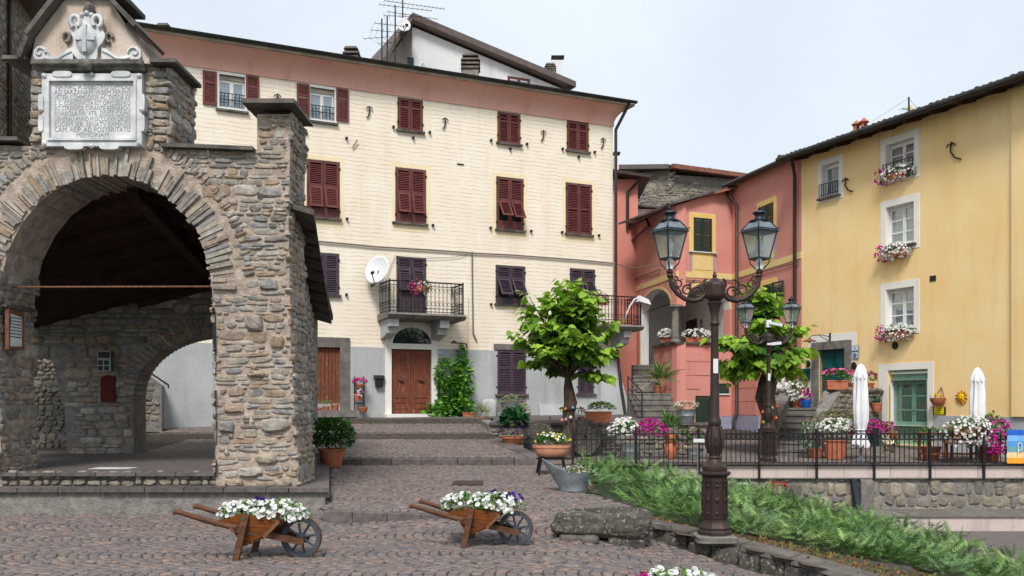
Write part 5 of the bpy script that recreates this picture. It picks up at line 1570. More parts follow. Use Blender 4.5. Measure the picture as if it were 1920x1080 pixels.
obj('downpipe', MB(F3).tube([(F3.sx(1500), -.3, F3.px(1500, 300)[1]), (F3.sx(1496), -.12, F3.px(1496, 330)[1]), (F3.sx(1495), -.1, F3.px(1495, 700)[1]), (F3.sx(1495), -.1, .8)], .06, 10), M['gutter'], pink, smooth=60)
obj('downpipe', MB(F1).tube([(F1.sx(1222), -.25, F1.px(1222, 408)[1]), (F1.sx(1226), -.2, F1.px(1226, 422)[1]), (F1.sx(1180), -.15, F1.px(1180, 462)[1]), (F1.sx(1157), -.12, F1.px(1157, 486)[1])], .06, 8), M['gutter'], pink, smooth=60)
cable(F2, [(1275, 524), (1320, 528), (1370, 527)], .02, mat='cable_grey', parent=pink)
cable(F3, [(1374, 527), (1430, 510), (1500, 491)], .02, mat='cable_grey', parent=pink)
cable(F1, [(1158, 540), (1180, 528), (1240, 505)], .02, mat='cable_grey', parent=pink)
# ------------------------------------------------------------------ yellow house
yel = thing('yellow_house', 'tall ochre yellow house with white window surrounds and long sloping eave', 'house', FY.P(0, 0, 0.2))
yl, yr = FY.sx(1503), FY.sx(1990)
zE = FY.z(1700, 238)
zGy = FY.z(1742, 779)
Wd = [FY.rect(1541, 306, 1573, 368), FY.rect(1661, 264, 1714, 330), FY.rect(1661, 383, 1714, 460), FY.rect(1661, 540, 1714, 617)]
Dg = FY.rect(1536, 655, 1586, 776)
Df = FY.rect(1665, 693, 1740, 834)
wl = MB(FY); wall_cells(wl, (yl, yr, zlow, zE + .1), Wd + [Dg, Df], 0, .35)
obj('wall', wl, M['yellow'], yel)
obj('house_body', MB(FY).box(yl, yr, .5, 8, zlow, zE + .1), M['yellow'], yel)
obj('wall', MB(FY).box(yl - .003, yl, 0, .5, zlow, zE + .1), M['yellow'], yel)
kb = FY.sx(1742)
obj('grey_base', MB(FY).box(Df[1] + .21, yr, -.03, .01, zlow, zGy), M['grey_render'], yel)
obj('corner_pilaster', MB(FY).box(FY.sx(1901), yr, -.1, .01, zGy + .002, zE + .02), M['yellow'], yel)
def glazed(F, r, root, rows, cols=2, sur=.2, rev=.18, surm='white_frame', frame='white_paint', blind=True):
    x0, x1, z0, z1 = r
    o = obj('window', MB(F).prism([(x0 - sur, z0 - sur * .8), (x1 + sur, z0 - sur * .8), (x1 + sur, z1 + sur), (x0 - sur, z1 + sur)], -.015, .01, [[(x0, z0), (x1, z0), (x1, z1), (x0, z1)]]), M[surm], root)
    obj('reveal', MB(F).prism([(x0 - .004, z0 - .004), (x1 + .004, z0 - .004), (x1 + .004, z1 + .004), (x0 - .004, z1 + .004)], .0, rev, [[(x0 + .01, z0 + .01), (x1 - .01, z0 + .01), (x1 - .01, z1 - .01), (x0 + .01, z1 - .01)]]), M[surm], o)
    w = (x1 - x0) / cols
    for c in range(cols):
        a, b = x0 + c * w, x0 + (c + 1) * w
        holes = []; t = .055
        for k in range(rows):
            za = z0 + .06 + (z1 - z0 - .12) * k / rows + (t / 3 if k else 0); zb = z0 + .06 + (z1 - z0 - .12) * (k + 1) / rows - (t / 3 if k < rows - 1 else 0)
            holes.append([(a + t, za), (b - t, za), (b - t, zb), (a + t, zb)])
            obj('pane', MB(F).box(a + t * .8, b - t * .8, rev + .02, rev + .026, za - .01, zb + .01), M['glass'], o)
        fm = MB(F)
        fm.box(a + .005, a + t, rev, rev + .05, z0, z1); fm.box(b - t, b - .005, rev, rev + .05, z0, z1)
        for k in range(rows + 1):
            zc = z0 + .06 + (z1 - z0 - .12) * k / rows
            hw = t / 3 if 0 < k < rows else .06
            fm.box(a + t, b - t, rev + .004, rev + .046, max(z0, zc - hw), min(z1, zc + hw))
        obj('casement', fm, M[frame], o)
    if blind: obj('curtain', MB(F).box(x0, x1, rev + .08, rev + .09, z0, z1), M['curtain'], o)
    else: obj('dark_interior', MB(F).box(x0, x1, rev + .3, rev + .31, z0, z1), M['dark_room'], o)
    return o
wn = [glazed(FY, Wd[0], yel, 2, 1, .18), glazed(FY, Wd[1], yel, 3), glazed(FY, Wd[2], yel, 3), glazed(FY, Wd[3], yel, 3)]
for k, r in enumerate(Wd):
    x0, x1, z0, z1 = r
    obj('sill', MB(FY).box(x0 - .1, x1 + .1, -.14, .1, z0 - .07, z0 - .01), M['slate'], wn[k])
    if k < 2:
        g = MB(FY)
        for zz in (z0 + .06, z0 + .42): g.box(x0 - .04, x1 + .04, -.1, -.08, zz, zz + .02)
        for i in range(9):
            xx = x0 - .03 + (x1 - x0 + .06) * i / 8
            g.box(xx - .008, xx + .008, -.098, -.082, z0 - .01, z0 + .43)
        obj('guard_rail', g, M['iron'], wn[k])
# green door in grey stone
x0, x1, z0, z1 = Dg
obj('painted_surround', MB(FY).prism([(x0 - .5, zlow), (x1 + .45, zlow), (x1 + .45, z1 + .5), (x0 - .5, z1 + .5)], -.012, .006, [[(x0, z0), (x1, z0), (x1, z1), (x0, z1)]]), M['white_frame'], yel)
obj('door_surround', MB(FY).prism([(x0 - .3, z0), (x0, z0), (x0, z1), (x1, z1), (x1, z0), (x1 + .26, z0), (x1 + .26, z1 + .26), (x0 - .3, z1 + .26)], -.07, .2), M['step_stone'], yel)
dg_ = obj('door', MB(FY).box(x0, x1, .12, .17, z0, z1), M['door_green'], yel)
for i in range(2):
    for (q0, q1) in ((.06, .3), (.36, .66), (.72, .94)):
        a = x0 + (x1 - x0) * (.08 + .46 * i); b = a + (x1 - x0) * .38
        obj('door_panel', MB(FY).box(a, b, .095, .125, z0 + (z1 - z0) * q0, z0 + (z1 - z0) * q1), M['door_green'], dg_)
obj('knob', MB(FY).lathe([(.01, -.03), (.035, 0), (.01, .03)], ((x0 + x1) / 2, .08, z0 + (z1 - z0) * .7), 8), M['rust'], dg_)
# french door, mint green behind a mesh curtain
x0, x1, z0, z1 = Df
obj('painted_surround', MB(FY).prism([(x0 - .36, z0), (x0, z0), (x0, z1), (x1, z1), (x1, z0), (x1 + .2, z0), (x1 + .2, z1 + .2), (x0 - .36, z1 + .2)], -.014, .006), M['white_frame'], yel)
fd = glazed(FY, (x0 + .1, x1 - .03, z0 + .55, z1 - .3), yel, 3, 2, .0, .2, 'white_frame', 'door_mint', blind=False)
fd['label'] = 'mint green french door'
obj('transom', MB(FY).box(x0, x1, .19, .25, z1 - .3, z1), M['door_mint'], fd)
obj('kick_panel', MB(FY).box(x0 + .1, x1 - .03, .19, .25, z0, z0 + .55), M['door_mint'], fd)
obj('jamb', MB(FY).box(x0, x0 + .1, .1, .25, z0, z1 - .3), M['white_paint'], fd)
mc = MB(FY)
k = 0
xx = x0 + .14
while xx < x1 - .04:
    mc.box(xx - .004, xx + .004, .1, .108, z0 + .2, z1 - .12); xx += .055
zz = z0 + .5
while zz < z1 - .12:
    mc.box(x0 + .12, x1 - .04, .108, .112, zz, zz + .006); zz += .06
M['mesh_green'] = pm('mesh_green', C(96, 140, 122), amt=.1, bump=0)
obj('bead_curtain', mc, M['mesh_green'], fd, kind='stuff')
obj('curtain_rail', MB(FY).box(x0 + .06, x1, .05, .1, z1 - .12, z1 - .06), M['white_paint'], fd)
obj('handle', MB(FY).box((x0 + x1) / 2 + .02, (x0 + x1) / 2 + .16, .14, .17, z0 + .98, z0 + 1.01), M['iron'], fd)
for k in range(2): obj('door_step', MB(FY).box(x0 - .3 - .1 * k, x1 + .5 + .2 * k, -.35 - .35 * k, -.0 if k == 0 else -.352, zlow, z0 - .02 - .17 * k), M['step_stone'], yel)
# vent, round vent, anchors
r = FY.rect(1744, 517, 1755, 527); vo = obj('vent', MB(FY).box(r[0], r[1], -.02, 0, r[2], r[3]), M['black_plastic'], yel)
x, z = FY.px(1679, 648); 
rv = MB(FY); rv.add([(x + .11 * math.cos(t), -.03, z + .11 * math.sin(t)) for t in np.linspace(0, 2*math.pi, 16, endpoint=False)] + [(x + .11 * math.cos(t), .01, z + .11 * math.sin(t)) for t in np.linspace(0, 2*math.pi, 16, endpoint=False)],
       [tuple(range(16))] + [(i, 16 + i, 16 + (i + 1) % 16, (i + 1) % 16) for i in range(16)])
obj('round_vent', rv, M['black_plastic'], yel)
anchor(FY, 1785, 285, .55, yel, -.25); anchor(FY, 1587, 348, .5, yel, -.25)
# eave: soffit, rafter ends, gutter, tiles
roof_y = obj('roof', MB(FY).hexa([(yl - .3, -.65, zE + .06), (yr, -.65, zE + .06), (yr, 5, zE + 1.0), (yl - .3, 5, zE + 1.0)], [(yl - .3, -.65, zE + .13), (yr, -.65, zE + .13), (yr, 5, zE + 1.1), (yl - .3, 5, zE + 1.1)]), M['dark_wood'], yel)
x = yl + .3
while x < yr:
    obj('rafter', MB(FY).bar((x, -.6, zE - .04), (x, .3, zE + .22), .12, .14), M['dark_wood'], roof_y); x += .93
obj('gutter', MB(FY).tube([(yl - .35, -.72, zE + .06), (yr, -.72, zE + .06)], .09, 12), M['dark_gutter'], yel, smooth=60)
sl = math.atan2(.95, 5.65)
x = yl - .3
while x < yr:
    P = FY.P(x, -.72, zE + .12)
    R = Matrix(((FY.d[0], FY.n[0] * math.cos(sl), 0, P[0]), (FY.d[1], FY.n[1] * math.cos(sl), 0, P[1]), (0, math.sin(sl), 1, P[2] + U(-.01, .02)), (0, 0, 0, 1)))
    piece('roof_tile', tile_me, roof_y, R); x += .21
# ridge of tiles at the left end of the roof
for k in range(6):
    P = FY.P(yl - .3, -.7 + k * .35, zE + .16 + k * .35 * .17)
    R = Matrix(((FY.d[0], FY.n[0], 0, P[0]), (FY.d[1], FY.n[1], 0, P[1]), (0, .17, 1.6, P[2]), (0, 0, 0, 1))); piece('roof_tile', tile_me, roof_y, R)
# two clay chimney pots
for (u, v0, v1) in ((1606, 226, 262), (1620, 221, 258)):
    Yc = FY.P(FY.sx(u), 0.8, 0)[1]; P = at(u, v1, Yc); h = Z_at(v0, Yc) - P[2]
    cp = obj('chimney_pot', MB().lathe([(.1, -1), (.1, h * .72), (.16, h * .78), (.14, h * .82), (.02, h)], P, 14), M['terracotta'], roof_y, smooth=40)
    obj('smoke_hole', MB().box(P[0] - .035, P[0] + .035, P[1] - .112, P[1] - .05, P[2] + h * .5, P[2] + h * .68), M['dark_room'], cp)
def mastY(u, v0, v1, Yc, label):
    t = thing('roof_antenna', label, 'antenna', at(u, v1, Yc), group='aerials on the roofs')
    P = at(u, v1, Yc)
    obj('mast', MB().tube([(P[0], Yc, P[2] - 1.5), (P[0], Yc, Z_at(v0, Yc))], .028, 6), M['gutter'], t)
    mb = MB(); yagi(mb, (P[0], Yc, Z_at(205, Yc)), (-1, -.3, 0), .35, 4, .4); obj('array', mb, M['gutter'], t, kind='stuff')
    obj('panel', MB().box(P[0] + .02, P[0] + .1, Yc - .05, Yc + .05, Z_at(207, Yc), Z_at(198, Yc)), M['band_yellow'], t)
    for du in (-75, 40):
        q = at(u + du, 232, Yc); obj('stay', MB().tube([(P[0], Yc, Z_at(v0 + 2, Yc)), q], .006, 3), M['gutter'], t)
mastY(1704, 182, 222, 30.5, 'slim aerial with wire stays on the yellow house roof')

# ------------------------------------------------------------------ houses behind
FH = PL((X_at(1260, 48.0), 48.0), (2.2, 0.6))
sh_ = thing('stone_house', 'rough stone house with tiled roof behind the pink house', 'house', FH.P(0, 0, 4))
FH2 = PL((X_at(1256, 48.0), 48.0), (0.6, -1.0))
hw1 = obj('wall', MB(FH).box(0, FH.sx(1420), 0, 4, 5, FH.z(1300, 330)), M['mortar_grey'], sh_)
emit_stones(FH, courses(0, FH.sx(1400), FH.z(1300, 400), FH.z(1300, 345), lambda x, z, a, b: True, ch=(.1, .2), ln=(.2, .6)), hw1, M['rubble'], 100)
FHL = PL((X_at(1190, 48.6), 48.6), (X_at(1256, 48.0) - X_at(1190, 48.6), -.6))
hw2 = obj('wall', MB(FHL).box(0, FHL.sx(1256), 0, 3, 5, FHL.z(1220, 322)), M['mortar_grey'], sh_)
emit_stones(FHL, courses(0, FHL.sx(1255), FHL.z(1220, 400), FHL.z(1220, 326), lambda x, z, a, b: True, ch=(.1, .18), ln=(.2, .6), rot=.3), hw2, M['rubble'], 60)
obj('loft_window', MB(FH).box(FH.sx(1294), FH.sx(1318), -.05, .1, FH.z(1306, 376), FH.z(1306, 368)), M['dark_room'], sh_)
def hroof(F, ua, va, ub, vb, over, root, th=.12, rise=1.5, mat='roof_brown'):
    (xa, za), (xb, zb) = F.px(ua, va), F.px(ub, vb)
    return obj('roof', MB(F).hexa([(xa, -over, za), (xb, -over, zb), (xb, 4, zb + rise), (xa, 4, za + rise)], [(xa, -over, za + th), (xb, -over, zb + th), (xb, 4, zb + rise + th), (xa, 4, za + rise + th)]), M[mat], root)
hr1 = hroof(FH, 1254, 320, 1420, 342, .6, sh_, .22, .4, 'tile'); hr2 = hroof(FHL, 1160, 321, 1257, 320, .5, sh_, .22, .15)
P = at(1326, 328, 50); slab_chimney(FH, 1315, 1337, 313, 326, 1.0, sh_, 2, parent=hr1)
FA = PL((X_at(1196, 41.0), 41.0), (1, 0))
an = thing('salmon_annex', 'narrow salmon house gap with gutter beside the cream corner', 'house', (X_at(1172, 41), 41, 2))
obj('wall', MB(FA).box(FA.sx(1140), FA.sx(1196), 0, 3, 1, FA.z(1170, 336)), M['pink_far'], an)
obj('eave', MB(FA).hexa([(FA.sx(1140), -.6, FA.z(1160, 328)), (FA.sx(1216), -.6, FA.z(1190, 339)), (FA.sx(1216), 3, FA.z(1190, 345)), (FA.sx(1140), 3, FA.z(1160, 338))], [(FA.sx(1140), -.6, FA.z(1160, 322)), (FA.sx(1216), -.6, FA.z(1190, 334)), (FA.sx(1216), 3, FA.z(1190, 334)), (FA.sx(1140), 3, FA.z(1160, 322))]), M['gutter'], an)
obj('downpipe', MB(FA).tube([(FA.sx(1197), -.5, FA.z(1197, 340)), (FA.sx(1188), -.2, FA.z(1188, 350)), (FA.sx(1176), -.1, FA.z(1176, 362)), (FA.sx(1176), -.1, FA.z(1176, 430))], .07, 8), M['gutter'], an, smooth=60)
ch_ = obj('chimney', MB(FA).box(FA.sx(1151), FA.sx(1160), 0, .3, FA.z(1155, 330), FA.z(1155, 294)), M['white_wall'], an)
obj('chimney_cap', MB(FA).box(FA.sx(1150), FA.sx(1163), -.06, .36, FA.z(1155, 288), FA.z(1155, 285)), M['black_plastic'], ch_)
dm = thing('white_dormer', 'small white dormer with slab roof above the pink eave', 'dormer', at(1212, 410, 44))
FDm = PL((X_at(1212, 44.0), 44.0), (1, 0))
obj('wall', MB(FDm).box(FDm.sx(1195), FDm.sx(1235), 0, 2, FDm.z(1210, 440), FDm.z(1210, 392)), M['white_wall'], dm)
obj('pane', MB(FDm).box(FDm.sx(1204), FDm.sx(1216), -.02, .02, FDm.z(1210, 430), FDm.z(1210, 401)), M['dark_glass'], dm)
obj('slab_roof', MB(FDm).hexa([(FDm.sx(1194), -.3, FDm.z(1200, 389)), (FDm.sx(1245), -.3, FDm.z(1240, 393)), (FDm.sx(1245), 2, FDm.z(1240, 388)), (FDm.sx(1194), 2, FDm.z(1200, 384))], [(FDm.sx(1194), -.3, FDm.z(1200, 386)), (FDm.sx(1245), -.3, FDm.z(1240, 390)), (FDm.sx(1245), 2, FDm.z(1240, 384)), (FDm.sx(1194), 2, FDm.z(1200, 380))]), M['slate'], dm)

# stone house at the far left edge
FLh = PL((X_at(-60, 24.5), 24.5), (X_at(58, 31.0) - X_at(-60, 24.5), 6.5))
lh = thing('dark_stone_house', 'dark stone house with deep eave at the far left behind the loggia', 'house', FLh.P(3, 0, 0.6))
hL = math.hypot(X_at(58, 31.0) - X_at(-60, 24.5), 6.5)
lwl = obj('wall', MB(FLh).box(-.5, hL, 0, 3, .3, 14.4), M['mortar_grey'], lh)
emit_stones(FLh, courses(1, hL, 7.5, 13.8, lambda x, z, a, b: True, ch=(.08, .17), ln=(.18, .5)), lwl, M['schist'], 120)
zeL = FLh.px(62, 0)[1]
lro = obj('roof', MB(FLh).hexa([(-1, -.9, 13.8), (hL + .4, -.9, 13.8), (hL + .4, 3, 15.0), (-1, 3, 15.0)], [(-1, -.9, 14.0), (hL + .4, -.9, 14.0), (hL + .4, 3, 15.2), (-1, 3, 15.2)]), M['slate'], lh)
obj('gutter', MB(FLh).tube([(-1, -1.0, 13.85), (hL + .4, -1.0, 13.85)], .1, 10), M['shutter_green'], lh, smooth=60)
x = FLh.sx(11)
obj('downpipe', MB(FLh).tube([(x, -.1, 13.8), (x, -.1, 3)], .06, 8), M['gutter'], lh, smooth=60)
# ------------------------------------------------------------------ boulders and cut blocks
def boulder(size, seed, n=7, pw=4.0, amp=.06, fr=2.0):
    """rounded, lumpy block: verts and quads"""
    r = np.random.default_rng(seed); ph = r.uniform(0, 6.28, (6, 3)); kk = r.normal(0, fr, (6, 3))
    V = []; idx = {}; F = []
    g = np.linspace(-1, 1, n)
    def vid(p):
        k = tuple(np.round(p, 5))
        if k not in idx: idx[k] = len(V); V.append(p)
        return idx[k]
    for ax in range(3):
        for sg in (-1, 1):
            for i in range(n - 1):
                for j in range(n - 1):
                    q = []
                    for (a, b) in ((i, j), (i + 1, j), (i + 1, j + 1), (i, j + 1)):
                        p = np.zeros(3); p[ax] = sg; p[(ax + 1) % 3] = g[a]; p[(ax + 2) % 3] = g[b]; q.append(vid(p))
                    F.append(tuple(q) if sg > 0 else tuple(q[::-1]))
    V = np.array(V)
    nrm = (np.abs(V) ** pw).sum(1) ** (1 / pw); V = V / nrm[:, None]
    d = sum(np.sin(V @ kk[i] + ph[i, 0]) for i in range(6)) / 6
    V = V * (1 + amp * d[:, None] * 2 + r.normal(0, amp * .18, len(V))[:, None])
    return V * np.array(size) / 2, F
def boulder_obj(name, c, size, seed, mat, parent=None, rotz=0.0, pw=4.0, amp=.06, n=7, tilt=0.0, smooth=45):
    V, F = boulder(size, seed, n, pw, amp)
    ct, stt = math.cos(tilt), math.sin(tilt); c_, s_ = math.cos(rotz), math.sin(rotz)
    mb = MB(); mb.v = []
    for x, y, z in V:
        x, z = x * ct - z * stt, x * stt + z * ct
        mb.v.append((c[0] + x * c_ - y * s_, c[1] + x * s_ + y * c_, c[2] + z))
    mb.f = F
    return obj(name, mb, mat, parent, smooth=smooth)

# ------------------------------------------------------------------ low wall under the cream house terrace
FW1 = PL((0, 25.6), (1, 0))
lw1 = thing('terrace_wall', 'low dark stone wall below the cream house, behind the millstones', 'wall', (2.2, 25.6, .25))
wx0, wx1 = -0.62, X_at(1332, 25.6)
core = obj('wall_core', MB().box(wx0, wx1, 25.62, 26.0, 0, 1.1), M['mortar_grey'], lw1)
emit_stones(FW1, courses(wx0, wx1, .2, 1.1, lambda x, z, a, b: wx0 < x - a and x + a < wx1, ch=(.1, .2), ln=(.16, .4), y=.02, proud=(.03, .06)), core, M['rubble'], 200)
x = wx0
while x < wx1 - .05:
    w = min(U(.5, .9), wx1 - x); obj('coping_slab', MB().box(x + .006, x + w - .006, 25.53, 26.05, 1.102, 1.165 + U(-.005, .005)), M['kerb'], lw1); x += w
obj('wall', MB().hexa([(-.62, 25.61, .3), (-.35, 25.61, .3), (-.7, 28.6, .3), (-.95, 28.6, .3)], [(-.62, 25.61, 1.12), (-.35, 25.61, 1.12), (-.7, 28.6, 1.2), (-.95, 28.6, 1.2)]), M['mortar_grey'], lw1)

# ------------------------------------------------------------------ retaining wall, pink coping, iron fence
RY = 22.78
FRW = PL((0, RY), (1, 0))
rw = thing('retaining_wall', 'retaining wall of rounded grey cobbles with pinkish coping under the fence', 'wall', (8, RY, -.86))
rx0, rx1 = 1.35, 14.6
core = obj('wall_core', MB().box(rx0, rx1, RY, RY + .5, -1.5, -.075), M['mortar_grey'], rw)
emit_stones(FRW, courses(4.2, 13.6, -.9, -.1, lambda x, z, a, b: True, ch=(.13, .22), ln=(.14, .34), proud=(.03, .06), gap=.035, big=.15, rot=.25), core, M['rubble'], 300)
x = rx0
while x < rx1:
    w = U(.8, 1.3); obj('coping_block', MB().box(x + .004, x + w - .004, RY - .06, RY + .36, -.075, .205), M['coping_pink'], rw); x += w
obj('kerb_line', MB().box(rx0, rx1, RY - .09, RY + .02, -.10, -.076), M['step_stone'], rw)
fence = thing('iron_fence', 'low black iron railing with a row of rings along the terrace edge', 'fence', (7, 22.86, .2))
fy = 22.84
fx0, fx1 = X_at(1073, fy), 14.2
zt_, zb_ = Z_at(804, fy), .2
for z in (Z_at(813, fy), Z_at(824, fy), Z_at(868, fy)): obj('rail', MB().box(fx0, fx1, fy - .012, fy + .012, z - .012, z + .012), M['iron'], fence)
bar_me = mesh_of('bar', MB().box(-.009, .009, -.009, .009, zb_ + .06, zt_ - .03).hexa([(-.009, -.009, zt_ - .03), (.009, -.009, zt_ - .03), (.009, .009, zt_ - .03), (-.009, .009, zt_ - .03)], [(-.002, -.002, zt_), (.002, -.002, zt_), (.002, .002, zt_), (-.002, .002, zt_)])); bar_me.materials.append(M['iron'])
zc = (Z_at(813, fy) + Z_at(824, fy)) / 2
ring_me = mesh_of('ring', MB().tube([(.045 * math.cos(t), 0, zc + .055 * math.sin(t)) for t in np.linspace(0, 2 * math.pi, 13)], .008, 4)); ring_me.materials.append(M['iron'])
x = fx0; k = 0
while x < fx1:
    piece('bar', bar_me, fence, Matrix.Translation((x, fy, 0)))
    if X_at(1330, fy) < x: piece('ring', ring_me, fence, Matrix.Translation((x + .057, fy, 0)))
    x += .1145
for u in (1073, 1191, 1308, 1420, 1527, 1634, 1738, 1838, 1935):
    x = X_at(u, fy)
    obj('post', MB().box(x - .025, x + .025, fy - .2, fy - .15, -.12 if u > 1100 else .1, zt_ + .01).bar((x, fy - .16, zt_ - .1), (x, fy, zt_ - .1), .02), M['iron'], fence)

# ------------------------------------------------------------------ low wall at the front of the planting bed
FBW = PL((1.72, 12.55), (3.03, -2.4))
bw = thing('bed_wall', 'low wall of dark hewn blocks holding the juniper bed', 'wall', FBW.P(2, 0, -.2))
BL = 7.5
def bw_top(x): p = FBW.P(x, .1, 0); return z_bed(p[0], p[1]) + .03
def bw_bot(x): p = FBW.P(x, -.05, 0); return z_front(p[0], p[1]) - .06
cm = MB(FBW)
n = 16
for i in range(n):
    a, b = BL * i / n, BL * (i + 1) / n
    cm.hexa([(a, .04, bw_bot(a) - .1), (b, .04, bw_bot(b) - .1), (b, .34, bw_bot(b) - .1), (a, .34, bw_bot(a) - .1)], [(a, .04, bw_top(a) - .07), (b, .04, bw_top(b) - .07), (b, .34, bw_top(b) - .07), (a, .34, bw_top(a) - .07)])
core = obj('wall_core', cm, M['mortar_grey'], bw)
x = 0; k = 0
while x < BL - .3:
    w = U(.28, .6); zt_b, zb_b = bw_top(x + w / 2) - .075, bw_bot(x + w / 2)
    P = FBW.P(x + w / 2, .09, (zt_b + zb_b) / 2)
    boulder_obj('block', P, (w - .02, .24, zt_b - zb_b), 300 + k, M['trough'], core, rotz=math.atan2(-2.4, 3.03), pw=9, amp=.035, n=6)
    x += w; k += 1
x = 0
while x < BL - .2:
    w = U(.45, 1.0)
    za, zb2 = bw_top(x), bw_top(x + w)
    j0, j1 = U(-.05, .02), U(-.05, .02)
    obj('cap_slab', MB(FBW).hexa([(x + .008, j0, za - .07), (x + w - .008, j1, zb2 - .07), (x + w - .008, .36, zb2 - .07), (x + .008, .36, za - .07)], [(x + .015, j0 + .015, za), (x + w - .015, j1 + .015, zb2), (x + w - .015, .36, zb2 + .01), (x + .015, .36, za + .01)]), M['slate'], core)
    x += w
# flat stones lying along the bed behind the wall
for i, (u, v, Y) in enumerate(((1385, 1022, 11.9), (1300, 1003, 12.3), (1478, 1040, 11.6))):
    pass

# ------------------------------------------------------------------ stone trough and its supports
tr = thing('stone_trough', 'long hollowed grey stone trough at the edge of the square', 'trough', (1.1, 11.9, .08))
TY = 11.9
V, Fq = boulder((1.16, .52, .34), 5, 19, 5.0, .09, 3.2)
V = np.array(V)
top = (V[:, 2] > .10)
inn = (np.abs(V[:, 0]) < .44) & (np.abs(V[:, 1]) < .15) & top
V[inn, 2] -= .2
dent = np.exp(-((V[:, 0] - .02) / .2) ** 2) * (V[:, 1] < 0) * (V[:, 2] > -.2)
V[:, 2] -= .05 * dent * (V[:, 2] > 0)
V[:, 1] += .05 * dent
mb = MB(); c = (X_at(1133, TY), TY, Z_at(980, TY)); ca, sa = math.cos(-.05), math.sin(-.05)
mb.v = [(c[0] + x * ca - y * sa, c[1] + x * sa + y * ca, c[2] + z - .01 * x) for x, y, z in V]; mb.f = Fq
obj('basin', mb, M['trough'], tr, smooth=50)
o = boulder_obj('support_stone', (X_at(1080, TY), TY - .05, Z_at(1010, TY)), (.42, .38, .16), 11, M['slate'], pw=7, amp=.06); tag(o, 'rough flat stone propping the left end of the trough', 'stone', 'stones under the trough')
o = boulder_obj('support_stone', (X_at(1105, TY - .12), TY - .25, Z_at(1010, TY - .12)), (.24, .16, .12), 15, M['slate'], pw=3, amp=.12); tag(o, 'small pointed stone leaning under the left of the trough', 'stone', 'stones under the trough')
o = boulder_obj('support_stone', (X_at(1172, TY), TY - .04, Z_at(1014, TY)), (.46, .34, .14), 12, M['trough'], pw=10, amp=.03); tag(o, 'pale square block propping the right end of the trough', 'stone', 'stones under the trough')
o = boulder_obj('kerb_stone', (X_at(1226, 12.6), 12.6, Z_at(1000, 12.6)), (.12, .7, .3), 13, M['slate'], pw=10, amp=.04, rotz=.5); tag(o, 'upright slab at the start of the bed wall beside the trough', 'stone')

# millstones against the terrace wall
def millstone(u, v, Y, r, label, lean=.15, rot=0.0):
    t = thing('millstone', label, 'millstone', at(u, v + 30, Y), group='millstones by the tree')
    P = at(u, v, Y); mb = MB(); n = 28
    prof = [(0.06, -.07), (.06, -.06), (r - .03, -.08), (r, -.05), (r, .05), (r - .03, .07), (.06, .06)]
    V = []; F = []
    for (q, d) in prof:
        for k in range(n):
            w = 2 * math.pi * k / n; rr = q * (1 + .015 * math.sin(3 * w + u))
            x, z, y = rr * math.cos(w), rr * math.sin(w), d
            y, z = y * math.cos(lean) + z * math.sin(lean), z * math.cos(lean) - y * math.sin(lean)
            x, y = x * math.cos(rot) - y * math.sin(rot), x * math.sin(rot) + y * math.cos(rot)
            V.append((P[0] + x, P[1] + y, P[2] + z))
    for i in range(len(prof) - 1):
        for k in range(n): F.append((i*n + k, i*n + (k+1) % n, (i+1)*n + (k+1) % n, (i+1)*n + k))
    mb.add(V, F); obj('disc', mb, M['trough'], t, smooth=40)
    obj('axle', MB().tube([(P[0], P[1] - .15, P[2]), (P[0], P[1] + .1, P[2])], .03, 8), M['rust'], t)
millstone(1094, 820, 25.1, .5, 'upright grey millstone right of the tree trunk', .12, .4)
millstone(1011, 826, 24.9, .46, 'grey millstone left of the tree trunk behind the bowl planter', .12, -.5)
o = obj('iron_post', MB().tube([at(1031, 835, 24.8), at(1031, 780, 24.8)], .02, 6), M['rust']); tag(o, 'thin rusty iron stake between the millstones', 'post')

# ------------------------------------------------------------------ stairs up to the pink porch
ps = thing('porch_stairs', 'worn grey stone stairs rising beside the cream corner to the pink porch', 'stairs', (4.6, 29, 1.1))
for k in range(5):
    Y = 28.6 + k * .55
    xa, xb = X_at(1200 - k * 5, Y) , X_at(1274 - k * 4, Y)
    obj('step', MB().box(xa, xb, Y, Y + .62, .8, 1.11 + .17 * (k + 1)).box(xa - .02, xb + .02, Y - .025, Y + .6, 1.11 + .17 * (k + 1), 1.16 + .17 * (k + 1) + U(-.01, .01)), M['step_stone'], ps)
for k in range(7):
    Y = 31.4 + k * .55
    xa, xb = X_at(1188, Y), X_at(1232, Y)
    obj('step', MB().box(xa, xb, Y, Y + .6, 1.0, 1.97 + .15 * (k + 1)).box(xa - .02, xb + .02, Y - .025, Y + .58, 1.97 + .15 * (k + 1), 2.02 + .15 * (k + 1)), M['step_stone'], ps)
V_ = [boulder_obj('stone', at(1208 + 9 * (k % 3), 724 + 6 * (k // 3), 31.2), (.5, .5, .22), 40 + k, M['rubble'], ps, pw=6) for k in range(6)]
hr = MB(); 
A_, B_, C_ = at(1204, 785, 28.5), at(1204, 735, 28.5), at(1177, 706, 31.5)
hr.tube([A_, B_, C_], .025, 8); hr.tube([at(1204, 758, 28.5), at(1180, 730, 31.3)], .018, 8); hr.tube([at(1178, 740, 31.4), C_], .022, 8)
obj('handrail', hr, M['lantern_iron'], ps, smooth=60)
obj('wall', MB().box(X_at(1274, 29), X_at(1290, 29), 28.3, 32, .7, 1.6), M['pink'], ps)

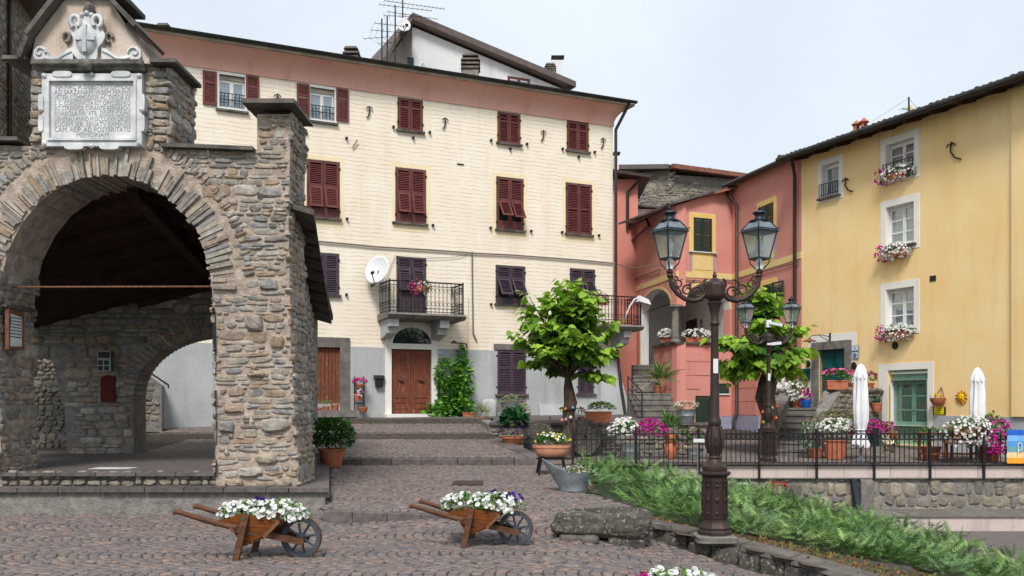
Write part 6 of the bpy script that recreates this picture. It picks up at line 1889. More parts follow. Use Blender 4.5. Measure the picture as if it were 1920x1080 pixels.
# ------------------------------------------------------------------ stairs to the green door
gs = thing('door_stairs', 'stone stairs with sloping cheeks up to the green door of the yellow house', 'stairs', (7.3, 25.4, .25))
FST = PL((7.32, 25.3), (.917, -.4))
for k in range(7):
    obj('step', MB(FST).box(-.5, .5, k * .58, k * .58 + .64, .1, .28 + .18 * (k + 1)).box(-.52, .52, k * .58 - .03, k * .58 + .5, .28 + .18 * (k + 1) - .05, .28 + .18 * (k + 1) + .003), M['step_stone'], gs)
landz = .28 + .18 * 7
obj('landing', MB(FST).box(-.9, 1.35, 4.06, 6.0, .1, landz), M['step_stone'], gs)
for (x0, x1, nm) in ((.5, .74, 'right_cheek'), (-.76, -.5, 'left_cheek')):
    ck_ = obj('cheek', MB(FST).hexa([(x0, 0, .1), (x1, 0, .1), (x1, 4.1, .1), (x0, 4.1, .1)], [(x0, 0, .86), (x1, 0, .86), (x1, 4.1, 1.95), (x0, 4.1, 1.95)]), M['mortar_grey'], gs)
    obj('sloping_slab', MB(FST).hexa([(x0 - .04, -.1, .85), (x1 + .04, -.1, .85), (x1 + .04, 4.1, 1.96), (x0 - .04, 4.1, 1.96)], [(x0 - .04, -.1, .95), (x1 + .04, -.1, .95), (x1 + .04, 4.1, 2.06), (x0 - .04, 4.1, 2.06)]), M['step_stone'], ck_)
    obj('end_pier', MB(FST).box(x0 - .03, x1 + .03, -.12, .12, .1, .85), M['step_stone'], ck_)
    FK = PL(FST.P(x0 - .0, 0, 0)[:2], FST.n); FK.n = (FST.d[0], FST.d[1]) if nm == 'right_cheek' else (FST.d[0], FST.d[1])
    emit_stones(FK, courses(.1, 4, .3, 1.9, lambda x, z, a, b: z + b < .8 + .27 * x, ch=(.1, .18), ln=(.15, .4), y=-.0), ck_, M['rubble'], 40)
# landing front wall with parapet, facing the terrace
pA = Vector(FST.P(.75, 1.2, 0)[:2]); pB = Vector(FY.P(FY.sx(1655), -.02, 0)[:2])
FLF = PL(tuple(pA), tuple(pB - pA)); LL = (pB - pA).length
lfw = obj('landing_wall', MB(FLF).hexa([(0, 0, .1), (LL, 0, .1), (LL, .3, .1), (0, .3, .1)], [(0, 0, 1.3), (LL, 0, 2.02), (LL, .3, 2.02), (0, .3, 1.3)]) if False else MB(FLF).prism([(0, .1), (LL, .1), (LL, 2.0), (1.0, 2.0), (0, 1.35)], 0, .32), M['mortar_grey'], gs)
emit_stones(FLF, courses(0, LL, .3, 2.0, lambda x, z, a, b: a < x < LL - a and (x > 1 or z + b < 1.3 + .6 * x), ch=(.1, .2), ln=(.15, .42), proud=(.03, .06)), lfw, M['rubble'], 180)
obj('parapet_slab', MB(FLF).box(1.0, LL, -.06, .4, 2.0, 2.07), M['slate'], lfw)
gdw = FLF.rect(1618, 788, 1644, 852)
obj('cellar_shutter', louvre_leaf(MB(FLF), gdw[0], gdw[1], gdw[2], gdw[3], -.08), M['shutter_green'], lfw)
obj('cellar_lintel', MB(FLF).box(gdw[0] - .15, gdw[1] + .12, -.1, .1, gdw[3], gdw[3] + .1), M['step_stone'], lfw)
swp = FST.P(-.62, 4.2, 0)
sp = obj('swan_pier', MB(FST).box(-1.0, -.5, 3.9, 4.4, .1, 2.0), M['mortar_grey'], gs)
FSP = PL(FST.P(-1.0, 3.9, 0)[:2], FST.d)
emit_stones(FSP, courses(0, .5, .9, 1.95, lambda x, z, a, b: True, ch=(.1, .16), ln=(.15, .3)), sp, M['rubble'], 30)
obj('pier_cap', MB(FST).box(-1.08, -.42, 3.82, 4.48, 2.0, 2.06), M['slate'], sp)

# leaning slate post and stone stele at the retaining wall
o = obj('slate_post', MB().bar(at(1609, 955, RY - .3), at(1600, 898, RY - .1), .13, .1), M['lantern_iron']); tag(o, 'dark leaning plank against the cobbled retaining wall', 'post')
o = boulder_obj('stone_stele', at(1624, 930, RY - .14), (.3, .2, .8), 21, M['step_stone'], pw=9, amp=.03); tag(o, 'upright rough stone block against the cobbled retaining wall', 'stone')
# things in view through the loggia: rubble wall and steps
rbw = thing('rubble_wall', 'dry rubble wall seen through the left opening of the loggia', 'wall', at(80, 830, 23.5))
FRB = PL((X_at(-60, 23.2), 23.2), (1, .12))
c_ = obj('wall_core', MB(FRB).box(0, FRB.sx(180), 0, 1.2, .3, Z_at(655, 23.4)), M['mortar_grey'], rbw)
emit_stones(FRB, courses(0, FRB.sx(180), .45, Z_at(655, 23.4), lambda x, z, a, b: True, ch=(.08, .16), ln=(.1, .25), proud=(.03, .08), rot=.5), c_, M['rubble'], 260)
obj('wall', MB(FRB).box(0, FRB.sx(180), 1.3, 3, .3, Z_at(600, 24)), M['mortar_grey'], rbw)
obj('coping_slab', MB(FRB).box(0, FRB.sx(180), -.05, 1.2, Z_at(655, 23.4), Z_at(655, 23.4) + .08), M['step_stone'], rbw)
rst = thing('side_stairs', 'rough stone stairs with a thin handrail seen through the back arch', 'stairs', at(275, 780, 25))
FRS = PL((X_at(235, 25.6), 25.6), (1, .3))
z_b = Z_at(782, 25.6)
pl_ = [(0, z_b - .4), (FRS.sx(303), z_b - .4), FRS.px(303, 722), FRS.px(258, 690), (0, FRS.px(258, 690)[1])]
c_ = obj('stair_mass', MB(FRS).prism(pl_, 0, 1.2), M['mortar_grey'], rst)
emit_stones(FRS, courses(0, FRS.sx(303), z_b - .1, FRS.px(258, 690)[1], lambda x, z, a, b: inside(pl_, x + a, z + b) and inside(pl_, x, z), ch=(.08, .18), ln=(.14, .35)), c_, M['rubble'], 60)
obj('handrail', MB(FRS).tube([FRS.px(262, 686)[:1] + (-.05, FRS.px(262, 686)[1]), FRS.px(316, 722)[:1] + (-.05, FRS.px(316, 722)[1]), FRS.px(316, 728)[:1] + (-.05, FRS.px(316, 728)[1])], .025, 6), M['lantern_iron'], rst)
# ------------------------------------------------------------------ plant matter
LEAF_S = (np.array([(0, 0, 0), (-.28, .45, .06), (0, 1, -.05), (.28, .45, .06)]), np.array([(0, 3, 2), (0, 2, 1)]))
HEART = (np.array([(0, 0, 0), (-.30, -.10, .05), (-.52, .18, .10), (-.44, .52, .07), (-.2, .82, .0), (0, 1.08, -.1), (.2, .82, .0), (.44, .52, .07), (.52, .18, .10), (.30, -.10, .05), (0, .35, -.02), (0, .7, -.03)]),
         np.array([(0, 10, 1), (1, 10, 2), (2, 10, 3), (3, 10, 11), (3, 11, 4), (4, 11, 5), (0, 9, 10), (9, 8, 10), (8, 7, 10), (7, 11, 10), (7, 6, 11), (6, 5, 11)]))
_p = [(0, 0, -.35)]
for k in range(10):
    t = 2 * math.pi * k / 10; rr = .5 if k % 2 == 0 else .41
    _p.append((rr * math.cos(t), rr * math.sin(t), .02 if k % 2 == 0 else .06))
PETAL = (np.array(_p), np.array([(0, 1 + k, 1 + (k + 1) % 10) for k in range(10)]))
_b = [(0, 0, 0)]
DAISY = (np.array([(0, 0, .08)] + [((.5 if k % 2 == 0 else .22) * math.cos(k * math.pi / 6), (.5 if k % 2 == 0 else .22) * math.sin(k * math.pi / 6), 0) for k in range(12)]), np.array([(0, 1 + k, 1 + (k + 1) % 12) for k in range(12)]))
# strap leaf: long blade bending over
BLADE = (np.array([(-.035, 0, 0), (.035, 0, 0), (-.045, .35, .06), (.045, .35, .06), (-.03, .7, .03), (.03, .7, .03), (0, 1, -.1)]), np.array([(0, 1, 3), (0, 3, 2), (2, 3, 5), (2, 5, 4), (4, 5, 6)]))
# juniper sprig
_v = []; _f = []
for k in range(6):
    y = .12 + k * .15; L = .25 * (1 - .55 * k / 6)
    for sg in (-1, 1):
        b = len(_v); _v += [(0, y, 0), (sg * L, y + .17, .03 * (k % 2)), (sg * .02, y + .10, .015)]; _f.append((b, b + 1, b + 2))
b = len(_v); _v += [(-.02, 0, 0), (.02, 0, 0), (0, 1.05, .0)]; _f.append((b, b + 1, b + 2))
SPRIG = (np.array(_v, float), np.array(_f))

def pal(cols, n, var=.12):
    c = np.array([x[:3] for x in cols])[rng.integers(0, len(cols), n)]
    return c * rng.uniform(1 - var, 1 + var, (n, 1))
def dirs(n, zmin=-1.0):
    z = rng.uniform(zmin, 1, n); t = rng.uniform(0, 2*np.pi, n); r = np.sqrt(1 - z*z)
    return np.stack([r*np.cos(t), r*np.sin(t), z], 1)
def leaf_axes(out, droop, n):
    """leaf y axis follows 'out' bent by droop; z axis roughly up"""
    y = out + np.array([0, 0, -1.0]) * droop[:, None]
    y /= np.linalg.norm(y, axis=1, keepdims=True)
    up = np.array([0, 0, 1.0]) + rng.normal(0, .35, (n, 3))
    x = np.cross(y, up); x /= np.linalg.norm(x, axis=1, keepdims=True); z = np.cross(x, y)
    return np.stack([x, y, z], 2)
def scatter_obj(name, tpl, A, T, size, col, parent, mat, smooth=False):
    Mx = A * size[:, None, None]
    V, F = scatter_arrays(tpl[0], tpl[1], Mx, T)
    me = mesh_np(name, V, F, col=np.repeat(col, len(tpl[0]), 0), smooth=smooth)
    return obj(name, me, mat, parent, kind='stuff')
GREENS = [C(72, 122, 44), C(98, 148, 58), C(56, 100, 38), C(118, 162, 70)]
DGREENS = [C(42, 90, 32), C(58, 110, 38), C(34, 74, 28), C(74, 126, 46)]
WHITE_F = [C(236, 236, 232), C(226, 228, 224), C(240, 240, 238)]
MAGENTA = [C(190, 24, 140), C(170, 16, 124), C(206, 44, 156)]
PINK_F = [C(222, 84, 160), C(232, 120, 178), C(206, 56, 140)]
VIOLET = [C(72, 36, 140), C(56, 26, 112)]
YELLOW_F = [C(240, 200, 40), C(246, 220, 80)]
RED_F = [C(206, 32, 48), C(186, 20, 40)]
def foliage(parent, c, r, n, size=.07, cols=GREENS, tpl=LEAF_S, zmin=-.3, shell=.55, name='foliage', droop=.2, upb=.35, R=None):
    d = dirs(n, zmin); q = shell + (1 - shell) * rng.uniform(0, 1, n) ** .6
    wob = 1 + .12 * np.sin(d[:, 0] * 5 + c[0] * 7) * np.cos(d[:, 2] * 6 + d[:, 1] * 4)
    off = d * np.array(r) * (q * wob)[:, None]
    T = np.array(c) + (off if R is None else off @ R)
    out = d + np.array([0, 0, upb]) + rng.normal(0, .5, (n, 3)); out /= np.linalg.norm(out, axis=1, keepdims=True)
    return scatter_obj(name, tpl, leaf_axes(out, rng.uniform(0, droop * 2, n), n), T, rng.uniform(.7, 1.3, n) * size, pal(cols, n), parent, M['leaf'])
def blossoms(parent, c, r, n, size=.06, cols=WHITE_F, zmin=-.25, tpl=PETAL, name='blossoms', where=None, q=(.88, 1.12), R=None):
    d = dirs(n * 3, zmin)
    # mostly on the camera's side and on top
    keep = (d[:, 1] < .55)
    if where is not None: keep &= where(d)
    d = d[keep][:n]; n = len(d)
    off = d * np.array(r) * rng.uniform(q[0], q[1], n)[:, None]
    T = np.array(c) + (off if R is None else off @ R)
    nr = d * (1 / np.array(r)) ; nr = nr if R is None else nr @ R; nr /= np.linalg.norm(nr, axis=1, keepdims=True)
    nr = nr + rng.normal(0, .4, (n, 3)) + np.array([0, -.35, .2])
    return scatter_obj(name, tpl, axes_from(nr, rng.uniform(0, 6, n)), T, rng.uniform(.8, 1.2, n) * size, pal(cols, n, .06), parent, M['petal'])

# ------------------------------------------------------------------ catalpa trees
def catalpa(name, label, base, top, trunk_pts, trunk_r, cc, rad, n_leaf, seed):
    t = thing(name, label, 'tree', base, group='catalpa trees on the terrace')
    tb = MB()
    pts = trunk_pts
    k_ = len(pts)
    tb.tube(pts, trunk_r, 14)
    tr = obj('trunk', tb, M['bark'], t, smooth=70)
    rr = random.Random(seed)
    ends = []
    top_ = Vector(pts[-1])
    lm = 0
    for i in range(34):
        th = 2 * math.pi * (i * .618 + rr.uniform(-.05, .05)); el = rr.uniform(-.75, .95) ; el = el if i % 6 else .97
        d = Vector((math.cos(th) * math.sqrt(max(.03, 1 - el * el)), math.sin(th) * math.sqrt(max(.03, 1 - el * el)), el))
        e = Vector(cc) + Vector((d.x * rad[0], d.y * rad[1], d.z * rad[2])) * rr.uniform(.72, 1.02)
        m = top_ + (e - top_) * .5 + Vector((0, 0, .12))
        obj('limb', MB().tube([tuple(top_ - Vector((0, 0, .1))), tuple(m), tuple(e)], [.05, .025, .008], 6), M['bark'], t, smooth=70)
        ends.append((top_, m, e))
    # leaves in whorls along the outer part of every shoot
    T = []; O = []; Cc = []; S = []
    per = n_leaf // len(ends)
    for (a, m, e) in ends:
        for k in range(per):
            q = rr.uniform(.25, 1.0) ** .7
            p = (a * (1 - q) ** 2 + m * 2 * q * (1 - q) + e * q * q)
            th = rr.uniform(0, 6.283); 
            ax = (e - a).normalized()
            out = Vector((math.cos(th), math.sin(th), rr.uniform(-.3, .35))) + ax * .5
            out.normalize()
            p = p + out * rr.uniform(.08, .34)
            T.append(tuple(p)); O.append(tuple(out))
            f = min(1, max(0, (q - .45) / .5)) * rr.uniform(.5, 1)  # inner leaves coloured darker as painted crown shade; young shoot tips paler
            S.append(rr.uniform(.13, .28) * (1.0 - .3 * (q > .9)))
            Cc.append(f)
    T = np.array(T); O = np.array(O); S = np.array(S); Cc = np.array(Cc)
    n = len(T)
    A = leaf_axes(O, rng.uniform(.25, 1.2, n), n)
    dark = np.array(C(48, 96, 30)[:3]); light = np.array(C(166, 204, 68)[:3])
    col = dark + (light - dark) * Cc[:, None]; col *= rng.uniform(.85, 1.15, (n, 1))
    crown = None
    # the leaves that show largest are objects of their own, the rest one mass
    score = -T[:, 1] + .8 * np.abs(T[:, 2] - cc[2]) + rng.uniform(0, .5, n)
    order = np.argsort(-score); ind, rest = order[:300], order[300:]
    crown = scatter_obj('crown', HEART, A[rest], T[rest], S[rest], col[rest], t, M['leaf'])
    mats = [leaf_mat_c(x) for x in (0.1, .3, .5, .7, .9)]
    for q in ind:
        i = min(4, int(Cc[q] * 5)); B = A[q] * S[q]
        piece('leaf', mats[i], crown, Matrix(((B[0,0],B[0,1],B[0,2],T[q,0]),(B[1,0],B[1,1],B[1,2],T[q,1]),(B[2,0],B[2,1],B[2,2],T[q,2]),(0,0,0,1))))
    return t
_lm = {}
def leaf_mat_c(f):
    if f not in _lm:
        dark = np.array(C(48, 96, 30)[:3]); light = np.array(C(166, 204, 68)[:3])  # single leaves carry the same painted inner shade as the crown
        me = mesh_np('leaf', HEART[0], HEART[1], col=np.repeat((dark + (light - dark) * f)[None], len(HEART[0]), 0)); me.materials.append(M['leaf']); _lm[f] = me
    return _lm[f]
TY1 = 24.5
P = lambda u, v, Y=TY1: at(u, v, Y)
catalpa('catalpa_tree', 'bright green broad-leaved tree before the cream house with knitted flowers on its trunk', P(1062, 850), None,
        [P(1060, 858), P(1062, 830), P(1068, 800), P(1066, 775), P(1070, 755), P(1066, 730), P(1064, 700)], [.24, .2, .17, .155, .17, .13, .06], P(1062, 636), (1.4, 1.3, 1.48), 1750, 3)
TY2 = 25.6
Q = lambda u, v, Y=TY2: at(u, v, Y)
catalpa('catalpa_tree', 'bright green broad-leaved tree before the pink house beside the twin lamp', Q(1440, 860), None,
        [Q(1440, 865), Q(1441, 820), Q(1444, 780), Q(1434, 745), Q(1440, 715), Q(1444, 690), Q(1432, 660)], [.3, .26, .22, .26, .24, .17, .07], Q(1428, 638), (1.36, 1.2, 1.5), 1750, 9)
# knitted flowers tied round the trunks
def knitted(u, v, Y, colr, label, r=.05):
    P_ = at(u, v, Y); t = thing('knitted_flower', label, 'ornament', P_, group='knitted flowers on the tree trunks')
    d = MB()
    for k in range(6):
        w = k * math.pi / 3; d.lathe([(.0, -.01), (r * .55, 0), (.0, .01)], (P_[0] + r * .6 * math.cos(w), P_[1], P_[2] + r * .6 * math.sin(w)), 6)
    mname = 'yarn_%d_%d_%d' % colr
    if mname not in M: M[mname] = pm(mname, C(*colr), amt=.15, bump=.5, bscale=120)
    obj('petals', MB().tube([(P_[0], P_[1] + .02, P_[2]), (P_[0], P_[1] - .015, P_[2])], [r, r], 9), M[mname], t)
    obj('heart', MB().tube([(P_[0], P_[1] - .015, P_[2]), (P_[0], P_[1] - .03, P_[2])], r * .4, 7), M['band_yellow'], t)
for (u, v, c_, l) in ((1060, 766, (196, 40, 40), 'red'), (1074, 764, (60, 120, 180), 'blue'), (1053, 769, (120, 150, 50), 'green'), (1061, 786, (130, 110, 180), 'lilac'), (1070, 782, (220, 210, 200), 'cream'), (1054, 787, (210, 120, 70), 'orange')):
    knitted(u, v, TY1 - .24, c_, l + ' knitted flower on the trunk before the cream house', .04)
for (u, v, c_, l) in ((1430, 772, (220, 70, 30), 'orange'), (1447, 764, (225, 215, 205), 'white'), (1455, 783, (214, 60, 30), 'red'), (1431, 791, (130, 150, 50), 'green'), (1457, 761, (200, 50, 40), 'scarlet')):
    knitted(u, v, TY2 - .34, c_, l + ' knitted flower on the trunk before the pink house', .045)
o = obj('yarn_band', MB().tube([(P(1065, 766)[0] + .21 * math.cos(t), TY1 + .21 * math.sin(t), P(1065, 766)[2] + .02 * math.sin(2 * t)) for t in np.linspace(0, 6.283, 20)], .02, 6), M['shutter_green']); tag(o, 'dark green yarn band round the trunk before the cream house', 'ornament')

# ------------------------------------------------------------------ junipers
fb = [(1.2, 15.6), (1.55, 14.4), (1.9, 13.6), (2.4, 13.0), (2.9, 13.0), (4.0, 13.1), (5.7, 13.4), (6.5, 12.6), (8.0, 10.8), (9.5, 9)]
def jun_in(x, y):
    if y > 22.6 or x > 9.3: return False
    if y > 15.6: return x > 1.25 + (y - 16) * .05
    return y > np.interp(x, [p[0] for p in fb], [p[1] for p in fb]) and x > 1.2
cen = []
while len(cen) < 215:
    x = U(1.2, 9.3); y = U(10, 22.6)
    if jun_in(x, y) and random.random() < (14.0 / y) ** 1.3: cen.append((x, y, U(.22, .6), U(.02, .34)))
Ts, Os, Ss, Cs = [], [], [], []
jp = [C(94, 126, 66), C(112, 144, 82), C(74, 106, 52), C(128, 154, 94), C(64, 94, 46), C(104, 134, 94)]
for (x, y, rad, hh) in cen:
    n = int(135 * rad * (1.0 if y < 17 else .7))
    base = np.array(random.choice(jp)[:3])
    th = rng.uniform(0, 2*np.pi, n); q = np.sqrt(rng.uniform(0.02, 1, n))
    px_, py_ = x + rad * q * np.cos(th), y + rad * q * np.sin(th)
    ok = np.array([jun_in(a, b) for a, b in zip(px_, py_)])
    z0 = np.array([z_bed(a, b) for a, b in zip(px_, py_)])
    zz = z0 + hh * (1 - q ** 2) * .8 + rng.uniform(.02, .13, n)
    o_ = np.stack([np.cos(th) * (.3 + q), np.sin(th) * (.3 + q) - .25, rng.uniform(.15, .8, n)], 1)
    o_ += rng.normal(0, .25, (n, 3)); o_ /= np.linalg.norm(o_, axis=1, keepdims=True)
    Ts.append(np.stack([px_, py_, zz], 1)[ok]); Os.append(o_[ok]); Ss.append(rng.uniform(.13, .30, n)[ok]); Cs.append((base * rng.uniform(.7, 1.7, (n, 1)))[ok])
T = np.concatenate(Ts); o_ = np.concatenate(Os); n = len(T)
Aj = leaf_axes(o_, rng.uniform(-.1, .3, n), n)
V1, F1_ = scatter_arrays(SPRIG[0], SPRIG[1], Aj * np.concatenate(Ss)[:, None, None], T)
me = mesh_np('juniper', V1, F1_, col=np.repeat(np.concatenate(Cs), len(SPRIG[0]), 0))
jo = obj('juniper', me, M['needle'], kind='stuff'); jo['label'] = 'spreading green juniper ground cover on the bank'; jo['category'] = 'shrub'
# low mounds of dark inner wood under the sprays
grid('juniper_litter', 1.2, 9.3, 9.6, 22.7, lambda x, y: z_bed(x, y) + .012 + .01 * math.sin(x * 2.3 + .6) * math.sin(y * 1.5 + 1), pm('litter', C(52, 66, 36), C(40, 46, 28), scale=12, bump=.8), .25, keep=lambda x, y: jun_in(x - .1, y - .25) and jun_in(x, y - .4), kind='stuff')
# weeds and dry litter on the bare earth strip
wp = []
while len(wp) < 1500:
    x, y = U(1.7, 6.6), U(10.2, 13.4)
    fx = 1.75 + (12.5 - y) / 2.4 * 3.03
    if x < fx + .3 or jun_in(x, y): continue
    wp.append((x, y))
W2 = np.array(wp); n = len(W2)
T = np.stack([W2[:, 0], W2[:, 1], np.array([z_bed(x, y) for x, y in W2]) + .01], 1)
o_ = dirs(n, .2)
scatter_obj('bed_weeds', LEAF_S, leaf_axes(o_, rng.uniform(-.3, .5, n), n), T, rng.uniform(.03, .09, n), pal([C(96, 120, 56), C(130, 110, 62), C(150, 96, 60), C(84, 100, 50)], n, .2), None, M['leaf'])
# brown fallen bits on the cobbles
n = 700
wp = np.stack([rng.uniform(-5.5, 1.4, n), rng.uniform(9, 20.5, n)], 1)
wp = wp[[not in_platform(x, y) and abs(y - step_line(x)) > .3 for x, y in wp]]; n = len(wp)
T = np.stack([wp[:, 0], wp[:, 1], np.array([z_sq(x, y) for x, y in wp]) + .008], 1)
scatter_obj('fallen_leaves', LEAF_S, leaf_axes(dirs(n, -.1) * np.array([1, 1, .15]), np.zeros(n), n), T, rng.uniform(.012, .035, n), pal([C(170, 130, 96), C(150, 100, 66), C(196, 180, 160), C(110, 120, 60)], n, .2), None, M['leaf'])
# ------------------------------------------------------------------ cast-iron double lamps
def oct_ring(r, z, tw=math.pi / 8, n=8): return [(r * math.cos(2 * math.pi * k / n + tw), r * math.sin(2 * math.pi * k / n + tw), z) for k in range(n)]
def lathe8(mb, prof): return mb.lathe([p for p in prof], (0, 0, 0), 8, twist=math.pi / 8)
def lantern(cx, cz, root, s=1.0):
    """four-sided tapered lantern standing at (cx, 0, cz), turned a little"""
    a = math.radians(28); ca, sa = math.cos(a), math.sin(a)
    def R(x, y, z): return (cx + (x * ca - y * sa) * s, (x * sa + y * ca) * s, cz + z * s)
    class T:
        P = staticmethod(lambda x, y, z: R(x, y, z))
    b, t, h = .086, .15, .35                       # half widths at foot and shoulder, glass height
    fr = MB(T)
    cor = [(-1, -1), (1, -1), (1, 1), (-1, 1)]
    for i, (x, y) in enumerate(cor):
        fr.bar((x * b, y * b, .0), (x * t, y * t, h), .018)
        q = cor[(i + 1) % 4]
        fr.bar((x * b, y * b, .01), (q[0] * b, q[1] * b, .01), .02, .025)
        fr.bar((x * .09, y * .09, h + .125), (q[0] * .09, q[1] * .09, h + .125), .014)
        fr.bar((x * (t + .01), y * (t + .01), h + .02), (x * .09, y * .09, h + .125), .014)
        fr.tube([(x * b, y * b, -.01), (x * b * .9, y * b * .9, -.05), (x * .03, y * .03, -.12)], .009, 5)
    head = obj('lantern', fr, M['lantern_iron'], root)
    br = MB(T)
    o_ = t + .03; i_ = t - .01
    br.hexa([(-o_, -o_, h - .005), (o_, -o_, h - .005), (o_, o_, h - .005), (-o_, o_, h - .005)], [(-i_, -i_, h + .03), (i_, -i_, h + .03), (i_, i_, h + .03), (-i_, i_, h + .03)])
    obj('brim', br, M['lantern_iron'], head)
    for i, (x, y) in enumerate(cor):
        q = cor[(i + 1) % 4]
        obj('pane', MB(T).add([(x * b * .98, y * b * .98, .02), (q[0] * b * .98, q[1] * b * .98, .02), (q[0] * t * .98, q[1] * t * .98, h), (x * t * .98, y * t * .98, h)], [(0, 1, 2, 3)]), M['lamp_glass'], head)
        obj('roof_pane', MB(T).add([(x * t, y * t, h + .03), (q[0] * t, q[1] * t, h + .03), (q[0] * .09, q[1] * .09, h + .12), (x * .09, y * .09, h + .12)], [(0, 1, 2, 3)]), M['zinc'], head)
    ch = MB(T).lathe([(.115, h + .125), (.12, h + .14), (.07, h + .155), (.055, h + .19), (.07, h + .22), (.09, h + .232), (.085, h + .245), (.035, h + .262), (.016, h + .275), (.026, h + .287), (.01, h + .305), (.002, h + .32)], (0, 0, 0), 16)
    obj('chimney', ch, M['lantern_iron'], head, smooth=50)
    obj('bulb_holder', MB(T).lathe([(.045, -.12), (.05, -.02), (.03, .0), (.025, .1), (.04, .12), (.045, .2), (.01, .26)], (0, 0, 0), 10), M['white_plastic'], head, smooth=50)
    obj('finials', MB(T).lathe([(.0, 0), (.012, .015), (.0, .035)], (t + .02, t + .02, h + .02), 6).lathe([(.0, 0), (.012, .015), (.0, .035)], (-t - .02, -t - .02, h + .02), 6).lathe([(.0, 0), (.012, .015), (.0, .035)], (t + .02, -t - .02, h + .02), 6), M['lantern_iron'], head, kind='stuff')

def spiral(cx, cz, r, a0, turns, sg=1, shrink=.62, n=14, y=0.0):
    return [(cx + sg * r * (1 - shrink * k / n) * math.cos(a0 + turns * 2 * math.pi * k / n), y, cz + r * (1 - shrink * k / n) * math.sin(a0 + turns * 2 * math.pi * k / n)) for k in range(n + 1)]
def street_lamp():
    t = thing('street_lamp', 'tall black cast-iron lamp with two lanterns standing in the juniper bed', 'street lamp', (0, 0, 0), group='double lanterns', local=True)
    b = MB(); b.lathe([(.215, 0), (.215, .05), (.195, .07), (.2, .1), (.165, .15), (.155, .18), (.152, .72), (.165, .74), (.2, .765), (.2, .79), (.18, .80)], (0, 0, 0), 8, twist=math.pi / 8)
    base = obj('base', b, M['cast_iron'], t)
    for k in range(8):
        a = 2 * math.pi * k / 8; ca, sa = math.cos(a), math.sin(a); rr = .152 * math.cos(math.pi / 8) + .004
        def q(w, z, o=0.0): return ((rr + o) * ca - w * sa, (rr + o) * sa + w * ca, z)
        pn = MB()
        for (w0, w1, z0, z1) in ((-.048, -.038, .22, .68), (.038, .048, .22, .68), (-.048, .048, .22, .232), (-.048, .048, .668, .68)):
            pn.hexa([q(w0, z0, -.01), q(w1, z0, -.01), q(w1, z1, -.01), q(w0, z1, -.01)], [q(w0, z0, .01), q(w1, z0, .01), q(w1, z1, .01), q(w0, z1, .01)])
        obj('panel_frame', pn, M['cast_iron'], base)
        bs = MB(); 
        for zc, r_ in ((.45, .03), (.62, .02), (.28, .02)):
            bs.tube([q(0, zc, -.005), q(0, zc, .012), q(0, zc, .018)], [r_, r_, r_ * .5], 8)
        obj('rosette', bs, M['cast_iron'], base, kind='stuff')
    v = MB().lathe([(.15, .80), (.16, .83), (.155, .86), (.10, .90), (.075, .95), (.085, .97), (.07, .99), (.078, 1.05), (.095, 1.12), (.10, 1.2), (.085, 1.3), (.07, 1.36), (.082, 1.38), (.082, 1.43), (.066, 1.46), (.066, 1.47), (.06, 1.5), (.046, 2.6), (.05, 2.62), (.065, 2.64), (.05, 2.67), (.05, 2.75), (.075, 2.86), (.095, 2.9), (.06, 2.93)], (0, 0, 0), 16)
    sh_ = obj('shaft', v, M['cast_iron'], t, smooth=40)
    lv = MB()
    for k in range(8):
        a = 2 * math.pi * k / 8; ca, sa = math.cos(a), math.sin(a)
        lv.tube([(.075 * ca, .075 * sa, 1.02), (.105 * ca, .105 * sa, 1.12), (.108 * ca, .108 * sa, 1.22), (.085 * ca, .085 * sa, 1.34), (.1 * ca, .1 * sa, 1.36)], [.012, .02, .02, .012, .004], 5)
    obj('acanthus_leaves', lv, M['cast_iron'], sh_, kind='stuff')
    hb = obj('hub', MB().lathe([(.08, 2.93), (.125, 2.97), (.135, 3.0), (.135, 3.12), (.12, 3.15), (.07, 3.18), (.05, 3.2), (.02, 3.22), (.03, 3.24), (.01, 3.29)], (0, 0, 0), 8, twist=math.pi / 8), M['cast_iron'], t)
    for sg in (-1, 1):
        arm = obj('arm', MB().tube([(sg * x, 0, z) for x, z in ((.11, 3.06), (.14, 3.12), (.13, 3.18), (.10, 3.2)) ] , .016, 6).tube([(sg * x, 0, z) for x, z in ((.12, 3.0), (.18, 2.945), (.27, 2.925), (.37, 2.95), (.46, 3.01), (.53, 3.1), (.55, 3.17), (.56, 3.24), (.56, 3.28))], [.03, .032, .032, .031, .03, .03, .028, .028, .03], 8), M['cast_iron'], t, smooth=60)
        sc_ = MB()
        sc_.tube(spiral(sg * .215, 3.03, .085, -.4, 1.3, sg), .015, 6); sc_.tube(spiral(sg * .345, 3.06, .07, 2.4, -1.2, sg), .013, 6)
        sc_.tube(spiral(sg * .455, 3.135, .06, -.6, 1.25, sg), .012, 6); sc_.tube([(sg * .20, 0, 2.96), (sg * .29, 0, 3.02), (sg * .31, 0, 3.14), (sg * .25, 0, 3.19)], .012, 6)
        sc_.tube([(sg * .40, 0, 2.98), (sg * .44, 0, 3.07), (sg * .53, 0, 3.12)], .011, 6); sc_.tube(spiral(sg * .49, 3.2, .04, 0, 1.1, sg), .010, 6)
        obj('scrollwork', sc_, M['cast_iron'], arm, kind='stuff')
        obj('socket', MB().lathe([(.03, 3.22), (.042, 3.24), (.033, 3.26), (.046, 3.29), (.03, 3.31), (.03, 3.34)], (sg * .56, 0, 0), 10), M['cast_iron'], arm, smooth=40)
        lantern(sg * .56, 3.44, t)
    obj('sticker', MB().box(-.03, .03, -.062, -.058, 2.02, 2.2), M['white_plastic'], t)
    return t
LYp = 12.0
lamp1 = street_lamp()
lamp1.location = (X_at(1340, LYp), LYp, Z_at(1003, LYp))
P = at(1441, 868, 23.6)
lamp2 = copy_tree(lamp1, P, None, 'cast-iron lamp with two lanterns behind the fence before the pink house')
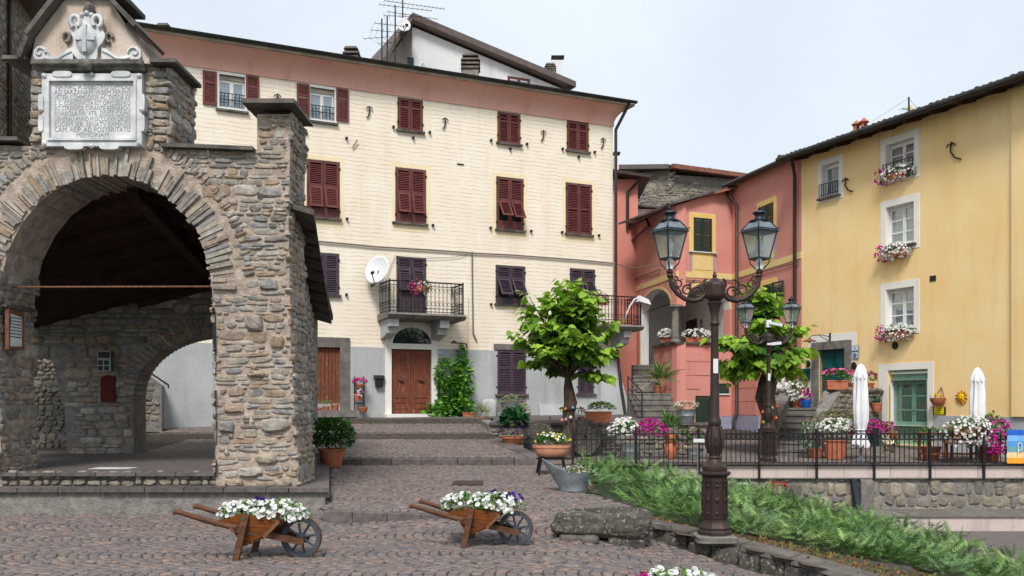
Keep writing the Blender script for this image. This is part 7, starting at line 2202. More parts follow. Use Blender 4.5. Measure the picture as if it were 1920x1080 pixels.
pl = boulder_obj('lamp_plinth', (X_at(1340, LYp), LYp, Z_at(1003, LYp) - .04), (.5, .5, .10), 77, M['step_stone'], pw=8, amp=.02); tag(pl, 'flat stone plinth under the near street lamp', 'plinth')
def cctv(u, v, Y, d, label):
    P = Vector(at(u, v, Y)); t = thing('security_camera', label, 'camera', tuple(P), group='cameras on the far lamp')
    d = Vector(d).normalized()
    obj('housing', MB().bar(tuple(P), tuple(P + d * .24), .07, .07), M['white_plastic'], t); obj('lens', MB().bar(tuple(P + d * .24), tuple(P + d * .25), .045, .045), M['black_plastic'], t)
    obj('bracket', MB().bar(tuple(P), tuple(P - Vector((.1, 0, .0))), .05), M['white_plastic'], t)
cctv(1450, 606, 23.4, (.8, -.5, -.25), 'white security camera pointing right on top of the far lamp')
cctv(1446, 645, 23.4, (1, -.1, .1), 'small white camera on the shaft of the far lamp')
o = obj('lamp_hub_box', MB().box(*(lambda p: (p[0] - .06, p[0] + .06, p[1] - .06, p[1] + .06, p[2] - .09, p[2] + .09))(at(1441, 607, 23.5))), M['white_plastic']); tag(o, 'white junction box at the top of the far lamp', 'box')

# street light arm on the cream house corner
sl_ = thing('street_light', 'white swan-neck street light on the corner above the right balcony', 'street light', FC.P(cR, -.1, FC.z(1150, 590)))
xs_, zs_ = cR, FC.z(1170, 600)
obj('arm', MB(FC).tube([(cR - .1, -.9, zs_ - .1), (cR + .05, -1.0, zs_ + .35), (cR + .2, -1.1, zs_ + .62), (cR + .42, -1.2, zs_ + .66)], .03, 8), M['white_plastic'], sl_, smooth=60)
obj('head', MB(FC).hexa([(cR + .25, -1.3, zs_ + .52), (cR + .72, -1.3, zs_ + .42), (cR + .72, -1.05, zs_ + .42), (cR + .25, -1.05, zs_ + .52)], [(cR + .3, -1.25, zs_ + .72), (cR + .65, -1.25, zs_ + .6), (cR + .65, -1.1, zs_ + .6), (cR + .3, -1.1, zs_ + .72)]), M['white_plastic'], sl_)

# ------------------------------------------------------------------ wheelbarrows
def wheelbarrow(name, label, loc, rotz, grp):
    t = thing(name, label, 'wheelbarrow', loc, group=grp, rotz=rotz, local=True)
    sp = [(-.86, .42), (-.58, .50), (-.17, .43), (-.36, .25), (-.60, .15), (-.70, .33)]
    for sg in (-1, 1):
        yt = sg * .25
        pn = MB(); th = .022
        V = []
        for o_ in (0, th * sg):
            for x, z in sp: V.append((x, sg * (.17 + (z - .15) * .28) + o_, z))
        n = len(sp)
        pn.add(V, [tuple(range(n)), tuple(range(n, 2 * n))[::-1]] + [(i, (i + 1) % n, n + (i + 1) % n, n + i) for i in range(n)])
        obj('side_board', pn, M['barrow_wood'], t)
        obj('shaft', MB().bar((-.66, sg * .245, .34), (.05, sg * .10, .175), .05, .07), M['barrow_dark'], t)
        obj('handle', MB().tube([(-.64, sg * .245, .345), (-.95, sg * .265, .42), (-1.22, sg * .275, .50), (-1.30, sg * .275, .52), (-1.33, sg * .275, .50)], [.036, .034, .026, .03, .022], 8), M['barrow_dark'], t, smooth=60)
        obj('leg', MB().bar((-.52, sg * .285, .50), (-.63, sg * .31, .0), .045, .07, (1, 0, 0)), M['barrow_dark'], t)
        obj('brace', MB().bar((-.17, sg * .27, .42), (-.34, sg * .26, .25), .02, .035, (1, 0, 0)), M['rust'], t)
        obj('strap', MB().bar((-.74, sg * .27, .40), (-.67, sg * .27, .31), .02, .03, (1, 0, 0)), M['rust'], t)
    for (a, b) in (((-.86, .42), (-.70, .33)), ((-.70, .33), (-.60, .16))):
        obj('end_board', MB().add([(a[0], -.24, a[1]), (a[0], .24, a[1]), (b[0], .19, b[1]), (b[0], -.19, b[1]), (a[0] + .02, -.24, a[1] - .01), (a[0] + .02, .24, a[1] - .01), (b[0] + .02, .19, b[1] - .01), (b[0] + .02, -.19, b[1] - .01)], [(0, 1, 2, 3), (7, 6, 5, 4), (0, 4, 5, 1), (2, 6, 7, 3)]), M['barrow_wood'], t)
    for k in range(5):
        q = k / 5; x = -.60 + .24 * q; z = .15 + .10 * q
        obj('floor_slat', MB().bar((x + .02, -.2, z), (x + .02, .2, z), .035, .02), M['barrow_wood'], t)
    obj('front_board', MB().add([(-.17, -.25, .43), (-.17, .25, .43), (-.36, .2, .25), (-.36, -.2, .25), (-.19, -.25, .43), (-.19, .25, .43), (-.38, .2, .25), (-.38, -.2, .25)], [(3, 2, 1, 0), (4, 5, 6, 7), (0, 1, 5, 4)]), M['barrow_wood'], t)
    obj('crossbar', MB().bar((-.60, -.3, .2), (-.60, .3, .2), .04), M['barrow_dark'], t)
    w = MB(); n = 32; R0, R1, hw = .17, .215, .03
    V = []
    for (r_, y) in ((R0, -hw), (R1, -hw), (R1, hw), (R0, hw)):
        V += [(r_ * math.cos(2 * math.pi * k / n), y, .215 + r_ * math.sin(2 * math.pi * k / n)) for k in range(n)]
    w.add(V, [(q * n + k, q * n + (k + 1) % n, ((q + 1) % 4) * n + (k + 1) % n, ((q + 1) % 4) * n + k) for q in range(4) for k in range(n)])
    wh_ = obj('wheel', w, M['wheel_paint'], t)
    for k in range(8):
        a = 2 * math.pi * k / 8 + .2
        obj('spoke', MB().tube([(.03 * math.cos(a), 0, .215 + .03 * math.sin(a)), (.175 * math.cos(a), 0, .215 + .175 * math.sin(a))], [.016, .012], 7), M['wheel_paint'], wh_)
    obj('hub', MB().tube([(0, -.075, .215), (0, -.04, .215), (0, .04, .215), (0, .075, .215)], [.032, .045, .045, .032], 12), M['wheel_paint'], wh_, smooth=50)
    ti = MB(); V = []
    for (r_, y) in ((R1 + .001, -hw - .001), (R1 + .01, -hw), (R1 + .01, hw), (R1 + .001, hw + .001)):
        V += [(r_ * math.cos(2 * math.pi * k / n), y, .215 + r_ * math.sin(2 * math.pi * k / n)) for k in range(n)]
    ti.add(V, [(q * n + k, q * n + (k + 1) % n, (q + 1) * n + (k + 1) % n, (q + 1) * n + k) for q in range(3) for k in range(n)])
    obj('tyre', ti, M['barrow_dark'], wh_)
    obj('soil', MB().add([(-.8, -.22, .42), (-.2, -.22, .42), (-.2, .22, .42), (-.8, .22, .42)], [(0, 1, 2, 3)]), M['soil'], t)
    return t
def barrow_flowers(label, loc, rz, viol):
    ca, sa = math.cos(rz), math.sin(rz)
    w = lambda x, y, z: (loc[0] + x * ca - y * sa, loc[1] + x * sa + y * ca, loc[2] + z)
    t = thing('petunias', label, 'flowers', w(-.45, 0, .42), group='petunias in the wheelbarrows')
    r = (.46, .28, .12)
    for (x, rr) in ((-.62, (.27, .26, .12)), (-.3, (.3, .27, .13))):
        foliage(t, w(x, 0, .47), rr, 420, .055, GREENS + [C(120, 160, 70)], zmin=-.25)
        blossoms(t, w(x, -.02, .50), rr, 80 if x < -.5 else 95, .060, WHITE_F, zmin=-.35)
    foliage(t, w(-.02, -.05, .43), (.13, .2, .1), 80, .05, GREENS)
    blossoms(t, w(-.04, -.08, .45), (.13, .2, .12), 22, .06, WHITE_F)
    for (x, z) in viol: blossoms(t, w(x, .05, z), (.1, .15, .06), 9, .06, VIOLET, name='violet_blossoms')
bl1 = (X_at(565, 10.6), 10.6, 0.0); bl2 = (X_at(967, 11.45), 11.45, z_front(.04, 11.45))
wheelbarrow('wheelbarrow', 'wooden wheelbarrow planter nearest the loggia step', bl1, -.06, 'wooden wheelbarrow planters')
b2 = wheelbarrow('wheelbarrow', 'wooden wheelbarrow planter in the middle near the stone trough', bl2, -.12, 'wooden wheelbarrow planters')
b2.scale = (.93, .93, .93)
barrow_flowers('white petunias with a few violet ones in the left wheelbarrow', bl1, -.06, ((-.72, .54), (-.45, .6), (-.78, .5)))
barrow_flowers('white petunias with violet ones at the wheel end of the right wheelbarrow', bl2, -.12, ((-.12, .56), (-.02, .55), (-.22, .6)))

# ------------------------------------------------------------------ pots and plants
def pot_round(mb, c, r, h, n=20, rim=.03): return mb.lathe([(r * .68, 0), (r * .7, .005), (r * .93, h - rim * 1.6), (r, h - rim * 1.5), (r * 1.02, h), (r * .9, h), (r * .86, h - .03), (.001, h - .035)], c, n)
def pot_bucket(mb, c, r, h, n=20): return mb.lathe([(r * .78, 0), (r * .8, .01), (r * .9, h * .5), (r * .915, h * .52), (r * .9, h * .54), (r * .98, h - .02), (r * 1.02, h), (r * .95, h), (r * .93, h - .05), (.001, h - .05)], c, n)
def pot_box(mb, c, w, d, h):
    x, y, z = c; q = .88
    mb.hexa([(x - w/2*q, y - d/2*q, z), (x + w/2*q, y - d/2*q, z), (x + w/2*q, y + d/2*q, z), (x - w/2*q, y + d/2*q, z)], [(x - w/2, y - d/2, z + h), (x + w/2, y - d/2, z + h), (x + w/2, y + d/2, z + h), (x - w/2, y + d/2, z + h)])
    return mb.box(x - w/2 - .012, x + w/2 + .012, y - d/2 - .012, y + d/2 + .012, z + h - .035, z + h)
def potted(name, label, c, pot, group=None, mat='terracotta', cat='flower pot'):
    t = thing(name, label, cat, c, group=group)
    mb = MB()
    if pot[0] == 'round': pot_round(mb, c, pot[1], pot[2])
    elif pot[0] == 'bucket': pot_bucket(mb, c, pot[1], pot[2])
    elif pot[0] == 'box': pot_box(mb, c, pot[1], pot[2], pot[3])
    obj('pot', mb, M[mat], t, smooth=40 if pot[0] != 'box' else None)
    return t
def up(c, dz, dx=0, dy=0): return (c[0] + dx, c[1] + dy, c[2] + dz)
def fcat(u, v, out=.4):                                   # a point in front of the cream wall
    x = FC.sx(u); p = FC.P(x, -out, 0); return (X_at(u, p[1]), p[1], Z_at(v, p[1]))

# shrub by the loggia
c = at(622, 872, 20.4); c = (c[0], 20.4, z_ramp(0, 20.4))
t = potted('potted_shrub', 'round dark green shrub in a big terracotta pot beside the loggia', c, ('round', .29, .4))
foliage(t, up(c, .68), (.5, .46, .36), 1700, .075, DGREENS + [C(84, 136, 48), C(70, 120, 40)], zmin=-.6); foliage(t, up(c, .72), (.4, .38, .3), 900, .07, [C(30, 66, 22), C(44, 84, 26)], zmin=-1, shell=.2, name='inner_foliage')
# left door pots
G = 'small pots on the left door step'
for (u, nm, rr, k) in ((594, 'shallow clay bowl at the left of the old door step', .16, 0), (611, 'clay pot with a bushy green plant in the middle of the old door step', .11, 1), (628, 'tallest clay pot at the right of the old door step', .13, 2)):
    c = fcat(u, 773, .35); t = potted('clay_pot', nm, c, ('round', rr, (.14, .18, .24)[k]), G)
    if k == 1: foliage(t, up(c, .25), (.2, .18, .1), 140, .05, GREENS + [C(150, 170, 130)])
    elif k == 2: foliage(t, up(c, .28), (.08, .08, .08), 20, .05, GREENS)
    else: foliage(t, up(c, .15), (.1, .1, .04), 20, .03, GREENS)
# plant ladder between the doors
c = fcat(674, 778, .2); lad = thing('plant_ladder', 'small wooden ladder hung with flower pots between the two doors', 'plant stand', c)
for u in (665, 682): 
    a, b = fcat(u, 776, .3), fcat(u, 706, .08); obj('rail', MB().bar(a, b, .035), M['dark_wood'], lad)
for v in (712, 735, 756): obj('rung', MB().bar(fcat(663, v, .2), fcat(684, v, .2), .03), M['dark_wood'], lad)
G = 'pots on the plant ladder'
c = fcat(675, 727, .35); t = potted('hanging_pot', 'top pot on the ladder full of magenta flowers', c, ('round', .13, .12), G); foliage(t, up(c, .16), (.2, .15, .1), 100, .05); blossoms(t, up(c, .18), (.22, .16, .12), 60, .06, PINK_F + MAGENTA)
c = fcat(671, 751, .35); t = potted('hanging_pot', 'middle pot on the ladder with pale pink flowers', c, ('round', .12, .2), G); foliage(t, up(c, .2, .05), (.12, .1, .14), 50, .05); blossoms(t, up(c, .16, .08, -.05), (.1, .1, .18), 26, .055, PINK_F + WHITE_F)
c = fcat(681, 773, .35); t = potted('hanging_pot', 'lowest rounded pot on the ladder', c, ('round', .14, .16), G)
# mailbox
mbx = thing('mailbox', 'black letter box on the grey wall left of the main door', 'mailbox', fcat(709, 724, .05))
r = FC.rect(701, 704, 717, 726)
obj('body', MB(FC).prism([(r[0] + .03, r[2]), (r[1] - .03, r[2]), (r[1], r[2] + .26), (r[0], r[2] + .26)], -.16, -.026), M['black_plastic'], mbx)
obj('lid', MB(FC).sweep([(-.19, r[2] + .26), (-.17, r[2] + .32), (-.1, r[2] + .36), (-.026, r[2] + .37), (-.026, r[2] + .26)], r[0] - .02, r[1] + .02), M['black_plastic'], mbx)
# climber beside the main door
cl = thing('climbing_plant', 'bushy green climber growing up the wall right of the main door', 'plant', fcat(850, 782, .2))
for (u, v, ru, rv, n) in ((848, 765, .75, .4, 520), (852, 735, .62, .45, 460), (838, 700, .42, .5, 260), (870, 700, .28, .55, 180), (866, 668, .16, .4, 70), (820, 772, .45, .28, 200)):
    foliage(cl, fcat(u, v, .3), (ru, .28, rv), n, .11, [C(106, 164, 56), C(138, 188, 78), C(78, 134, 44), C(58, 108, 38)], tpl=HEART, zmin=-1, shell=.3)
obj('stem', MB().tube([fcat(855, 780, .1), fcat(850, 740, .06), fcat(868, 690, .05), fcat(872, 655, .04)], [.03, .025, .02, .01], 6), M['bark'], cl)
G = 'pots along the cream house'
c = fcat(879, 783, .7); t = potted('clay_trough', 'short clay trough with low greenery under the climber', c, ('box', .38, .2, .16), G); foliage(t, up(c, .2), (.18, .1, .08), 80, .05)
c = fcat(904, 790, 1.0); t = potted('clay_pot', 'clay bowl with grassy leaves beside the white rounded stone', c, ('round', .22, .16), G); foliage(t, up(c, .2), (.25, .2, .2), 90, .28, [C(120, 140, 80), C(150, 150, 90)], tpl=BLADE, zmin=.1, droop=.3)
o = boulder_obj('guard_stone', fcat(917, 770, .35), (.5, .4, .75), 61, M['grey_render'], pw=4, amp=.03); tag(o, 'pale rounded guard stone at the foot of the cream house', 'stone')
c = fcat(958, 780, .9); t = potted('zinc_tub', 'grey zinc tub with small white flowers below the plum window', c, ('bucket', .26, .42), None, 'zinc'); foliage(t, up(c, .5), (.27, .25, .18), 260, .05, GREENS + [C(150, 165, 120)]); blossoms(t, up(c, .55), (.22, .2, .14), 40, .035, WHITE_F, tpl=DAISY)
c = fcat(986, 785, .9); t = potted('clay_pot', 'little clay pot with a young plant right of the zinc tub', c, ('round', .16, .18), G); foliage(t, up(c, .3), (.13, .13, .16), 90, .06, [C(110, 140, 60), C(150, 160, 70)])
c = at(961, 833, 24.3); t = potted('clay_pot', 'terracotta bowl with purple leaves and tall green stems at the stair edge', c, ('round', .3, .2), G)
foliage(t, up(c, .3), (.42, .35, .22), 330, .16, [C(66, 44, 92), C(84, 58, 110), C(52, 40, 70)], tpl=BLADE, zmin=-.2); foliage(t, up(c, .5, .05), (.3, .25, .36), 230, .2, [C(40, 92, 50), C(66, 118, 56), C(30, 74, 44)], zmin=0)
# right of the tree, on the terrace wall
c = at(1122, 790, 25.8); c = (c[0], 25.8, 1.165); t = potted('clay_trough', 'long clay trough with feathery green plants on the terrace wall', c, ('box', .7, .3, .3)); foliage(t, up(c, .4, .08), (.36, .18, .14), 420, .07, [C(128, 160, 84), C(156, 182, 110), C(100, 136, 66)])
c = at(1089, 790, 25.8); c = (c[0], 25.8, 1.165); t = potted('clay_pot', 'pot of pink and white flowers left of the long trough', c, ('round', .11, .15)); foliage(t, up(c, .22), (.17, .15, .15), 80, .06); blossoms(t, up(c, .22), (.18, .15, .17), 30, .05, WHITE_F); blossoms(t, up(c, .35), (.1, .1, .08), 10, .05, MAGENTA)
c = at(1287, 792, 25.8); c = (c[0], 25.8, 1.165); t = potted('zinc_tub', 'zinc tub of daisies on the wall before the pink house', c, ('bucket', .25, .36), None, 'zinc'); foliage(t, up(c, .42), (.33, .3, .14), 240, .05, [C(130, 150, 90), C(100, 130, 70)]); blossoms(t, up(c, .46), (.33, .3, .13), 90, .045, WHITE_F + [C(226, 200, 190)], tpl=DAISY)
# row behind the fence, left part
c = at(1182, 860, 24.3); c = (c[0], 24.3, .26); t = potted('white_bucket', 'pale grey bucket with white and magenta petunias behind the fence', c, ('bucket', .25, .42), None, 'zinc')
foliage(t, up(c, .7, -.1), (.42, .3, .3), 420, .07); blossoms(t, up(c, .72, -.16, -.05), (.4, .3, .33), 170, .075, WHITE_F)
foliage(t, up(c, .66, .5), (.38, .3, .3), 300, .07); blossoms(t, up(c, .68, .5, -.05), (.4, .3, .34), 150, .08, MAGENTA, name='magenta_blossoms')
am_ = thing('clay_amphora', 'tall clay amphora with handles and green leaves behind the fence', 'flower pot', (X_at(1258, 24.5), 24.5, .27)); c = (X_at(1258, 24.5), 24.5, .27)
obj('body', MB().lathe([(.1, 0), (.12, .03), (.16, .18), (.165, .28), (.12, .36), (.1, .4), (.15, .46), (.17, .56), (.17, .62), (.155, .62), (.14, .5)], c, 20), M['terracotta'], am_, smooth=50)
for sg in (-1, 1): obj('handle', MB().tube([(c[0] + sg * .12, c[1], c[2] + .42), (c[0] + sg * .22, c[1], c[2] + .38), (c[0] + sg * .2, c[1], c[2] + .26), (c[0] + sg * .16, c[1], c[2] + .22)], .02, 6), M['terracotta'], am_, smooth=60)
foliage(am_, up(c, .8), (.22, .2, .26), 120, .26, [C(70, 116, 40), C(100, 146, 56), C(50, 92, 34)], tpl=BLADE, zmin=-.1)
c = at(1299, 860, 24.3); c = (c[0], 24.3, .26); t = potted('hydrangea_pot', 'pink hydrangea in a grey tin behind the fence', c, ('bucket', .17, .28), None, 'zinc'); foliage(t, up(c, .5), (.42, .3, .24), 330, .1, DGREENS + GREENS)
for (dx, dz) in ((-.28, .55), (-.05, .72), (.2, .7), (.32, .5), (.1, .52), (-.35, .4)): blossoms(t, up(c, dz, dx, -.2), (.09, .09, .07), 40, .035, [C(220, 130, 176), C(232, 160, 196)], zmin=-.8, tpl=DAISY)
# yucca on the stairs
c = at(1237, 740, 31.0); t = potted('yucca_pot', 'spiky yucca in a clay pot on the stairs to the pink porch', c, ('round', .24, .3)); foliage(t, up(c, .5), (.25, .25, .22), 110, .55, [C(78, 112, 56), C(110, 140, 76), C(140, 130, 70)], tpl=BLADE, zmin=-.1, shell=.2, droop=.15)
# white flowers on the porch ledge
for (F, u0, u1, lb) in ((F1, 1236, 1262, 'white flower box on the porch ledge left of the column'), (F2, 1282, 1332, 'white flower box on the porch ledge right of the column')):
    um = (u0 + u1) / 2; p = F.P(F.sx(um), .05, 0); c = (X_at(um, p[1]), p[1], zb_ if False else Z_at(642, p[1])); w = (u1 - u0) / FPX * p[1]
    t = thing('flower_box', lb, 'flower box', c, group='flower boxes on the porch')
    obj('box', pot_box(MB(), c, w * .9, .22, .18), M['terracotta'], t); foliage(t, up(c, .25), (w * .52, .22, .2), 260, .07, DGREENS); blossoms(t, up(c, .27, 0, -.04), (w * .55, .24, .24), 130, .085, WHITE_F)
# hydrant of colour: bowl planter on its iron stand, zinc bath
c = at(1034, 858, 19.0)
st_ = thing('planter_stand', 'low black iron stand under the clay bowl by the stairs', 'stand', (c[0], 19, z_ramp(0, 19)))
obj('ring', MB().lathe([(.30, 0), (.30, .03), (.27, .03), (.27, 0)], (c[0], 19, c[2] - .03), 20), M['iron'], st_)
for a in (.6, 2.5, 3.9, 5.5): obj('leg', MB().bar((c[0] + .28 * math.cos(a), 19 + .28 * math.sin(a), c[2]), (c[0] + .36 * math.cos(a), 19 + .36 * math.sin(a), z_ramp(0, 19)), .03), M['iron'], st_)
t = thing('bowl_planter', 'wide oval terracotta bowl with white flowers by the stairs', 'flower pot', c)
obj('bowl', MB().lathe([(.22, 0), (.28, .03), (.34, .12), (.36, .2), (.375, .2), (.38, .25), (.33, .25), (.3, .2), (.001, .2)], c, 24, 1.0, .7), M['terracotta_pale'], t, smooth=45)
foliage(t, up(c, .32), (.33, .22, .12), 260, .09, DGREENS + GREENS, zmin=-.1); blossoms(t, up(c, .36), (.34, .23, .14), 26, .06, WHITE_F); blossoms(t, up(c, .36), (.34, .23, .14), 14, .05, YELLOW_F, name='yellow_blossoms')
bt_ = thing('zinc_bath', 'old zinc hip bath with high back planted with white daisies', 'planter', (1.0, 16, z_ramp(1, 16)))
bc = (X_at(1075, 16.0), 16.0, z_ramp(1, 16))
V = []; n = 24
for (r_, z) in ((.2, .0), (.21, .03), (.2, .05), (.24, .15), (.28, .28), (.29, .32), (.27, .32), (.25, .22), (.2, .2)):
    for k in range(n):
        w = 2 * math.pi * k / n; back = max(0, -math.cos(w)) ** 2
        hh = (z / .32)
        V.append((bc[0] + r_ * math.cos(w) * 1.08 - back * .22 * hh ** 1.5, bc[1] + r_ * math.sin(w) * .8, bc[2] + z + back * .23 * hh ** 2))
Fq = [(i*n + k, i*n + (k+1) % n, (i+1)*n + (k+1) % n, (i+1)*n + k) for i in range(8) for k in range(n)] + [tuple(range(8*n, 9*n))]
obj('tub', MB().add(V, Fq), M['zinc'], bt_, smooth=50)
foliage(bt_, up(bc, .3, .03), (.22, .17, .1), 300, .045, [C(120, 140, 80), C(96, 122, 62), C(150, 150, 100)]); blossoms(bt_, up(bc, .33, .03), (.22, .17, .1), 80, .03, WHITE_F + [C(220, 170, 130)], tpl=DAISY)

# foreground petunias at the bottom edge
c = (X_at(1265, 9.0), 9.0, z_front(1.5, 9.0) - .06); t = potted('flower_trough', 'trough of white and pink petunias at the bottom edge of the picture', c, ('box', .7, .3, .16), None, 'barrow_wood')
foliage(t, up(c, .18), (.36, .2, .09), 300, .055, GREENS + [C(130, 165, 80)]); blossoms(t, up(c, .2, .02), (.36, .2, .1), 60, .075, WHITE_F); blossoms(t, up(c, .18, -.28), (.1, .15, .08), 14, .07, MAGENTA, name='magenta_blossoms')

# ------------------------------------------------------------------ balcony and window flowers
def wall_box(F, u0, u1, vb, out, label, flowers, grp, rot=True, boxm='terracotta', hang=.12):
    um = (u0 + u1) / 2; p = F.P(F.sx(um), -out, 0); c = (X_at(um, p[1]), p[1], Z_at(vb, p[1])); w = (u1 - u0) / FPX * p[1]
    t = thing('flower_box', label, 'flower box', c, group=grp)
    x = F.sx(um)
    k = out / p[1]
    xx = (F.O[0] - c[0]) * 0
    # box in wall frame
    cx = F.d[0] * (c[0] - F.O[0]) + F.d[1] * (c[1] - F.O[1])
    wl = min(abs(F.sx(u1) - F.sx(u0)) * .7, .9)
    cy = F.n[0] * (c[0] - F.O[0]) + F.n[1] * (c[1] - F.O[1])
    obj('box', MB(F).hexa([(cx - wl/2*.92, cy - .09, c[2]), (cx + wl/2*.92, cy - .09, c[2]), (cx + wl/2*.92, cy + .09, c[2]), (cx - wl/2*.92, cy + .09, c[2])], [(cx - wl/2, cy - .11, c[2] + .17), (cx + wl/2, cy - .11, c[2] + .17), (cx + wl/2, cy + .11, c[2] + .17), (cx - wl/2, cy + .11, c[2] + .17)]), M[boxm], t)
    R = np.array([[F.d[0], F.d[1], 0], [F.n[0], F.n[1], 0], [0, 0, 1.0]])
    w = min(abs(F.sx(u1) - F.sx(u0)), 1.7)
    foliage(t, up(c, .16), (w * .5, .22, .22), 300, .07, GREENS + DGREENS, zmin=-.8, R=R)
    for (n_, cols, dx, ww, nm) in flowers:
        cc_ = (c[0] + F.d[0] * dx * w - F.n[0] * .04, c[1] + F.d[1] * dx * w - F.n[1] * .04, c[2] + .16)
        blossoms(t, cc_, (w * ww, .24, .25), n_, .072, cols, zmin=-.95, name=nm, R=R)
FLW_ = [(190, WHITE_F, .08, .46, 'white_blossoms'), (44, MAGENTA, -.38, .16, 'magenta_blossoms'), (14, MAGENTA, 0, .45, 'pink_blossoms')]
G = 'flower boxes of the yellow house'
wall_box(FY, 1648, 1712, 336, .28, 'flower box spilling white and magenta under the top window of the yellow house', FLW_, G)
wall_box(FY, 1649, 1707, 482, .28, 'flower box under the middle window of the yellow house', FLW_, G)
wall_box(FY, 1648, 1710, 634, .28, 'flower box under the lowest window of the yellow house', FLW_, G)
G = 'flower boxes on the balconies'
wall_box(FC, 769, 808, 548, 1.08, 'flower box with magenta and white petunias on the left balcony', [(46, PINK_F + MAGENTA, -.25, .28, 'magenta_blossoms'), (24, WHITE_F, .1, .3, 'white_blossoms')], G)
wall_box(FC, 1104, 1142, 571, 1.08, 'flower box with pink petunias on the right balcony behind the tree', [(60, PINK_F + MAGENTA, -.1, .4, 'magenta_blossoms')], G)

# ------------------------------------------------------------------ terrace of the yellow house
def parasol(u, v0, v1, Y, label):
    P = at(u, v1, Y); zt_ = Z_at(v0, Y); P = (P[0], Y, .25); H = zt_ - .25
    t = thing('parasol', label, 'parasol', P, group='closed white parasols on the terrace')
    obj('pole', MB().tube([P, up(P, H * .95)], .024, 8), M['cloth'], t)
    mb = MB(); n = 64; V = []; F = []
    prof = [(.10, .97), (.15, .93), (.20, .86), (.17, .84), (.19, .72), (.205, .55), (.19, .42), (.13, .335), (.105, .315), (.17, .26), (.24, .16)]
    for i, (r_, q) in enumerate(prof):
        for k in range(n):
            w = 2 * math.pi * k / n; f = 1 + (.2 * math.cos(8 * w + .15 * i) + .12 * math.cos(13 * w + 1.3 * i)) * (.5 if i < 3 else 1)
            rr = r_ * f * .78; V.append((P[0] + rr * math.cos(w), P[1] + rr * math.sin(w), P[2] + H * (q + (.02 * math.cos(8 * w) if i in (2, 10) else 0))))
    V.append((P[0], P[1], P[2] + H)); m = len(V) - 1
    for i in range(len(prof) - 1):
        F += [(i*n + k, (i+1)*n + k, (i+1)*n + (k+1) % n, i*n + (k+1) % n) for k in range(n)]
    F += [(k, (k+1) % n, m) for k in range(n)]
    obj('canopy', mb.add(V, F), M['cloth'], t, smooth=60)
    obj('tie', MB().lathe([(.125, 0), (.14, .012), (.125, .025)], up(P, H * .318), 20), M['cloth'], t)
    obj('foot', MB().lathe([(.24, 0), (.24, .05), (.05, .07), (.03, .35), (.03, .36)], P, 18), M['zinc'], t, smooth=40)
parasol(1614, 681, 866, 23.6, 'closed white parasol before the stone stair wall')
parasol(1833, 688, 866, 23.6, 'closed white parasol before the plain yellow wall')
# petunias in big pots by the left parasol
c = at(1530, 858, 24.6); c = (c[0], 24.6, .27); G = 'pots by the left parasol'
t = potted('clay_pot', 'clay pot with a leafy blue-flowered bush by the stair foot', c, ('round', .2, .26), G); foliage(t, up(c, .55), (.45, .35, .4), 420, .07, DGREENS + GREENS, zmin=-.8); blossoms(t, up(c, .5), (.42, .35, .4), 22, .06, [C(190, 200, 226)], zmin=-.8)
c = at(1566, 858, 24.4); c = (c[0], 24.4, .27)
t = potted('large_clay_pot', 'large ribbed clay pot with white and magenta petunias by the left parasol', c, ('round', .33, .5), G)
foliage(t, up(c, .75, .0), (.5, .35, .22), 360, .075); blossoms(t, up(c, .78, .05, -.05), (.48, .35, .25), 190, .075, WHITE_F); 
foliage(t, up(c, .72, .95), (.55, .3, .26), 330, .075); blossoms(t, up(c, .72, .85, -.05), (.48, .3, .28), 160, .08, MAGENTA, name='magenta_blossoms'); blossoms(t, up(c, .75, 1.3, -.05), (.25, .2, .2), 30, .075, MAGENTA, name='magenta_blossoms')
foliage(t, up(c, .98, .1, .5), (.6, .35, .22), 330, .07, [C(100, 104, 56), C(120, 116, 64), C(76, 92, 46)], name='dry_foliage')
c = at(1672, 836, 24.3); t = potted('hanging_pot', 'small clay pot with a trailing dry plant on the fence by the french door', at(1676, 822, 23.1), ('round', .09, .17)); foliage(t, at(1668, 828, 23.15), (.22, .12, .28), 260, .07, [C(110, 116, 70), C(84, 98, 56), C(136, 130, 90)], zmin=-1)
# planters on the landing parapet
def par(u, v, dz=.1): 
    p = FLF.P(FLF.sx(u), .16, 2.07); return p
G = 'geranium planters on the stair parapet'
p = par(1578, 730); t = potted('clay_trough', 'ornate clay trough of pink geraniums on the stair parapet', p, ('box', .6, .26, .26), G); foliage(t, up(p, .38), (.36, .22, .15), 300, .08, DGREENS + GREENS); blossoms(t, up(p, .46), (.36, .22, .14), 46, .075, PINK_F + [C(226, 130, 180)])
p = par(1610, 730); t = potted('clay_pot', 'pot of red geraniums behind the left parasol', p, ('round', .14, .2), G); foliage(t, up(p, .33), (.24, .2, .18), 160, .08, GREENS); blossoms(t, up(p, .45), (.2, .18, .1), 16, .07, RED_F + PINK_F)
p = par(1641, 730); t = potted('clay_pot', 'pot of pink geraniums right of the left parasol', p, ('round', .13, .22), G); foliage(t, up(p, .34), (.2, .18, .18), 150, .08, DGREENS); blossoms(t, up(p, .46), (.18, .16, .12), 18, .075, PINK_F)
p = FLF.P(FLF.sx(1634), -.16, FLF.z(1634, 772)); t = potted('hanging_pot', 'clay pot with a cactus hung on the stair wall', p, ('round', .16, .26)); obj('cactus', MB().lathe([(.06, .2), (.09, .28), (.09, .36), (.05, .44), (.01, .46)], p, 12), M['shutter_green'], t, smooth=50); foliage(t, up(p, .32), (.1, .1, .14), 40, .1, [C(110, 120, 76)])
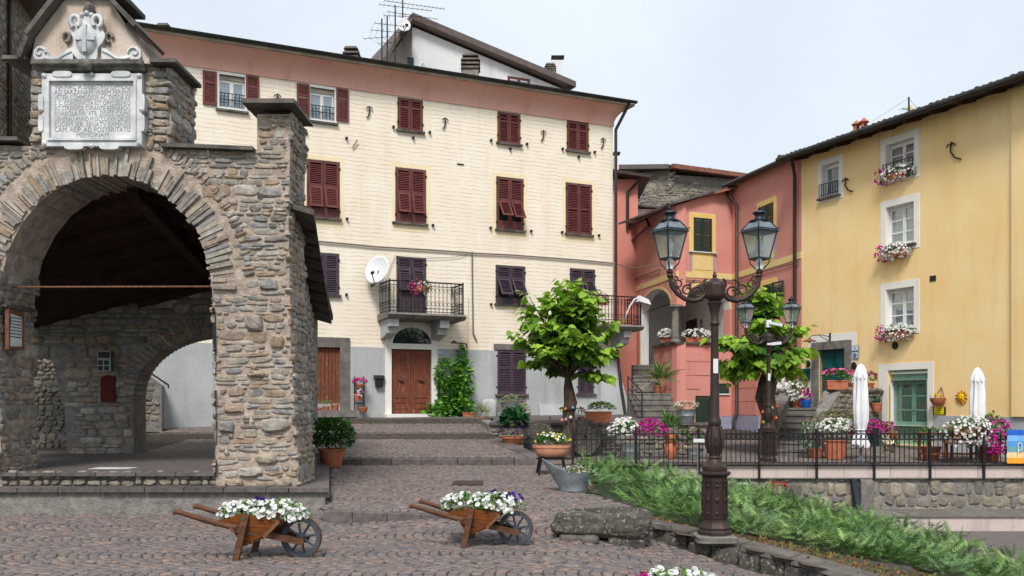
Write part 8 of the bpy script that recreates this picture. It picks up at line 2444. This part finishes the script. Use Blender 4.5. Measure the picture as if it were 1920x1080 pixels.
# swan planter, petunia basket and watering can
sp_ = FST.P(-.75, 4.15, 2.06)
sw_ = thing('swan_planter', 'white swan shaped planter with red flowers on the left stair pier', 'planter', sp_)
V, Fq = boulder((.5, .34, .28), 81, 9, 2.4, .02)
mb = MB(); mb.v = [(sp_[0] + x, sp_[1] + y, sp_[2] + .13 + z + .10 * max(0, x) ** 2 * 4) for x, y, z in V]; mb.f = Fq
obj('body', mb, M['white_paint'], sw_, smooth=60)
obj('neck', MB().tube([up(sp_, .18, -.02, -.15), up(sp_, .3, -.06, -.2), up(sp_, .44, .0, -.2), up(sp_, .54, .05, -.2), up(sp_, .58, .02, -.21), up(sp_, .54, -.04, -.22)], [.06, .05, .04, .035, .04, .02], 10), M['white_paint'], sw_, smooth=60)
obj('beak', MB().tube([up(sp_, .55, -.03, -.22), up(sp_, .51, -.09, -.23)], [.02, .006], 6), M['frame_yellow'], sw_)
for sg in (-1, 1): obj('wing', MB().tube([up(sp_, .12, sg * .1 + .05, -.14), up(sp_, .25, sg * .19, -.05), up(sp_, .33, sg * .22, .05)], [.05, .06, .01], 8), M['white_paint'], sw_, smooth=60)
foliage(sw_, up(sp_, .36, -.05), (.36, .25, .16), 200, .09, GREENS); blossoms(sw_, up(sp_, .4, -.05), (.36, .22, .14), 26, .08, RED_F)
p = FST.P(-.28, 3.8, 1.9); pb_ = thing('petunia_basket', 'basket of white and magenta petunias beside the green door steps', 'flower pot', p)
obj('pot', pot_round(MB(), up(p, -.35), .2, .3), M['terracotta'], pb_, smooth=40); foliage(pb_, up(p, .1), (.32, .28, .36), 260, .08, GREENS, zmin=-.8); blossoms(pb_, up(p, .1, -.05, -.05), (.3, .28, .36), 90, .075, WHITE_F, zmin=-.8); blossoms(pb_, up(p, -.05, .22, -.05), (.16, .2, .3), 60, .08, MAGENTA, zmin=-.8, name='magenta_blossoms')
p = at(1512, 767, 28.6); wc = thing('watering_can', 'blue plastic watering can on the stairs to the green door', 'watering can', p)
obj('body', MB().lathe([(.12, 0), (.125, .02), (.12, .2), (.11, .26), (.06, .28)], p, 16), M['blue_plastic'], wc, smooth=50)
obj('handle', MB().tube([up(p, .27, -.02), up(p, .36, .03), up(p, .33, .12), up(p, .15, .14)], .016, 6), M['blue_plastic'], wc, smooth=60)
obj('spout', MB().tube([up(p, .08, -.1), up(p, .2, -.17), up(p, .31, -.22)], [.03, .022, .03], 8), M['blue_plastic'], wc, smooth=60)

# table, bench and plants behind the right fence
def slatted_table(u0, u1, Y, label):
    x0, x1 = X_at(u0, Y), X_at(u1, Y); t = thing('garden_table', label, 'table', ((x0 + x1) / 2, Y + .3, .25))
    for k in range(5): obj('top_slat', MB().box(x0, x1, Y + k * .13, Y + k * .13 + .11, .93, .96), M['garden_wood'], t)
    for x in (x0 + .05, x1 - .05):
        for y in (Y + .04, Y + .56): obj('leg', MB().box(x - .03, x + .03, y - .03, y + .03, .25, .93), M['garden_wood'], t)
        obj('end_rail', MB().box(x - .02, x + .02, Y + .04, Y + .56, .42, .47), M['garden_wood'], t)
    obj('stretcher', MB().box(x0 + .05, x1 - .05, Y + .26, Y + .3, .42, .46), M['garden_wood'], t)
slatted_table(1738, 1845, 23.35, 'slatted wooden garden table behind the right part of the fence')
bn = thing('garden_bench', 'wooden garden bench with slatted back against the yellow wall', 'bench', (X_at(1800, 24.6), 24.5, .25))
x0, x1 = X_at(1775, 24.4), X_at(1838, 24.4)
for k in range(4): obj('back_slat', MB().box(x0, x1, 24.55, 24.58, .72 + k * .1, .79 + k * .1), M['garden_wood'], bn)
for k in range(3): obj('seat_slat', MB().box(x0, x1, 24.15 + k * .13, 24.26 + k * .13, .66, .69), M['garden_wood'], bn)
for x in (x0 + .03, x1 - .03):
    obj('leg', MB().box(x - .03, x + .03, 24.15, 24.21, .25, .66), M['garden_wood'], bn); obj('leg', MB().box(x - .03, x + .03, 24.5, 24.56, .25, 1.12), M['garden_wood'], bn)
G = 'pots behind the right fence'
c = at(1752, 860, 23.9); c = (c[0], 24.1, .26); t = potted('clay_pot', 'clay pot with bright green leaves left of the garden table', c, ('round', .25, .34), G); foliage(t, up(c, .55), (.4, .3, .25), 330, .08, GREENS, zmin=-.4)
c = at(1868, 860, 23.3); c = (c[0], 23.5, .26); t = potted('clay_pot', 'clay pot with a tall leafy plant beside the striped flag', c, ('round', .2, .36), G); foliage(t, up(c, .75), (.3, .25, .42), 330, .09, GREENS + DGREENS, zmin=-.8)
c = at(1826, 812, 23.0); t = thing('flower_box', 'overflowing box of white and magenta petunias on the fence by the right parasol', 'flower box', c)
obj('box', pot_box(MB(), (c[0] - .05, 23.12, c[2] - .08), 1.0, .22, .18), M['terracotta'], t)
foliage(t, (c[0] - .1, 22.95, c[2]), (.65, .3, .36), 620, .075); blossoms(t, (c[0] - .18, 22.9, c[2] + .04), (.58, .3, .36), 240, .075, WHITE_F, zmin=-.9)
blossoms(t, (c[0] + .48, 22.9, c[2] - .08), (.34, .28, .44), 170, .08, MAGENTA, zmin=-.95, name='magenta_blossoms'); foliage(t, (c[0] + .5, 22.95, c[2] - .05), (.36, .26, .42), 260, .075)

# striped cloth hung on the fence
fl_ = thing('striped_flag', 'rainbow striped cloth hung over the fence at the right edge', 'flag', at(1910, 868, 22.7))
x0, x1 = X_at(1889, 22.6), X_at(1945, 22.6); zt_, zb2 = Z_at(806, 22.6), Z_at(869, 22.6)
cols = [(40, 100, 196), (122, 178, 232), (84, 150, 206), (108, 160, 172), (232, 202, 150), (240, 162, 52)]
for k, cc_ in enumerate(cols):
    mn = 'flag_%d' % k; M[mn] = pm(mn, C(*cc_), amt=.08, bump=.2, bscale=150, rough=.9)
    za, zb3 = zt_ + (zb2 - zt_) * k / 6, zt_ + (zb2 - zt_) * (k + 1) / 6
    V = []; n = 12
    for z in (za, zb3):
        for i in range(n + 1): V.append((x0 + (x1 - x0) * i / n, 22.6 + .02 * math.sin(i * 1.3 + z * 3) + .015 * math.sin(i * .7), z))
    o = obj('stripe', MB().add(V, [(i, i + 1, n + 2 + i, n + 1 + i) for i in range(n)]), M[mn], fl_)
    sm = o.modifiers.new('thick', 'SOLIDIFY'); sm.thickness = .003
FFl = PL((0, 22.56), (1, 0))
put_text('pace', FFl, X_at(1908, 22.56), 0, Z_at(846, 22.56), .42, M['white_paint'], fl_, align='LEFT') if False else None
obj('letter', MB().tube([(X_at(1909, 22.56), 22.56, Z_at(853, 22.56)), (X_at(1909, 22.56), 22.56, Z_at(832, 22.56)), (X_at(1912, 22.56), 22.56, Z_at(830, 22.56)), (X_at(1916, 22.56), 22.56, Z_at(831, 22.56)), (X_at(1916, 22.56), 22.56, Z_at(843, 22.56)), (X_at(1913, 22.56), 22.56, Z_at(845, 22.56)), (X_at(1909, 22.56), 22.56, Z_at(844, 22.56))], .009, 5), M['white_paint'], fl_)

# ------------------------------------------------------------------ things on the yellow wall
hb_ = thing('hanging_basket', 'half-round clay wall pot with yellow flowers on the yellow wall', 'flower pot', FY.P(FY.sx(1766), -.12, FY.z(1766, 762)))
x, z = FY.px(1766, 761)
obj('bowl', MB(FY).lathe([(.03, 0), (.12, .03), (.19, .12), (.21, .2), (.22, .22), (.2, .22)], (x, -.16, z), 18), M['terracotta'], hb_, smooth=50)
obj('hanger', MB(FY).tube([(x - .17, -.1, z + .22), (x, -.02, z + .52), (x + .17, -.1, z + .22)], .012, 5), M['gutter'], hb_)
p = FY.P(x - .05, -.18, z + .26); foliage(hb_, p, (.16, .1, .05), 40, .05); blossoms(hb_, p, (.14, .1, .07), 14, .055, YELLOW_F)
sn = thing('sun_ornament', 'yellow and red ceramic sun face on the yellow wall', 'ornament', FY.P(FY.sx(1804), -.02, FY.z(1804, 745)))
x, z = FY.px(1804, 745)
M['sun_yellow'] = pm('sun_yellow', C(236, 190, 30), amt=.12, bump=.1, rough=.35); M['sun_red'] = pm('sun_red', C(150, 44, 34), amt=.2, bump=.1, rough=.4)
for k in range(20):
    a = 2 * math.pi * k / 20
    obj('ray', MB(FY).tube([(x + .11 * math.cos(a), -.03, z + .11 * math.sin(a)), (x + .2 * math.cos(a), -.03, z + .2 * math.sin(a))], [.022, .008], 5), M['sun_red' if k % 2 else 'sun_yellow'], sn)
obj('face', dome(MB(FY), x, z, .125, .125, -.02, .05), M['sun_yellow'], sn, smooth=180)
for dx in (-.045, .045): obj('eye', MB(FY).lathe([(.0, -.012), (.015, 0), (.0, .012)], (x + dx, -.066, z + .03), 6), M['sun_red'], sn)
obj('nose', MB(FY).bar((x, -.072, z + .02), (x, -.08, z - .02), .02), M['sun_yellow'], sn)
obj('mouth', MB(FY).tube([(x - .05, -.062, z - .04), (x, -.068, z - .06), (x + .05, -.062, z - .04)], .008, 5), M['sun_red'], sn)
ys = thing('yellow_sign', 'small bright yellow notice on the wall beside the french door', 'sign', FY.P(FY.sx(1762), -.02, FY.z(1762, 777)))
r = FY.rect(1753, 764, 1772, 776)
M['sign_yellow'] = pm('sign_yellow', C(244, 220, 20), amt=.05, bump=0, rough=.4)
obj('board', MB(FY).box(r[0], r[1], -.04, -.02, r[2], r[3]), M['sign_yellow'], ys)
for k in range(3): obj('text_line', MB(FY).box(r[0] + .1, r[1] - .1, -.044, -.0405, r[2] + .04 + k * .05, r[2] + .052 + k * .05), M['print'], ys)
for sx_ in (r[0] - .03, r[1] + .01): obj('bracket', MB(FY).box(sx_, sx_ + .02, -.05, 0, r[2] - .02, r[3] + .02), M['iron'], ys)
def plate(F, u, v, w, h, txt, label, y=-.02, name='house_number', parent=None):
    x, z = F.px(u, v); t = thing(name, label, 'sign', F.P(x, y, z))
    obj('plate', MB(F).box(x - w / 2, x + w / 2, y - .015, y, z - h / 2, z + h / 2), M['crest_blue'], t)
    obj('face', MB(F).box(x - w / 2 + .015, x + w / 2 - .015, y - .018, y - .0155, z - h / 2 + .015, z + h / 2 - .015), M['white_plastic'], t)
    if txt: put_text(txt, F, x, y - .021, z, h * .8, M['flag_0'], t)
    return t
plate(FY, 1605, 653, .3, .17, '10.', 'white enamel house number ten right of the green door', y=-.03)
pl2 = plate(FY, 1605.5, 666, .24, .22, '', 'white tile with a blue emblem below the house number ten', y=-.03, name='emblem_tile')
x, z = FY.px(1605.5, 666); obj('emblem', MB(FY).tube([(x + .06 * math.cos(t_), -.055, z + .06 * math.sin(t_)) for t_ in np.linspace(0, 6.283, 13)], .014, 5).tube([(x - .03, -.055, z + .03), (x + .03, -.055, z - .03)], .014, 5), M['crest_blue'], pl2)
plate(FC, 825, 661, .2, .14, '16', 'white enamel house number sixteen right of the main door', y=-.03)
gm_ = thing('green_mailbox', 'dark green letter box left of the green door', 'mailbox', FY.P(FY.sx(1512), -.1, FY.z(1512, 712)))
r = FY.rect(1505, 691, 1520, 712)
obj('body', MB(FY).box(r[0], r[1], -.14, -.0, r[2], r[3] - .08), M['door_green'], gm_); obj('lid', MB(FY).sweep([(-.16, r[3] - .08), (-.14, r[3] - .02), (-.07, r[3]), (0, r[3]), (0, r[3] - .08)], r[0] - .02, r[1] + .02), M['door_green'], gm_)
for (u, v, lb) in ((1517, 682, 'small black bell box above the green letter box'), (1603, 686, 'small dark bronze plaque right of the green door')):
    x, z = FY.px(u, v); o = obj('bell_box', MB(FY).prism([(x + .09 * math.cos(t_), z + .12 * math.sin(t_)) for t_ in np.linspace(0, 6.283, 9)[:-1]], -.07, -.012), M['black_plastic']); tag(o, lb, 'bell')
wlp = thing('wall_lamp', 'dark wrought-iron wall lamp over the green door', 'wall lamp', FY.P(FY.sx(1556), -.05, FY.z(1556, 645)))
x, z = FY.px(1557, 636)
obj('back_plate', MB(FY).box(x - .03, x + .03, -.03, 0, z - .18, z + .2), M['iron'], wlp)
obj('arm', MB(FY).tube([(x, -.03, z + .08), (x - .1, -.3, z + .14), (x - .2, -.62, z + .1), (x - .22, -.66, z + .02)], .014, 6).tube([(x, -.03, z - .08), (x - .06, -.2, z + .02), (x - .12, -.36, z + .12)], .012, 6), M['iron'], wlp)
obj('shade', MB(FY).lathe([(.03, .1), (.06, .06), (.22, 0), (.23, -.015), (.2, -.01), (.02, .04)], (x - .22, -.66, z - .06), 18), M['rust'], wlp, smooth=50)
obj('bulb', MB(FY).lathe([(.01, -.1), (.04, -.07), (.03, -.02)], (x - .22, -.66, z - .04), 8), M['white_plastic'], wlp, smooth=60)
cl_ = thing('wall_lamp', 'old iron lamp bracket above the climber right of the main door', 'wall lamp', fcat(850, 645, .05))
obj('arm', MB(FC).tube([(FC.sx(874), -.05, FC.z(874, 651)), (FC.sx(868), -.3, FC.z(868, 646)), (FC.sx(840), -.7, FC.z(838, 645))], .025, 6), M['gutter'], cl_)
obj('shade', MB(FC).lathe([(.02, .08), (.12, .0), (.1, -.02)], (FC.sx(836), -.7, FC.z(835, 645)), 12), M['gutter'], cl_, smooth=50)
# small signs and fittings
sg_ = thing('small_sign', 'little white sign on a thin post at the fence', 'sign', at(1308, 880, 22.65))
p = at(1311, 826, 22.62); obj('post', MB().tube([(X_at(1308, 22.62), 22.62, -.2), (X_at(1308, 22.62), 22.62, p[2])], .015, 6), M['zinc'], sg_); obj('board', MB().box(p[0] - .14, p[0] + .14, 22.60, 22.61, p[2] - .04, p[2] + .04), M['white_plastic'], sg_)
p = at(1393, 914, 22.3); fg_ = thing('garden_floodlight', 'small white floodlight behind the junipers at the wall', 'floodlight', p)
obj('housing', MB().box(p[0] - .12, p[0] + .12, 22.3, 22.4, p[2] - .1, p[2] + .1), M['white_plastic'], fg_); obj('glass', MB().box(p[0] - .1, p[0] + .1, 22.29, 22.3, p[2] - .07, p[2] + .07), M['lantern_iron'], fg_)
p = at(1455, 916, 22.4); rg = thing('red_geranium', 'small clump of red flowers at the foot of the retaining wall', 'flowers', p); foliage(rg, p, (.25, .15, .12), 100, .06); blossoms(rg, up(p, .06), (.25, .15, .1), 20, .06, RED_F)
p = at(57, 645, 23.3); t = potted('clay_pot', 'pot of magenta flowers on the rubble wall seen through the loggia', p, ('round', .14, .16)); foliage(t, up(p, .2), (.2, .15, .12), 80, .06); blossoms(t, up(p, .24), (.18, .14, .12), 18, .07, MAGENTA)
# overhead service cable from the cream corner to the pink house
o = obj('overhead_cable', MB().tube([FC.P(cR, -.1, FC.z(1148, 494)), at(1180, 503, 33.5), F1.P(F1.sx(1240), -.1, F1.px(1240, 498)[1])], .018, 5), M['cable_grey']); tag(o, 'thin cable strung from the cream corner to the pink house', 'cable')
